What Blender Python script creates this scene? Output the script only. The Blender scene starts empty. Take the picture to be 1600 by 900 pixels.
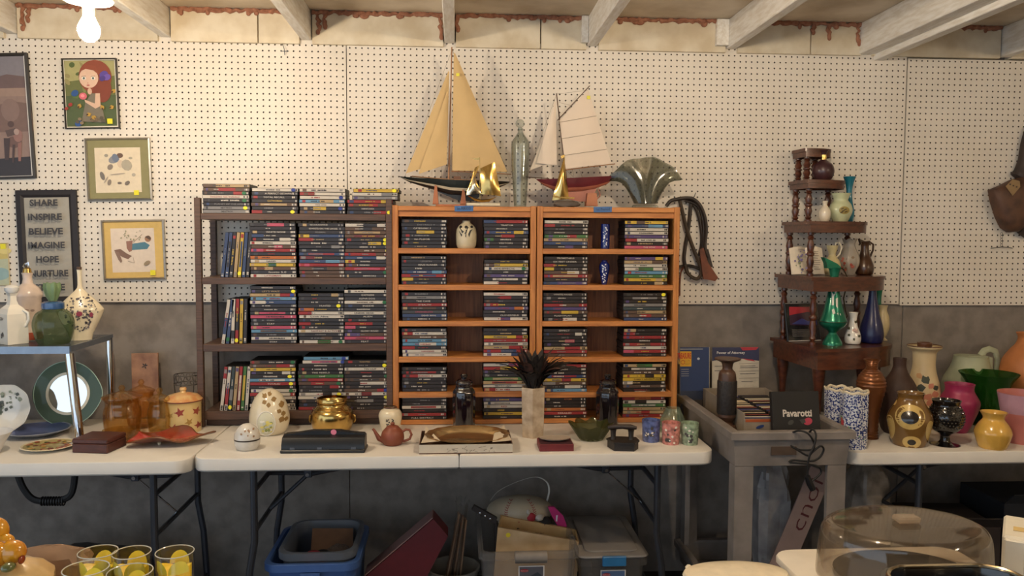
import bpy, math, random
from mathutils import Vector, Matrix
random.seed(7)
C = bpy.context.scene.collection
sc = bpy.context.scene
PI = math.pi
R = math.radians

# ---------------------------------------------------------------- camera
F_PX = 1276.0
CAM = Vector((0.448, -3.529, 1.50))
_yaw, _pitch, _roll = 0.068, 0.062, 0.005
_w = Vector((math.sin(_yaw)*math.cos(_pitch), math.cos(_yaw)*math.cos(_pitch), -math.sin(_pitch)))
_r0 = Vector((math.cos(_yaw), -math.sin(_yaw), 0)); _u0 = _r0.cross(_w)
_r = _r0*math.cos(_roll) + _u0*math.sin(_roll)
_u = -_r0*math.sin(_roll) + _u0*math.cos(_roll)
camd = bpy.data.cameras.new('camera'); cam = bpy.data.objects.new('camera', camd); C.objects.link(cam)
camd.sensor_width = 36; camd.lens = F_PX/1600*36; camd.clip_start = .05
cam.matrix_world = Matrix(((_r.x, _u.x, -_w.x, CAM.x), (_r.y, _u.y, -_w.y, CAM.y), (_r.z, _u.z, -_w.z, CAM.z), (0, 0, 0, 1)))
sc.camera = cam

# ---------------------------------------------------------------- light
world = bpy.data.worlds.new('world'); sc.world = world; world.use_nodes = True
bg = world.node_tree.nodes['Background']
bg.inputs[0].default_value = (0.70, 0.84, 1.0, 1); bg.inputs[1].default_value = 0.62   # soft daylight through the open front
BULB_STRENGTH = 350.0
BULB_COLOR = (1.0, .82, .60)
sc.view_settings.view_transform = 'Standard'; sc.view_settings.look = 'None'
sc.view_settings.gamma = 1; sc.view_settings.exposure = 1.36; sc.view_settings.use_curve_mapping = False

# ---------------------------------------------------------------- measuring helpers
def ray(px, py): return _w + (px-800)/F_PX*_r - (py-450)/F_PX*_u
def W(px, py, Y):                       # point on the upright plane at distance Y from the wall
    d = ray(px, py); return CAM + d*((Y-CAM.y)/d.y)
def T(px, py, z):                       # point on the level plane at height z
    d = ray(px, py); return CAM + d*((z-CAM.z)/d.z)
def ppm(p): return F_PX/((Vector(p)-CAM).dot(_w))

# ---------------------------------------------------------------- materials
def lin(c):
    return tuple(((x/255)/12.92 if x/255 <= .04045 else ((x/255+.055)/1.055)**2.4) for x in c)
_mats = {}
def mat(name, col, rough=.5, metal=0, var=.12, scale=30, bump=0, trans=0, ior=1.45, emit=0, coat=0, col2=None, dist=None, alpha=1, sheen=0, detail=4):
    """procedural principled material: noise between col and col2 (or col darkened by var)"""
    if name in _mats: return _mats[name]
    m = bpy.data.materials.new(name); m.use_nodes = True; _mats[name] = m
    nt = m.node_tree; b = nt.nodes['Principled BSDF']
    c = lin(col); m.diffuse_color = (*c, 1)
    c2 = lin(col2) if col2 else tuple(x*(1-var) for x in c)
    tc = nt.nodes.new('ShaderNodeTexCoord'); nz = nt.nodes.new('ShaderNodeTexNoise')
    mp = nt.nodes.new('ShaderNodeMapping'); nt.links.new(tc.outputs['Object'], mp.inputs[0]); nt.links.new(mp.outputs[0], nz.inputs['Vector'])
    if dist: mp.inputs['Scale'].default_value = dist
    nz.inputs['Scale'].default_value = scale; nz.inputs['Detail'].default_value = detail
    mx = nt.nodes.new('ShaderNodeMix'); mx.data_type = 'RGBA'
    mx.inputs[6].default_value = (*c, 1); mx.inputs[7].default_value = (*c2, 1)
    rp = nt.nodes.new('ShaderNodeValToRGB'); rp.color_ramp.elements[0].position = .38; rp.color_ramp.elements[1].position = .66
    nt.links.new(nz.outputs[0], rp.inputs[0]); nt.links.new(rp.outputs[0], mx.inputs[0])
    nt.links.new(mx.outputs[2], b.inputs['Base Color'])
    b.inputs['Roughness'].default_value = rough; b.inputs['Metallic'].default_value = metal
    if trans: b.inputs['Transmission Weight'].default_value = trans; b.inputs['IOR'].default_value = ior
    if coat: b.inputs['Coat Weight'].default_value = coat; b.inputs['Coat Roughness'].default_value = .08
    if alpha < 1: b.inputs['Alpha'].default_value = alpha
    if sheen: b.inputs['Sheen Weight'].default_value = sheen
    if emit:
        b.inputs['Emission Color'].default_value = (*c, 1); b.inputs['Emission Strength'].default_value = emit
    if bump:
        bp = nt.nodes.new('ShaderNodeBump'); bp.inputs['Strength'].default_value = bump; bp.inputs['Distance'].default_value = .004
        nt.links.new(nz.outputs[0], bp.inputs['Height']); nt.links.new(bp.outputs[0], b.inputs['Normal'])
    return m
def flat(col, rough=.55):                # plain printed colour
    return mat('print_%d_%d_%d' % col, col, rough, var=.06, scale=60)

def thin(name, col, edge=None, rough=.03, cloud=0, cloud_col=None):
    """thin clear glass or plastic: tinted see-through, darker towards the edges, glossy, optionally clouded"""
    if name in _mats: return _mats[name]
    m = bpy.data.materials.new(name); m.use_nodes = True; _mats[name] = m; nt = m.node_tree; N = nt.nodes; Lk = nt.links
    N.remove(N['Principled BSDF']); out = N['Material Output']
    tr = N.new('ShaderNodeBsdfTransparent'); gl = N.new('ShaderNodeBsdfGlossy'); fr = N.new('ShaderNodeMath'); pw_ = N.new('ShaderNodeMath'); lw = N.new('ShaderNodeLayerWeight'); mx = N.new('ShaderNodeMix'); mx.data_type = 'RGBA'
    lw.inputs['Blend'].default_value = .35; l2 = N.new('ShaderNodeLayerWeight'); l2.inputs['Blend'].default_value = .5; pw_.operation = 'POWER'; pw_.inputs[1].default_value = 3.5; Lk.new(l2.outputs['Facing'], pw_.inputs[0]); fr.operation = 'MULTIPLY_ADD'; fr.inputs[1].default_value = .6; fr.inputs[2].default_value = .045; Lk.new(pw_.outputs[0], fr.inputs[0]); gl.inputs['Roughness'].default_value = rough
    c = tuple(x**.25 for x in lin(col)); e = tuple(x**.25 for x in lin(edge)) if edge else tuple(x*.8 for x in c); m.diffuse_color = (*c, 1)   # colour through four walls
    mx.inputs[6].default_value = (*c, 1); mx.inputs[7].default_value = (*e, 1)
    Lk.new(lw.outputs['Facing'], mx.inputs[0]); Lk.new(mx.outputs[2], tr.inputs['Color'])
    a = N.new('ShaderNodeMixShader'); Lk.new(fr.outputs[0], a.inputs[0]); Lk.new(tr.outputs[0], a.inputs[1]); Lk.new(gl.outputs[0], a.inputs[2]); last = a
    if cloud:
        d = N.new('ShaderNodeBsdfDiffuse'); d.inputs['Color'].default_value = (*lin(cloud_col or col), 1); t2 = N.new('ShaderNodeBsdfTranslucent'); t2.inputs['Color'].default_value = (*lin(cloud_col or col), 1)
        h = N.new('ShaderNodeMixShader'); h.inputs[0].default_value = .4; Lk.new(d.outputs[0], h.inputs[1]); Lk.new(t2.outputs[0], h.inputs[2])
        b_ = N.new('ShaderNodeMixShader'); b_.inputs[0].default_value = cloud; Lk.new(a.outputs[0], b_.inputs[1]); Lk.new(h.outputs[0], b_.inputs[2]); last = b_
    Lk.new(last.outputs[0], out.inputs['Surface']); return m

# ---------------------------------------------------------------- mesh builder
class MB:
    def __init__(s): s.v = []; s.f = []; s.m = []
    def add(s, vs, fs, mi=0, M=None):
        o = len(s.v)
        s.v += [tuple(M @ Vector(p)) if M else tuple(p) for p in vs]
        s.f += [tuple(i+o for i in f) for f in fs]; s.m += [mi]*len(fs); return s
    def box(s, a, b, mi=0, M=None, bev=0):
        x0, y0, z0 = (min(a[i], b[i]) for i in range(3)); x1, y1, z1 = (max(a[i], b[i]) for i in range(3))
        if bev:
            e = bev
            vs = []
            for (x, sx) in ((x0, 1), (x1, -1)):
                for (y, sy) in ((y0, 1), (y1, -1)):
                    for (z, sz) in ((z0, 1), (z1, -1)):
                        vs += [(x, y+sy*e, z+sz*e), (x+sx*e, y, z+sz*e), (x+sx*e, y+sy*e, z)]
            def i(a_, b_, c_, k): return ((a_*2+b_)*2+c_)*3+k
            fs = []
            for a_ in (0, 1):
                q = [i(a_, 0, 0, 0), i(a_, 1, 0, 0), i(a_, 1, 1, 0), i(a_, 0, 1, 0)]; fs.append(q if a_ else q[::-1])
                q = [i(0, a_, 0, 1), i(1, a_, 0, 1), i(1, a_, 1, 1), i(0, a_, 1, 1)]; fs.append(q[::-1] if a_ else q)
                q = [i(0, 0, a_, 2), i(1, 0, a_, 2), i(1, 1, a_, 2), i(0, 1, a_, 2)]; fs.append(q if a_ else q[::-1])
            for p in (0, 1):
                for q_ in (0, 1):
                    fl = (p ^ q_)
                    e1 = [i(p, q_, 0, 0), i(p, q_, 1, 0), i(p, q_, 1, 1), i(p, q_, 0, 1)]; fs.append(e1[::-1] if fl else e1)
                    e2 = [i(p, 0, q_, 0), i(p, 0, q_, 2), i(p, 1, q_, 2), i(p, 1, q_, 0)]; fs.append(e2[::-1] if fl else e2)
                    e3 = [i(0, p, q_, 1), i(1, p, q_, 1), i(1, p, q_, 2), i(0, p, q_, 2)]; fs.append(e3[::-1] if fl else e3)
                    for t in (0, 1):
                        k = [i(p, q_, t, 0), i(p, q_, t, 1), i(p, q_, t, 2)]; fs.append(k if (p+q_+t) % 2 else k[::-1])
            return s.add(vs, fs, mi, M)
        vs = [(x0, y0, z0), (x1, y0, z0), (x1, y1, z0), (x0, y1, z0), (x0, y0, z1), (x1, y0, z1), (x1, y1, z1), (x0, y1, z1)]
        fs = [(0, 3, 2, 1), (4, 5, 6, 7), (0, 1, 5, 4), (1, 2, 6, 5), (2, 3, 7, 6), (3, 0, 4, 7)]
        return s.add(vs, fs, mi, M)
    def lathe(s, prof, n=28, c=(0, 0, 0), mi=0, M=None, sx=1, sy=1, wave=None):
        """prof = [(r, z)], poles where r == 0; wave(i_ring, angle) -> (dr, dz)"""
        vs = []; fs = []; rings = []
        for k, (r, z) in enumerate(prof):
            if r <= 1e-7:
                rings.append([len(vs)]); vs.append((c[0], c[1], c[2]+z))
            else:
                ring = []
                for j in range(n):
                    a = 2*PI*j/n; dr, dz = wave(k, a) if wave else (0, 0)
                    ring.append(len(vs)); vs.append((c[0]+(r+dr)*math.cos(a)*sx, c[1]+(r+dr)*math.sin(a)*sy, c[2]+z+dz))
                rings.append(ring)
        for A, B in zip(rings, rings[1:]):
            if len(A) == 1 and len(B) == 1: continue
            for j in range(n):
                j2 = (j+1) % n
                if len(A) == 1: fs.append((A[0], B[j2], B[j]))
                elif len(B) == 1: fs.append((A[j], A[j2], B[0]))
                else: fs.append((A[j], A[j2], B[j2], B[j]))
        return s.add(vs, fs, mi, M)
    def tube(s, pts, r, n=8, mi=0, M=None, closed=False, flat_=None):
        pts = [Vector(p) for p in pts]; rr = r if isinstance(r, (list, tuple)) else [r]*len(pts)
        vs = []; fs = []; N = len(pts); up = Vector((.13, .27, .95)).normalized(); prev = None
        for k, p in enumerate(pts):
            if closed: t = pts[(k+1) % N]-pts[k-1]
            else: t = pts[min(k+1, N-1)]-pts[max(k-1, 0)]
            if t.length < 1e-9: t = Vector((0, 0, 1))
            t.normalize()
            if prev is None:
                a = up.cross(t)
                if a.length < 1e-3: a = Vector((1, 0, 0)).cross(t)
            else: a = prev - t*prev.dot(t)
            a.normalize(); prev = a; b = t.cross(a)
            fx, fy = flat_ if flat_ else (1, 1)
            for j in range(n):
                q = 2*PI*j/n; vs.append(p+a*(rr[k]*fx*math.cos(q))+b*(rr[k]*fy*math.sin(q)))
        for k in range(N if closed else N-1):
            for j in range(n):
                A = k*n; B = ((k+1) % N)*n
                fs.append((A+j, A+(j+1) % n, B+(j+1) % n, B+j))
        if not closed: fs += [tuple(range(n))[::-1], tuple(range((N-1)*n, N*n))]
        return s.add(vs, fs, mi, M)
    def prism(s, pts, d, mi=0, M=None):
        """outline pts (3d, planar, any order of turn) pushed along vector d"""
        P = [Vector(p) for p in pts]; d = Vector(d); n = len(P)
        nrm = Vector((0, 0, 0))
        for k in range(n): nrm += (P[k]-P[0]).cross(P[(k+1) % n]-P[0])
        if nrm.dot(d) > 0: P = P[::-1]
        vs = P+[p+d for p in P]
        fs = [tuple(range(n)), tuple(range(2*n-1, n-1, -1))]+[(k, k+n, (k+1) % n+n, (k+1) % n) for k in range(n)]
        return s.add(vs, fs, mi, M)
    def poly(s, pts, mi=0, M=None): return s.add(pts, [tuple(range(len(pts)))], mi, M)
    def ball(s, c, r, mi=0, n=16, m=10, M=None):
        rx, ry, rz = r if isinstance(r, (list, tuple)) else (r, r, r)
        prof = [(math.sin(PI*k/m), -math.cos(PI*k/m)) for k in range(m+1)]; prof[0] = (0, -1); prof[-1] = (0, 1)
        S = Matrix.Translation(c) @ Matrix.Diagonal((rx, ry, rz, 1))
        return s.lathe(prof, n, mi=mi, M=(M @ S) if M else S)
    def mesh(s, name, mats, smooth=35):
        me = bpy.data.meshes.new(name); me.from_pydata(s.v, [], s.f)
        for m in (mats if isinstance(mats, (list, tuple)) else [mats]): me.materials.append(m)
        if len(me.materials) > 1: me.polygons.foreach_set('material_index', s.m)
        if smooth:
            me.polygons.foreach_set('use_smooth', [True]*len(me.polygons)); me.set_sharp_from_angle(angle=R(smooth))
        me.validate(); me.update(); return me
    def build(s, name, mats, parent=None, loc=None, smooth=35, M=None):
        o = bpy.data.objects.new(name, s.mesh(name, mats, smooth)); C.objects.link(o)
        if parent: o.parent = parent
        if loc is not None: o.location = loc
        if M is not None: o.matrix_local = M
        return o

def tag(o, label, cat, group=None, kind=None):
    o['label'] = label
    if cat: o['category'] = cat
    if group: o['group'] = group
    if kind: o['kind'] = kind
    return o
def thing(name, label, cat, loc=(0, 0, 0), rz=0, group=None, rot=None):
    o = bpy.data.objects.new(name, None); C.objects.link(o); o.location = loc
    o.rotation_euler = rot if rot else (0, 0, rz); o.empty_display_size = .05
    return tag(o, label, cat, group)
def struct(o): o['kind'] = 'structure'; return o

# ---- flat print on a plane: local x right, z up, facing -Y; each layer a hair nearer the viewer
def ell(cx, cz, rx, rz, n=18, a=0):
    ca, sa = math.cos(a), math.sin(a)
    return [(cx+rx*math.cos(2*PI*k/n)*ca-rz*math.sin(2*PI*k/n)*sa, cz+rx*math.cos(2*PI*k/n)*sa+rz*math.sin(2*PI*k/n)*ca) for k in range(n)]
def rect(x0, z0, x1, z1): return [(x0, z0), (x1, z0), (x1, z1), (x0, z1)]
def area2(p): return sum(p[k][0]*p[(k+1) % len(p)][1]-p[(k+1) % len(p)][0]*p[k][1] for k in range(len(p)))
class Print:
    def __init__(s, y=0, step=.00025): s.mb = MB(); s.cols = []; s.y = y; s.step = step
    def add(s, pts, col, rough=.55):
        key = flat(col, rough)
        if key not in s.cols: s.cols.append(key)
        if area2(pts) < 0: pts = pts[::-1]
        s.mb.poly([(x, s.y, z) for x, z in pts], s.cols.index(key)); s.y -= s.step; return s
    def line(s, pts, w, col):
        for (a, b) in zip(pts, pts[1:]):
            dx, dz = b[0]-a[0], b[1]-a[1]; L = math.hypot(dx, dz) or 1; nx, nz = -dz/L*w/2, dx/L*w/2
            s.add([(a[0]+nx, a[1]+nz), (b[0]+nx, b[1]+nz), (b[0]-nx, b[1]-nz), (a[0]-nx, a[1]-nz)], col); s.y += s.step
        s.y -= s.step; return s
    def build(s, name, parent=None, loc=None, M=None): return s.mb.build(name, s.cols, parent, loc, smooth=0, M=M)
# ---- lettering
_txt = {}
def text_mesh(txt, bold=0):
    if (txt, bold) in _txt: return _txt[(txt, bold)]
    cu = bpy.data.curves.new('t', 'FONT'); cu.body = txt; cu.size = 1; cu.resolution_u = 2
    cu.align_x = 'CENTER'; cu.align_y = 'CENTER'; cu.offset = bold
    o = bpy.data.objects.new('t', cu); C.objects.link(o)
    bpy.context.view_layer.update()
    me = bpy.data.meshes.new_from_object(o.evaluated_get(bpy.context.evaluated_depsgraph_get()))
    bpy.data.objects.remove(o); bpy.data.curves.remove(cu)
    xs = [v.co.x for v in me.vertices]; zs = [v.co.y for v in me.vertices]
    w = (max(xs)-min(xs)) if xs else 1
    cx = (max(xs)+min(xs))/2 if xs else 0; cz = (max(zs)+min(zs))/2 if zs else 0
    for v in me.vertices: v.co = (v.co.x-cx, 0, v.co.y-cz)
    h = (max(zs)-min(zs)) if zs else 1
    _txt[(txt, bold)] = (me, w, h); return _txt[(txt, bold)]
def lettering(name, txt, col, width, height, parent, M, bold=.01, rough=.5):
    """letters filling width x height on the local x-z plane, facing -Y"""
    base, w, h = text_mesh(txt, bold); me = base.copy(); me.name = name
    me.materials.clear(); me.materials.append(flat(col, rough))
    o = bpy.data.objects.new(name, me); C.objects.link(o); o.parent = parent
    o.matrix_local = M @ Matrix.Diagonal((width/w, 1, height/h, 1)); return o

# ---------------------------------------------------------------- shared materials
M_white_paint = mat('cream_paint', (226, 214, 190), .65, var=.14, scale=9, col2=(205, 188, 158))
M_joist = mat('white_painted_joist', (234, 230, 222), .6, scale=14, dist=(6, 1, 6), bump=.25, col2=(216, 208, 194))
M_deck = mat('ceiling_deck_paint', (216, 202, 180), .75, scale=5, bump=.15, col2=(184, 166, 140))
M_peg = mat('pegboard_white', (228, 219, 205), .5, var=.05, scale=3, col2=(220, 210, 194))
M_concrete = mat('grey_painted_concrete', (142, 133, 124), .8, scale=14, bump=.5, col2=(122, 113, 105), detail=8)
M_foam = mat('rusty_expanding_foam', (166, 114, 88), .85, scale=60, bump=.6, col2=(136, 88, 66))
M_floor = mat('floor_concrete', (74, 64, 54), .85, scale=8, bump=.2, col2=(54, 46, 40))
M_table = mat('white_plastic_tabletop', (222, 216, 206), .42, var=.05, scale=6, bump=.03)
M_tleg = mat('grey_table_steel', (70, 72, 78), .35, .6, scale=20)
M_chrome = mat('chrome', (220, 222, 226), .08, 1, var=.03)
M_walnut = mat('dark_walnut_laminate', (94, 68, 53), .5, scale=8, dist=(1, 6, 14), col2=(70, 50, 40))
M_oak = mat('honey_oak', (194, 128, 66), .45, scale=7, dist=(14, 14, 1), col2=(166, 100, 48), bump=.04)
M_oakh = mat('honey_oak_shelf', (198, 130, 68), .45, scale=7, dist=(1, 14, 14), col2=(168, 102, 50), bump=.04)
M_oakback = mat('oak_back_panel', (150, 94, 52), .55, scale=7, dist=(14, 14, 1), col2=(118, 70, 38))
M_cherry = mat('dark_cherry_wood', (92, 48, 30), .32, scale=9, dist=(2, 8, 8), col2=(62, 30, 20), coat=.3)
M_black = mat('black_plastic', (24, 24, 26), .38, var=.2)
M_blackrub = mat('black_rubber', (22, 21, 22), .6, var=.2)
M_brass = mat('polished_brass', (206, 172, 104), .2, 1, var=.15, scale=40)
M_white_china = mat('white_china', (232, 226, 214), .16, coat=.5, var=.04)
M_cream_china = mat('cream_china', (226, 212, 182), .2, coat=.4, var=.06)
M_sticker = mat('yellow_sticker', (240, 228, 40), .6, var=.05)
M_stickers = {'y': M_sticker, 'b': mat('blue_sticker', (44, 62, 140), .6), 'g': mat('green_sticker', (38, 104, 62), .6)}
# ================================================================ THE ROOM
XL, XR, YF = -2.9, 4.4, -5.2
Z_DECK = W(560, 20, 0).z
wall = struct(MB().box((XL, .03, 0), (XR, .14, Z_DECK+.1)).build('wall_back', M_concrete, smooth=0))
# lower wall: painted sheets with open joints
seams = [XL, W(547, 780, .02).x, W(1407, 560, .02).x, XR]
Z_PB = W(700, 473, 0).z
for a, b in zip(seams, seams[1:]):
    MB().box((a+.0015, .014, 0), (b-.0015, .03, Z_PB+.03), bev=.002).build('wall_panel', M_concrete, wall, smooth=0)
def pegboard(x0, ncol, top, bot, margin_top, margin_bot):
    (px, py), (qx, qy) = top, bot
    zt, zb = W(px, py, 0).z, W(qx, qy, 0).z
    n = round((zt-zb)/.0254)+1; dz = (zt-zb)/(n-1); h = .0127; r = .0036
    mb = MB(); V = mb.v; F = mb.f; MI = []
    o8 = [(math.cos(PI/4*k), math.sin(PI/4*k)) for k in range(8)]
    sq = [(1, 0), (1, 1), (0, 1), (-1, 1), (-1, 0), (-1, -1), (0, -1), (1, -1)]
    for j in range(n):
        zc = zt-j*dz
        up = margin_top if j == 0 else dz/2; dn = margin_bot if j == n-1 else dz/2
        for i in range(ncol):
            xc = x0+i*.0254; b = len(V)
            for (u, v) in sq: V.append((xc+u*h, -.004, zc+(v*up if v > 0 else v*dn)))
            for (u, v) in o8: V.append((xc+u*r, -.004, zc+v*r))
            for (u, v) in o8: V.append((xc+u*r, .004, zc+v*r))
            for k in range(8):
                k2 = (k+1) % 8
                F.append((b+k, b+k2, b+8+k2, b+8+k)[::-1]); F.append((b+8+k, b+8+k2, b+16+k2, b+16+k)[::-1]); MI.extend((0, 1))
    xa, xb = x0-h, x0+(ncol-1)*.0254+h; z1, z0 = zt+margin_top, zb-margin_bot
    for q in (((xa, -.004, z0), (xb, -.004, z0), (xb, .004, z0), (xa, .004, z0)), ((xa, .004, z1), (xb, .004, z1), (xb, -.004, z1), (xa, -.004, z1)),
              ((xa, .004, z0), (xa, .004, z1), (xa, -.004, z1), (xa, -.004, z0)), ((xb, -.004, z0), (xb, -.004, z1), (xb, .004, z1), (xb, .004, z0))):
        mb.poly(q)
    mb.m = MI+[0]*(len(F)-len(MI))
    return mb.build('pegboard_panel', [M_peg, mat('raw_hardboard', (62, 44, 32), .9)], wall, smooth=0)
pegboard(-.0254*(1.153+94), 95, (200, 55.6), (224, 468.5), .009, .009)
pegboard(0, 96, (548, 65.6), (1067, 471.7), .0100, .010)
pegboard(.0254*96.0+.006, 78, (1422.5, 95.2), (1480, 473.4), .010, .010)
ceil = struct(MB().box((XL, YF, Z_DECK), (XR, .03, Z_DECK+.03)).build('ceiling', M_deck, smooth=0))
Z_J = 2.318
JX = [-2.56, -1.96, -1.362, -.753, -.179, .418, 1.026, 1.632, 2.235, 2.87, 3.47]
for k, x in enumerate(JX):
    hw = .0215 if x != 2.235 else .035
    zb = Z_J if x < 2 else Z_J-.012
    MB().box((x-hw, YF+.02, zb), (x+hw, -.002, Z_DECK), bev=.003).build('joist', M_joist, ceil, smooth=0)
MB().box((2.272, YF+.02, 2.282), (2.318, -.006, 2.312), bev=.003).build('ledger_strip', M_joist, ceil, smooth=0)
MB().box((1.632-.075, -.05, 2.325), (1.632-.023, -.026, Z_DECK-.003)).build('nailing_block', M_joist, ceil, smooth=0)
MB().box((1.026-.05, -.05, 2.325), (1.026-.023, -.026, Z_DECK-.003)).build('nailing_block', M_joist, ceil, smooth=0)
splits = {3: W(403, 40, -.02).x, 5: W(845, 40, -.02).x, 7: W(1267, 60, -.02).x}
def foam(x0, x1, seed, drips):
    rnd = random.Random(seed); mb = MB(); n = int((x1-x0)/.012)
    pts = []; rr = []
    for k in range(n+1):
        pts.append((x0+(x1-x0)*k/n, -.026+rnd.uniform(-.003, .003), Z_DECK-.008+rnd.uniform(-.004, .004))); rr.append(rnd.uniform(.006, .013))
    mb.tube(pts, rr, 7)
    for _ in range(4):
        x = rnd.uniform(x0+.03, x1-.03); mb.ball((x, -.026, Z_DECK-.018), (rnd.uniform(.008, .02), .007, rnd.uniform(.01, .016)), n=8, m=6)
    for x, z1 in drips:
        z = Z_DECK-.012; pts = []; rr = []
        while z > z1:
            pts.append((x+rnd.uniform(-.006, .006), -.026, z)); rr.append(rnd.uniform(.005, .011)); z -= .011
        if len(pts) > 1: mb.tube(pts, rr, 7); mb.ball(pts[-1], (.009, .007, .012), n=8, m=6)
    mb.build('sealing_foam', M_foam, wall)
for k, (a, b) in enumerate(zip(JX, JX[1:])):
    x0, x1 = a+.024, b-.024
    cuts = [x0, splits[k], x1] if k in splits else [x0, x1]
    for c0, c1 in zip(cuts, cuts[1:]):
        MB().box((c0+.0025, -.022, 2.3), (c1-.0025, .03, Z_DECK-.002), bev=.0015).build('blocking_board', M_white_paint, wall, smooth=0)
    dr = {4: [(x1-.012, 2.335), (x0+.03, 2.34), (x0+.055, 2.37)], 5: [(x0+.008, 2.37)], 7: [(x1-.02, 2.34), (W(1294, 45, -.02).x, 2.37), (W(1270, 50, -.02).x, 2.39)],
          2: [(x0+.03, 2.33), (x0+.05, 2.36)], 3: [(x0+.05, 2.41)], 6: [(x1-.03, 2.40)]}.get(k, [])
    foam(x0+.005, x1-.005, 40+k, dr)
struct(MB().box((XL, YF, -.05), (XR, .03, 0)).build('floor', M_floor, smooth=0))
struct(MB().box((XL-.1, -1.6, 0), (XL, .14, Z_DECK+.1)).build('wall_left', M_white_paint, smooth=0))
struct(MB().box((XR, YF, 0), (XR+.1, .14, Z_DECK+.1)).build('wall_right', M_white_paint, smooth=0))

struct(MB().box((1.1, YF-.1, 0), (XR+.1, YF, Z_DECK+.1)).build('daylight_block_wall', M_white_paint, smooth=0))  # unseen wall piece added to block daylight on the right side

# ---------------------------------------------------------------- bare bulbs in porcelain holders
M_porc = mat('porcelain_holder', (236, 232, 222), .3, coat=.3, var=.03)
M_bulb = mat('lit_bulb_glass', (255, 236, 205), .4)
b = M_bulb.node_tree.nodes['Principled BSDF']; b.inputs['Emission Color'].default_value = (*BULB_COLOR, 1); b.inputs['Emission Strength'].default_value = BULB_STRENGTH
def bulb_fixture(p, label, group=None):
    """p = middle of the bulb"""
    t = thing('bulb_holder', label, 'lamp', (p[0], p[1], p[2]), 0, group)
    zt = Z_DECK-p[2]
    MB().box((-.055, -.055, .118), (.055, .055, zt-.001), bev=.008).build('junction_box', M_joist, t)
    MB().lathe([(0, .118), (.064, .118), (.066, .112), (.066, .083), (.062, .078), (.03, .082), (0, .082)][::-1], 36).build('porcelain_base', M_porc, t)
    MB().lathe([(0, .036), (.0155, .036), (.0165, .05), (.0165, .08), (0, .082)], 20).build('socket', mat('brown_socket', (120, 108, 90), .5), t)
    MB().lathe([(0, -.034), (.012, -.031), (.024, -.02), (.0295, -.004), (.0285, .008), (.021, .024), (.015, .036), (0, .037)], 24).build('bulb', M_bulb, t)
    return t
bulb_fixture(W(139, 47, -1.12), 'lit bare bulb in white porcelain holder under the joists at left')
bulb_fixture((1.25, -1.75, 2.24), 'lit bare bulb in porcelain holder nearer the viewer, above the centre table')
bulb_fixture((3.3, -3.0, 2.24), 'lit bare bulb in porcelain holder above the right table')

# ---------------------------------------------------------------- folding tables
ZT = .74
def rounded(x0, y0, x1, y1, r, sides=(1, 1, 1, 1), n=6):
    """outline with chosen corners rounded: order (x0y0, x1y0, x1y1, x0y1)"""
    out = []
    for (cx, cy, a0, s) in ((x0+r, y0+r, PI, sides[0]), (x1-r, y0+r, 1.5*PI, sides[1]), (x1-r, y1-r, 0, sides[2]), (x0+r, y1-r, .5*PI, sides[3])):
        if s: out += [(cx+r*math.cos(a0+k*PI/2/n), cy+r*math.sin(a0+k*PI/2/n)) for k in range(n+1)]
        else: out.append((cx+r*(math.cos(a0)+math.cos(a0+PI/2)), cy+r*(math.sin(a0)+math.sin(a0+PI/2))))
    return out
def top_slab(outline, z0, z1, e=.006):
    mb = MB(); n = len(outline); cx = sum(p[0] for p in outline)/n; cy = sum(p[1] for p in outline)/n
    def ins(p, d):
        v = Vector((p[0]-cx, p[1]-cy)); w_, h_ = max(abs(q[0]-cx) for q in outline), max(abs(q[1]-cy) for q in outline)
        return (p[0]-d*v.x/w_, p[1]-d*v.y/h_)
    rings = [[(*ins(p, e), z0) for p in outline], [(*p, z0+e) for p in outline], [(*p, z1-e) for p in outline], [(*ins(p, e*.35), z1-e*.3) for p in outline], [(*ins(p, e*1.2), z1) for p in outline]]
    vs = [p for r_ in rings for p in r_]; fs = [tuple(range(n))[::-1], tuple(range(4*n, 5*n))]
    for k in range(4): fs += [(k*n+j, k*n+(j+1) % n, (k+1)*n+(j+1) % n, (k+1)*n+j) for j in range(n)]
    return mb.add(vs, fs)
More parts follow.
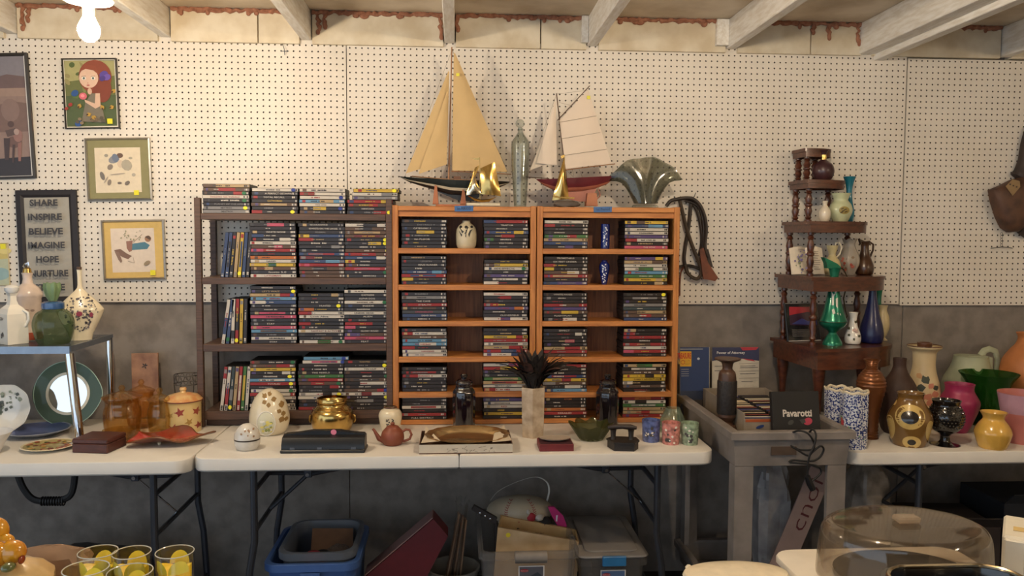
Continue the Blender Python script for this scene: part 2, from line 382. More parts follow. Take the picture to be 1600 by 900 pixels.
def folding_table(x0, x1, yf, yb, label, legs, z=ZT, fold=True):
    t = thing('folding_table', label, 'table', ((x0+x1)/2, (yf+yb)/2, 0)); ox, oy = (x0+x1)/2, (yf+yb)/2
    X0, X1, Y0, Y1 = x0-ox, x1-ox, yf-oy, yb-oy
    if fold:
        top_slab(rounded(X0, Y0, -.0012, Y1, .055, (1, 0, 0, 1)), z-.048, z).build('tabletop', M_table, t)
        top_slab(rounded(.0012, Y0, X1, Y1, .055, (0, 1, 1, 0)), z-.048, z).build('tabletop', M_table, t)
    else: top_slab(rounded(X0, Y0, X1, Y1, .055), z-.048, z).build('tabletop', M_table, t)
    for sx, lx in legs:
        lx -= ox; yA, yB = Y0+.075, Y1-.12
        for y_ in (yA, yB):
            MB().tube([(lx, y_, z-.049), (lx, y_, .42), (lx+sx*.02, y_, .30), (lx+sx*.035, y_, .02)], .0125, 10).build('leg', M_tleg, t)
            MB().lathe([(0, .0), (.016, .0), (.016, .03), (0, .03)], 10, c=(lx+sx*.035, y_, .0005)).build('foot_cap', M_black, t)
        for zc in (.60, .455, .12):
            MB().tube([(lx+(sx*.0305 if zc < .4 else 0), yA, zc), (lx+(sx*.0305 if zc < .4 else 0), yB, zc)], .009, 8).build('crossbar', M_tleg, t)
        ym = (yA+yB)/2
        MB().tube([(lx-sx*.15, ym, .595), (lx-sx*.62, ym, z-.056)], .011, 8).build('brace', M_tleg, t)
        MB().tube([(lx+sx*.002, ym, .455), (lx-sx*.15, ym, .595)], .0075 if sx < 0 else .0035, 8).build('brace_rod', M_tleg if sx < 0 else M_chrome, t)
        MB().tube([(lx, ym, .60), (lx-sx*.15, ym, .598)], .008, 8).build('brace_link', M_tleg, t)
        MB().box((lx-sx*.135, ym-.014, .583), (lx-sx*.165, ym+.014, .613), bev=.003).build('brace_joint', M_tleg, t)
        MB().lathe([(0, -.013), (.007, -.013), (.007, -.009), (0, -.009)], 8, M=Matrix.Translation((lx-sx*.15, ym-.0142, .598)) @ Matrix.Rotation(R(-90), 4, 'X')).build('bolt', M_chrome, t)
    return t
YB = -.07
folding_table(-2.292, -.460, -.742, YB, 'white plastic folding table at left with glass shelf and amber jars', [(1, -.60), (-1, -2.1)])
folding_table(-.456, 1.371, -.716, YB, 'white plastic folding table in the centre under the film racks', [(-1, -.265), (1, 1.18)])
folding_table(1.846, 3.676, -.752, YB, 'white plastic folding table on the right crowded with vases', [(-1, 2.15), (1, 3.45)])
# the nearer tables whose tops lie below the frame
ZN = .74
folding_table(-.95, .45, -2.5, -1.78, 'nearer table at left carrying tumblers and the fruit jug', [(-1, -.8), (1, .3)], ZN, False)
folding_table(.70, 2.2, -2.5, -1.78, 'nearer table at right carrying the cake carrier', [(-1, .9), (1, 2.05)], ZN, False)
# ================================================================ FILM RACKS AND CASES
YR = -.25                                # front plane of racks
def rack(x0, x1, ztop_px, shelves_px, label):
    """oak rack; shelves_px = (top y, bottom y) of every shelf's front edge on the photo"""
    xa, xb = W(x0, 490, YR).x, W(x1, 490, YR).x
    t = thing('oak_film_rack', label, 'rack', ((xa+xb)/2, YR, ZT)); o = Vector(t.location)
    yb = .175; mid = (x0+x1)/2
    zt = W(mid, ztop_px[0], YR).z-ZT; zt2 = W(mid, ztop_px[1], YR).z-ZT
    hw = (xb-xa)/2; th = .023
    for s in (-1, 1):
        MB().box((s*hw, 0, .0005), (s*(hw-th), yb, zt+.003), bev=.002).build('side_panel', M_oak, t, smooth=0)
    MB().box((-hw+th, 0, zt2), (hw-th, yb, zt), bev=.002).build('top_board', M_oakh, t, smooth=0)
    MB().box((-hw+th, .008, zt2-.022), (hw-th, .022, zt2-.0003)).build('rail', M_oakh, t, smooth=0)
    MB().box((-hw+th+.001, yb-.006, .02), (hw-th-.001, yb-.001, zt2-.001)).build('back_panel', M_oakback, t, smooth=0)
    out = []
    for (ya, yb_) in shelves_px:
        z1, z0 = W(mid, ya, YR).z-ZT, W(mid, yb_, YR).z-ZT
        if z0 < .012: z0, z1 = .002, .020
        MB().box((-hw+th, .0, z0), (hw-th, yb-.007, z1), bev=.0015).build('shelf', M_oakh, t, smooth=0)
        out.append(ZT+z1)
    return t, xa+th, xb-th, ZT+zt+.003, out
rackA, ax0, ax1, zrackA, shA = rack(613.5, 837, (322.5, 330), [(388.2, 396.5), (445, 453.5), (501.6, 510), (557.6, 566), (612.5, 621), (668, 676)], 'left oak film rack with blue tape label and beige jug')
rackB, bx0, bx1, zrackB, shB = rack(838.5, 1060, (324, 332), [(389, 397.2), (445.5, 453.5), (502, 510), (558, 566), (613, 621), (668, 676)], 'right oak film rack with blue tape label and two cobalt vases')
# blue masking tape labels
def tape(rk, xp, yp, txt, side):
    p = W(xp, yp, YR-.001); q = p-Vector(rk.location)
    P = Print(0); P.add([(-.037, -.0115), (.036, -.010), (.0375, .0125), (-.038, .0105)], (62, 104, 158))
    o = P.build('tape_label', rk, (q.x, q.y, q.z)); o['label'] = 'strip of blue masking tape with handwriting'
    lettering('handwriting', txt, (26, 34, 62), .055, .011, o, Matrix.Translation((0, -.0006, .001)) @ Matrix.Rotation(R(-2), 4, 'Y'), bold=0)
tape(rackA, 725, 326, '1st PERIOD', 0); tape(rackB, 942, 327.5, '1st Period', 0)

# dark walnut shelving
xs0, xs1 = W(306, 490, YR).x, W(617, 490, YR).x
if xs1 > ax0-.024: xs1 = ax0-.0245
walnut = thing('walnut_shelf_unit', 'dark walnut laminate shelf unit crammed with film cases beside the oak racks', 'shelf', ((xs0+xs1)/2, YR, ZT))
hw = (xs1-xs0)/2; D = .225
zt = W(460, 310, YR).z-ZT
for sx in (-1, 1):
    for (y0, y1) in ((0, .022), (D-.022, D)):
        MB().box((sx*hw, y0, .0005), (sx*(hw-.024), y1, zt), bev=.0015).build('post', M_walnut, walnut, smooth=0)
shW = []
for (ya, yb_) in ((334, 344), (434, 444.5), (537.5, 549), (642, 655)):
    z1, z0 = W(460, ya, YR).z-ZT, W(460, yb_, YR).z-ZT
    MB().box((-hw+.0245, .002, z0), (hw-.0245, D-.002, z1), bev=.0015).build('shelf', M_walnut, walnut, smooth=0); shW.append(ZT+z1)
MB().box((-hw+.0245, .03, .002), (hw-.0245, .045, .03)).build('toe_rail', M_walnut, walnut, smooth=0)

# ---- the cases
COL = dict(K=(42, 32, 27), W=(216, 206, 192), R=(158, 36, 38), B=(48, 64, 104), L=(96, 150, 184), G=(62, 112, 52), Y=(214, 176, 50), O=(196, 108, 44),
           P=(196, 76, 104), N=(92, 66, 50), S=(134, 130, 128), V=(84, 66, 118), T=(186, 156, 112), A=(60, 56, 54), D=(46, 60, 64), M=(112, 34, 44))
COL = {k: tuple(int(v*.84+m*.16) for v, m in zip(c, (66, 56, 48))) if k not in 'K' else c for k, c in COL.items()}
COLNAME = dict(K='black', W='white', R='red', B='blue', L='pale blue', G='green', Y='yellow', O='orange', P='pink', N='brown', S='grey', V='purple', T='tan', A='charcoal', D='slate', M='maroon')
M_case = mat('black_case_plastic', (22, 20, 20), .5, var=.2)
CW, CD, CT = .180, .135, .0140
case_mb = MB().box((-CW/2, 0, 0), (CW/2, CD, CT), bev=.0012)
case_mesh = case_mb.mesh('film_case', M_case, smooth=0)
sleeve_mesh = {}
rd = random.Random(11)
def spine_print(code, txt):
    """printed spine insert seen from -Y: code = base colour + accent colour"""
    base = code[0]; acc = code[1] if len(code) > 1 else None
    P = Print(-.0004, .0002); h0, h1 = .0011, CT-.0011; w_ = CW/2-.0015
    P.add(rect(-w_, h0, w_, h1), COL[base], .5)
    if acc:
        k = rd.random()
        if k < .35: a = rd.uniform(-.5, .1); P.add(rect(w_*a, h0, w_*(a+rd.uniform(.35, .8)), h1), COL[acc], .5)
        elif k < .6: P.add(rect(-w_, h0, -w_*rd.uniform(.3, .6), h1), COL[acc], .5)
        elif k < .8: P.add(rect(w_*rd.uniform(.1, .5), h0, w_*.78, h1), COL[acc], .5)
        else: P.add(rect(-w_*.6, h0+.002, w_*.55, h1-.002), COL[acc], .5)
    if rd.random() < .6:                                    # little picture at the left end
        c = rd.choice('SNTRAVB'); a = rd.uniform(-.95, -.8); P.add(rect(w_*a, h0+.001, w_*(a+rd.uniform(.08, .2)), h1-.001), COL[c], .35)
    lc = COL['W'] if base not in 'WYT' else COL['K']
    for a in (.8, .87, .94):                                # format marks at the right end
        if rd.random() < .75: P.add(rect(w_*a-.0028, h0+.0022, w_*a+.0022, h1-.0022), lc if rd.random() < .7 else COL['S'], .35)
    if not txt:                                             # unreadable title: a row of blots, no letters
        tc = COL[rd.choice('WWWSTSRY' if base in 'KANVBRDMG' else 'KKRNBA')]; x = w_*rd.uniform(-.6, -.2); n = rd.randint(5, 12); s = rd.uniform(.0038, .0062)
        for k in range(n):
            if rd.random() < .88: P.add(rect(x, CT/2-s*.42, x+s*rd.uniform(.55, .85), CT/2+s*rd.uniform(.3, .48)), tc, .35)
            x += s
            if x > w_*.72: break
    return P
ORD = ['top', 'second', 'third', 'fourth', 'fifth', 'sixth', 'seventh', 'eighth', 'ninth', 'tenth', 'eleventh', 'twelfth', 'thirteenth', 'fourteenth', 'fifteenth', 'sixteenth']
def one_case(label, spec, group, M):
    """spec 'KR|TEXT|W|y' = colours | title | title colour | price sticker"""
    f = (spec+'|||').split('|'); code, txt, tcol, st = f[0], f[1], f[2] or ('W' if f[0][0] not in 'WYT' else 'K'), f[3]
    o = bpy.data.objects.new('film_case', case_mesh); C.objects.link(o); o.matrix_world = M
    tag(o, label, 'film case', group)
    P = spine_print(code, txt); sp = P.build('spine_insert', o)
    if txt:
        wid = min(CW*.62, .0066*len(txt)+.004)
        lettering('spine_title', txt, COL[tcol], wid, .0062, o, Matrix.Translation((rd.uniform(-.012, .02), P.y-.0003, CT/2)), bold=.012, rough=.4)
    if st:
        d = Print(P.y-.0006); d.add(ell(0, 0, .0085, .0068, 12), {'y': (238, 226, 40), 'b': (40, 58, 138), 'g': (38, 104, 62)}[st]); d.build('price_sticker', o, (CW/2-rd.uniform(.012, .022), 0, CT/2))
    return o
def stack(specs, xl, xr, z, where, group, yfront, dirn=1, shifts={}):
    """flat pile, specs top to bottom"""
    n = len(specs); xc = (xl+xr)/2
    for k, s in enumerate(specs):
        i = n-1-k
        M = Matrix.Translation((xc+rd.uniform(-.0022, .0022)+shifts.get(k, 0), yfront+rd.uniform(-.003, .004), z+.0004+i*(CT+.0004))) @ Matrix.Rotation(R(rd.uniform(-.7, .7)), 4, 'Z')
        pos = 'bottom case' if k == n-1 else ('top case' if k == 0 else ORD[k]+' case down')
        one_case('%s-spined %s, %s' % (COLNAME[s[0]], pos, where), s, group, M)
def leaning(specs, x_px, y_base, z, where, group, tilt, yfront, xs):
    """row of cases on end leaning; specs left to right, xs = pixel x of the foot of each"""
    for k, (s, xp) in enumerate(zip(specs, xs)):
        a = tilt[k] if isinstance(tilt, (list, tuple)) else tilt
        x = W(xp, y_base, yfront).x
        # stand on end: case x axis -> world z
        M = Matrix.Translation((x, yfront, z+.0008)) @ Matrix.Rotation(R(a), 4, 'Y') @ Matrix.Translation((0, 0, CW/2)) @ Matrix.Rotation(R(90), 4, 'Y') @ Matrix.Translation((0, 0, 0))
        one_case('%s-spined upright case, %s from left in %s' % (COLNAME[s[0]], ['first', 'second', 'third', 'fourth', 'fifth', 'sixth', 'seventh'][k], where), s, group, M)
def X(px, py=400): return W(px, py, YR).x
YD = YR+.012
# top of the walnut unit
g = 'film cases piled on top of the walnut unit'
stack(['TN', 'NR', 'KR|||g', 'W|batteries not included|R', 'K|||g', 'K|PLANET OF THE APES|S', 'S|MATRIX|K|y', 'S|MATRIX|K'], X(316), X(392), shW[0], 'first pile on top of walnut unit', g, YD)
stack(['W|||b', 'K|A PERFECT GETAWAY|W', 'K|TOTAL RECALL|W', 'K|CATWOMAN|Y', 'NT', 'K', 'KR|||y'], X(392.5), X(466), shW[0], 'second pile on top of walnut unit', g, YD)
stack(['W', 'WR', 'W|||b', 'LT', 'W', 'KY|||b', 'KN'], X(467), X(540), shW[0], 'third pile on top of walnut unit', g, YD)
stack(['Y|||y', 'WS', 'S', 'RY', 'NR', 'K|HANCOCK|W', 'KR|||y'], X(542), X(615), shW[0], 'fourth pile on top of walnut unit', g, YD-.006, shifts={0: .024, 1: .02, 2: .018})
# first shelf down
g = 'film cases on the upper walnut shelf'
leaning(['B', 'BK', 'K', 'T', 'YB|||y', 'B', 'K'], 0, 434, shW[1], 'upper walnut shelf', g, [7, 6.5, 6, 5.4, 5, 4.8, 4.6], YD, [344.5, 351.2, 357.8, 364.4, 371, 377.4, 383.8])
stack(['KP', 'K', 'K|WHITE NOISE|W', 'KB', 'KW', 'W', 'NP', 'RP', 'K', 'O', 'W|NAKED|K', 'YG', 'NT', 'K|fausto 5.0|W', 'W|LITTLEMAN|R'], X(389), X(462), shW[1], 'first pile on upper walnut shelf', g, YD)
stack(['K|QUARANTINE|W', 'K|GHOSTS ON THE LOOSE|W', 'K|ANIMAL|S', 'BY', 'KR', 'K', 'KS', 'K', 'BR', 'KM', 'BL', 'RP', 'NK', 'N', 'N'], X(466), X(538), shW[1], 'second pile on upper walnut shelf', g, YD)
stack(['WK', 'NK', 'NT', 'NM', 'K|||y', 'KY|||y', 'K', 'N|||y', 'RN', 'BW', 'KY', 'KN', 'RP', 'K|||g', 'K|MIRRORS|W'], X(541), X(606.5), shW[1], 'third pile on upper walnut shelf', g, YD-.002)
g = 'film cases on the middle walnut shelf'
leaning(['WB', 'B|||g', 'WK', 'RK|||y', 'Y', 'K'], 0, 537, shW[2], 'middle walnut shelf', g, [8.5, 7.5, 2.5, 2.2, 2, 1.8], YD, [345.5, 352.5, 360.5, 367, 373.6, 380])
stack(['K', "K|LET'S WAIT|T|y", 'TR|||b', 'L', 'BW', 'K', 'K', 'KP', 'P', 'K', 'K|STAY|W', 'P', 'LN', 'K', 'W', 'K|STAY|W'], X(389), X(461), shW[2], 'first pile on middle walnut shelf', g, YD)
stack(['KT', 'K', 'K', 'K|HUNTED|W|y', 'KO', 'WR', 'W|Look Alive|K', 'K', 'KR', 'K', 'W|FANTASY & ACTION|M', 'K', 'KN', 'WG|||g'], X(464), X(537), shW[2], 'second pile on middle walnut shelf', g, YD)
stack(['W', 'K|EXPRESS|W', 'K|ALPHA DOG|W', 'W|||g', 'K|INSIDE|W', 'K', 'W|UNDER SIEGE|K', 'K|ALIEN|W', 'K', 'RK', 'KP', 'K|GLORY ROAD|W', 'NV', 'P', 'K|FEAT|W'], X(538), X(606.5), shW[2], 'third pile on middle walnut shelf', g, YD-.002)
g = 'film cases on the bottom walnut shelf'
leaning(['WR', 'WR', 'DS|||y', 'T', 'RW', 'GY', 'W'], 0, 641, shW[3], 'bottom walnut shelf', g, [7, 6.5, 6, 5.4, 5, 4.8, 4.6], YD, [343, 349.6, 356.2, 362.8, 369.2, 375.6, 382])
stack(['KN|||g', 'NR', 'Y', 'KW', 'K|||y', 'LW', 'R|TOTALED|W|y', 'K', 'W|||g', 'RW', 'WK', 'K', 'W', 'WP'], X(386), X(459), shW[3], 'first pile on bottom walnut shelf', g, YD)
stack(['L|||b', 'WP|||b', 'K', 'K', 'K|THE REBELS|W', 'G|ted|W', 'RN', 'NR|||g', 'KR', 'K', 'WK|||y', 'W', 'K', 'KN', 'RN'], X(462), X(536), shW[3], 'second pile on bottom walnut shelf', g, YD, shifts={0: .02, 1: .017})
stack(['K|WANTED|T', 'K|||y', 'W|TIN CUP|K', 'K', 'K|||g', 'NA', 'WK', 'K', 'NR|||b', 'WR', 'K|||y', 'KS', 'K', 'K'], X(536), X(606.5), shW[3], 'third pile on bottom walnut shelf', g, YD-.002)
# oak racks: six shelves, two piles each
A = [(['K', 'K|DISTRICT 9|S', 'K|CATEGORY 7|W', 'KY', 'K', 'K|4th FLOOR|W', 'K', 'K'], ['RB', 'K|TRAITOR|W', 'K', 'BY', 'KR', 'KG', 'K|VISITORS|W', 'K']),
     (['K', 'K|LEGION|S', 'K|MAZE RUNNER|W', 'K', 'BL', 'RB', 'KY', 'K'], ['K', 'YN', 'W|SIDE EFFECTS|K|g', 'K', 'V', 'KW', 'KW']),
     (['K', 'S', 'K|THE CAVE|W', 'R|STEALTH|W', 'KN', 'A|CHANGELING|P', 'B|DEAD MAN|W', 'K'], ['W', 'KR', 'K', 'KR', 'VO', 'K', 'K|CLOVERFIELD|W', 'WV']),
     (['K', 'WR', 'N', 'L', 'LW', 'KR', 'W|HANGING|R', 'W'], ['K', 'K', 'YR', 'R', 'WK', 'TR', 'RB', 'WB']),
     (['K', 'KR', 'WR', 'K', 'K', 'K', 'K'], ['WP', 'RY', 'K', 'K', 'GT', 'TR', 'W|PATHOLOGY|K', 'WR']),
     (['W|ROAD TRIP|K', 'K', 'K', 'WR', 'K', 'R', 'K|FULL DISTRICT|W'], ['T', 'VK', 'V', 'W', 'W|RED|R', 'K', 'Y', 'K'])]
B = [(['W', 'KR', 'K', 'K', 'GR', 'T', 'B', 'KV'], ['YN', 'BL', 'W', 'W', 'V', 'WR', 'K', 'P|THE VOW|W']),
     (['K|PROMETHEUS|W', 'K|SIX FEET UNDER|W', 'KR', 'KY', 'NW', 'RT', 'K', 'VB'], ['VY', 'TN', 'W', 'WG', 'L', 'G', 'YT', 'KT']),
     (['K|WHITE NOISE|W', 'K', 'K', 'RN', 'VB', 'NY', 'K|FLIGHTPLAN|W', 'KW'], ['K|||y', 'KS', 'K', 'S', 'D', 'TN', 'NR', 'B']),
     (['K|EFFECT|W', 'KW', 'K|2012|S', 'KP', 'K|OMEN|W', 'TR', 'R', 'N'], ['KT', 'KR', 'R', 'K', 'RN', 'W', 'RP', 'K|twilight|S']),
     (['RK', 'K|DEATH|W', 'K', 'BR', 'YR', 'NS', 'KW', 'LB'], ['TG', 'KW', 'N', 'YK', 'Y|FAMILY ADVENTURES|K', 'KW', 'N', 'K']),
     (['K|||g', 'K|ATOM|O', 'K', 'K', 'O', 'R|DERAILED|W', 'K'], ['KN', 'KW', 'RO', 'WK', 'GS', 'T', 'TR', 'R'])]
SH = ['top', 'second', 'third', 'fourth', 'fifth', 'bottom']
for rows, shz, (l0, l1, r0, r1), nm, side in ((A, shA, (626.5, 699, 754, 827), 'left oak rack', 'left'), (B, shB, (848.8, 919.5, 972, 1046.5), 'right oak rack', 'right')):
    for k, (lft, rgt) in enumerate(rows):
        g = 'film cases in the %s' % nm
        zz = shz[k]
        stack(lft, X(l0, 490), X(l1, 490), zz, 'left pile, %s shelf of %s' % (SH[k], nm), g, YD)
        stack(rgt, X(r0, 490), X(r1, 490), zz, 'right pile, %s shelf of %s' % (SH[k], nm), g, YD)
# ================================================================ THINGS: helpers
def glass(name, col, rough=.03, ior=1.45, var=.02): return mat(name, col, rough, 0, var, trans=1, ior=ior)
def smooth_prof(P, sub=4):
    out = []; n = len(P)
    for i in range(n-1):
        p0, p1, p2, p3 = P[max(i-1, 0)], P[i], P[i+1], P[min(i+2, n-1)]
        for k in range(sub):
            t = k/sub
            out.append(tuple(.5*((2*p1[j])+(-p0[j]+p2[j])*t+(2*p0[j]-5*p1[j]+4*p2[j]-p3[j])*t*t+(-p0[j]+3*p1[j]-3*p2[j]+p3[j])*t**3) for j in (0, 1)))
    out.append(tuple(P[-1])); return [(max(r, .0003), z) for r, z in out]
PROF = {}
def px_prof(cx, prof, z0, Y=None):
    hw0, y0 = prof[0]
    if Y is None:
        f = T(cx, y0, z0); Y = f.y+.92*hw0/ppm(f)
    base = W(cx, y0, Y); loc = Vector((base.x, Y, z0))
    P = []
    for k, (hw, y) in enumerate(prof):
        p = W(cx, y, Y); P.append((hw/ppm(p), max(0, p.z-z0) if k else 0))
    return loc, P
def vase(name, label, cat, cx, prof, m, z0=ZT, Y=None, th=.003, n=32, sub=4, open_=True, group=None, wave=None, sy=1, rz=0, parent=None):
    """turned vessel from its outline on the photo: prof = [(half width px, y px)] from foot to rim"""
    loc, P = px_prof(cx, prof, z0, Y)
    S = smooth_prof(P, sub) if sub > 1 else P
    full = [(0, 0)]+S
    if open_: full += [(max(r-th, .0006), z) for r, z in S[::-1] if z > th*1.5]+[(0, th*1.6)]
    else: full += [(0, S[-1][1])]
    o = MB().lathe(full, n, sy=sy, wave=wave).build(name, m)
    o.location = loc; o.rotation_euler = (0, 0, rz); PROF[o.name] = S
    return tag(o, label, cat, group)
def rel(o, px, py, dY=0): return W(px, py, o.location.y+dY)-Vector(o.location)
def radius_at(o, z):
    S = PROF[o.name]
    for (r0, z0), (r1, z1) in zip(S, S[1:]):
        if min(z0, z1) <= z <= max(z0, z1) and abs(z1-z0) > 1e-9: return r0+(r1-r0)*(z-z0)/(z1-z0)
    return S[-1][0] if z > S[-1][1] else S[0][0]
def face_cam(o):
    """turn about z that brings a vessel's printed front round to where the photo shows it"""
    while o.parent: o = o.parent
    return math.atan2(CAM.x-o.location.x, o.location.y-CAM.y)
def decal(o, shapes, m, name='painted_motif', eps=.0005, rings=3, mb=None):
    """flat print wrapped on a turned vessel; shapes = outlines in local (x, z) metres"""
    own = mb is None; mb = mb or MB(); th_ = face_cam(o); c_, s_ = math.cos(th_), math.sin(th_)
    for pts in shapes:
        if area2(pts) < 0: pts = pts[::-1]
        cx = sum(p[0] for p in pts)/len(pts); cz = sum(p[1] for p in pts)/len(pts)
        def on(x, z):
            r = radius_at(o, z)+eps; x = max(-r*.985, min(r*.985, x)); y = -math.sqrt(max(r*r-x*x, 0)); return (x*c_-y*s_, x*s_+y*c_, z)
        vs = [on(cx, cz)]; n = len(pts); fs = []
        for k in range(1, rings+1):
            vs += [on(cx+(x-cx)*k/rings, cz+(z-cz)*k/rings) for x, z in pts]
        for j in range(n):
            fs.append((0, 1+j, 1+(j+1) % n))
            for k in range(rings-1): fs.append((1+k*n+j, 1+(k+1)*n+j, 1+(k+1)*n+(j+1) % n, 1+k*n+(j+1) % n))
        mb.add(vs, fs)
    if own: return mb.build(name, m, o)
    return mb
def pxe(o, cx, cy, hw, hh, n=16, a=0):
    c = rel(o, cx, cy); k = 1/ppm(Vector(o.location)+c); return ell(c.x, c.z, hw*k, hh*k, n, a)
def pxp(o, pts): return [(rel(o, x, y).x, rel(o, x, y).z) for x, y in pts]
def leaf_shape(cx, cz, s, a, k=.42):
    pts = [(0, 0), (.3, k*.8), (.6, k), (1, 0), (.6, -k), (.3, -k*.8)]
    return [(cx+s*(x*math.cos(a)-z*math.sin(a)), cz+s*(x*math.sin(a)+z*math.cos(a))) for x, z in pts]
def sail(pts, Y, belly, name, m, parent, n=8, th=.0007):
    """cloth between four photo points (lower-left, lower-right, upper-right, upper-left), bellied towards the viewer"""
    q = [W(x, y, Y)-Vector(parent.location) for x, y in pts]; vs = []; fs = []
    for side in (0, 1):
        for j in range(n+1):
            for i in range(n+1):
                u, v = i/n, j/n; p = (q[0]*(1-u)+q[1]*u)*(1-v)+(q[3]*(1-u)+q[2]*u)*v
                vs.append((p.x, p.y-belly*math.sin(PI*u)*math.sin(PI*min(1, v*.9+.1))-(th if side else 0), p.z))
    N = (n+1)**2
    for j in range(n):
        for i in range(n):
            a = j*(n+1)+i; fs.append((a, a+n+1, a+n+2, a+1)); fs.append((N+a, N+a+1, N+a+n+2, N+a+n+1))
    edge = [i for i in range(n+1)]+[j*(n+1)+n for j in range(1, n+1)]+[n*(n+1)+i for i in range(n-1, -1, -1)]+[j*(n+1) for j in range(n-1, 0, -1)]
    for a, b in zip(edge, edge[1:]+edge[:1]): fs.append((a, b, N+b, N+a))
    return MB().add(vs, fs).build(name, m, parent)
def hull(o, sheer, keel, beam, name, m, Y, n=7, stripe=None, zs=.42):
    """hull from sheer line and keel line (photo points, same count)"""
    vs = []; fs = []; mi = []; N = len(sheer)
    for k in range(N):
        a = W(*sheer[k], Y)-Vector(o.location); c = W(*keel[k], Y)-Vector(o.location); t = k/(N-1); b = beam*max(.02, math.sin(PI*min(1, .04+t*.93))**.6)
        for j in range(2*n+1):
            s = (j-n)/n; d = 1-abs(s)**2.2
            vs.append((a.x+(c.x-a.x)*d, b*math.copysign(abs(s)**.8, s), a.z+(c.z-a.z)*d))
    L = 2*n+1
    for k in range(N-1):
        for j in range(L-1):
            fs.append((k*L+j, k*L+j+1, (k+1)*L+j+1, (k+1)*L+j))
            e = min(j, L-2-j); mi.append(1 if stripe and e == stripe else (2 if len(m) > 2 and e > (stripe or 0) else 0))
        fs.append((k*L+L-1, k*L, (k+1)*L, (k+1)*L+L-1)); mi.append(0)
    fs.append(tuple(range(L))); mi.append(0); fs.append(tuple(range((N-1)*L+L-1, (N-1)*L-1, -1))); mi.append(0)
    mb = MB(); mb.add(vs, fs); mb.m = mi
    return mb.build(name, m, o, smooth=50)
M_rope = mat('rigging_cord', (126, 108, 82), .8)
M_spar = mat('varnished_spar', (152, 104, 62), .45, scale=20)
M_dspar = mat('dark_spar', (92, 64, 46), .5)
def lines(o, segs, Y, r=.0005, name='rigging', m=None):
    mb = MB()
    for a, b in segs: mb.tube([rel(o, *a, Y-o.location.y), rel(o, *b, Y-o.location.y)], r, 5)
    return mb.build(name, m or M_rope, o)

# ================================================================ ON TOP OF THE OAK RACKS
zr = max(zrackA, zrackB)
# large sloop
Yb = -.15
p = W(706, 318, Yb); boat = thing('model_sailboat', 'tall model sailboat with tan sails and black hull on the left oak rack', 'model boat', (p.x, Yb, zrackA))
sheer = [(624.5, 275.8), (636, 277.2), (655, 279), (680, 280.6), (706, 281.8), (735, 282.8), (760, 283.4), (782, 283.6), (797, 284)]
keel = [(625.5, 277), (640, 285), (656, 290), (676, 296), (702, 304), (730, 306), (756, 301), (778, 294), (794, 287)]
hull(boat, sheer, keel, .038, 'hull', [mat('black_green_hull', (30, 36, 32), .35, coat=.3), mat('cream_stripe', (196, 184, 156), .5), mat('dark_bottom', (34, 34, 32), .4)], Yb, stripe=2)
MB().prism([rel(boat, *q, .004) for q in ((674, 295), (716, 313.5), (741, 314.5), (757, 300), (720, 300))], (0, -.008, 0)).build('keel_fin', mat('dark_bottom', (34, 34, 32), .4), boat)
MB().prism([rel(boat, *q, .032) for q in ((628, 277), (700, 282.5), (792, 285), (792, 284), (700, 281), (630, 276))], (0, -.064, 0), M=Matrix.Translation((0, 0, .0005)) @ Matrix.Diagonal((.8, .6, 1, 1))).build('deck', mat('deck_wood', (150, 110, 72), .5), boat)
MB().tube([rel(boat, 701, 281.5), rel(boat, 706, 73.5)], [.0038, .0026], 10).build('mast', M_spar, boat)
MB().tube([rel(boat, 705, 267.5, -.003), rel(boat, 799, 272.5, -.003)], .0022, 8).build('boom', M_spar, boat)
M_tan = mat('tan_sailcloth', (206, 174, 122), .8, var=.08, scale=12)
sail([(706.5, 266.5), (792.5, 268.5), (711.5, 84), (709, 82)], Yb-.002, .012, 'mainsail', M_tan, boat)
sail([(634, 271), (698, 252), (702, 113), (700.5, 111)], Yb-.001, .010, 'jib', M_tan, boat)
sail([(654, 272), (698, 257), (700, 145), (698.5, 142)], Yb-.016, .008, 'staysail', M_tan, boat)
lines(boat, [((706, 78), (633, 275)), ((706, 76), (797, 283)), ((701, 150), (689, 280)), ((712, 240), (716, 280)), ((706, 78), (794, 269)), ((737, 269), (728, 281)), ((700, 255), (726, 280))], Yb)
MB().box(rel(boat, 709, 276, .012), rel(boat, 720, 281.5, -.012), bev=.001).build('cabin', mat('cabin_wood', (112, 74, 50), .5), boat)
for xx in (681.5, 724):
    MB().prism([rel(boat, xx-5, 319.5, .03), rel(boat, xx+4, 319.5, .03), rel(boat, xx+1.8, 292 if xx < 700 else 300, .03), rel(boat, xx-1.5, 290 if xx < 700 else 297, .03)], (0, -.06, 0)).build('cradle', mat('stand_wood', (178, 112, 74), .5), boat, smooth=0)
zz = rel(boat, 700, 318).z
MB().box((rel(boat, 681, 318).x, -.03, .0005), (rel(boat, 727, 318).x, .03, .0075)).build('cradle_base', mat('stand_wood', (178, 112, 74), .5), boat, smooth=0)
Ps = Print(-.018); Ps.add(rect(-.007, -.006, .006, .006), (232, 222, 70)); Ps.build('price_sticker', boat, rel(boat, 715.5, 118))
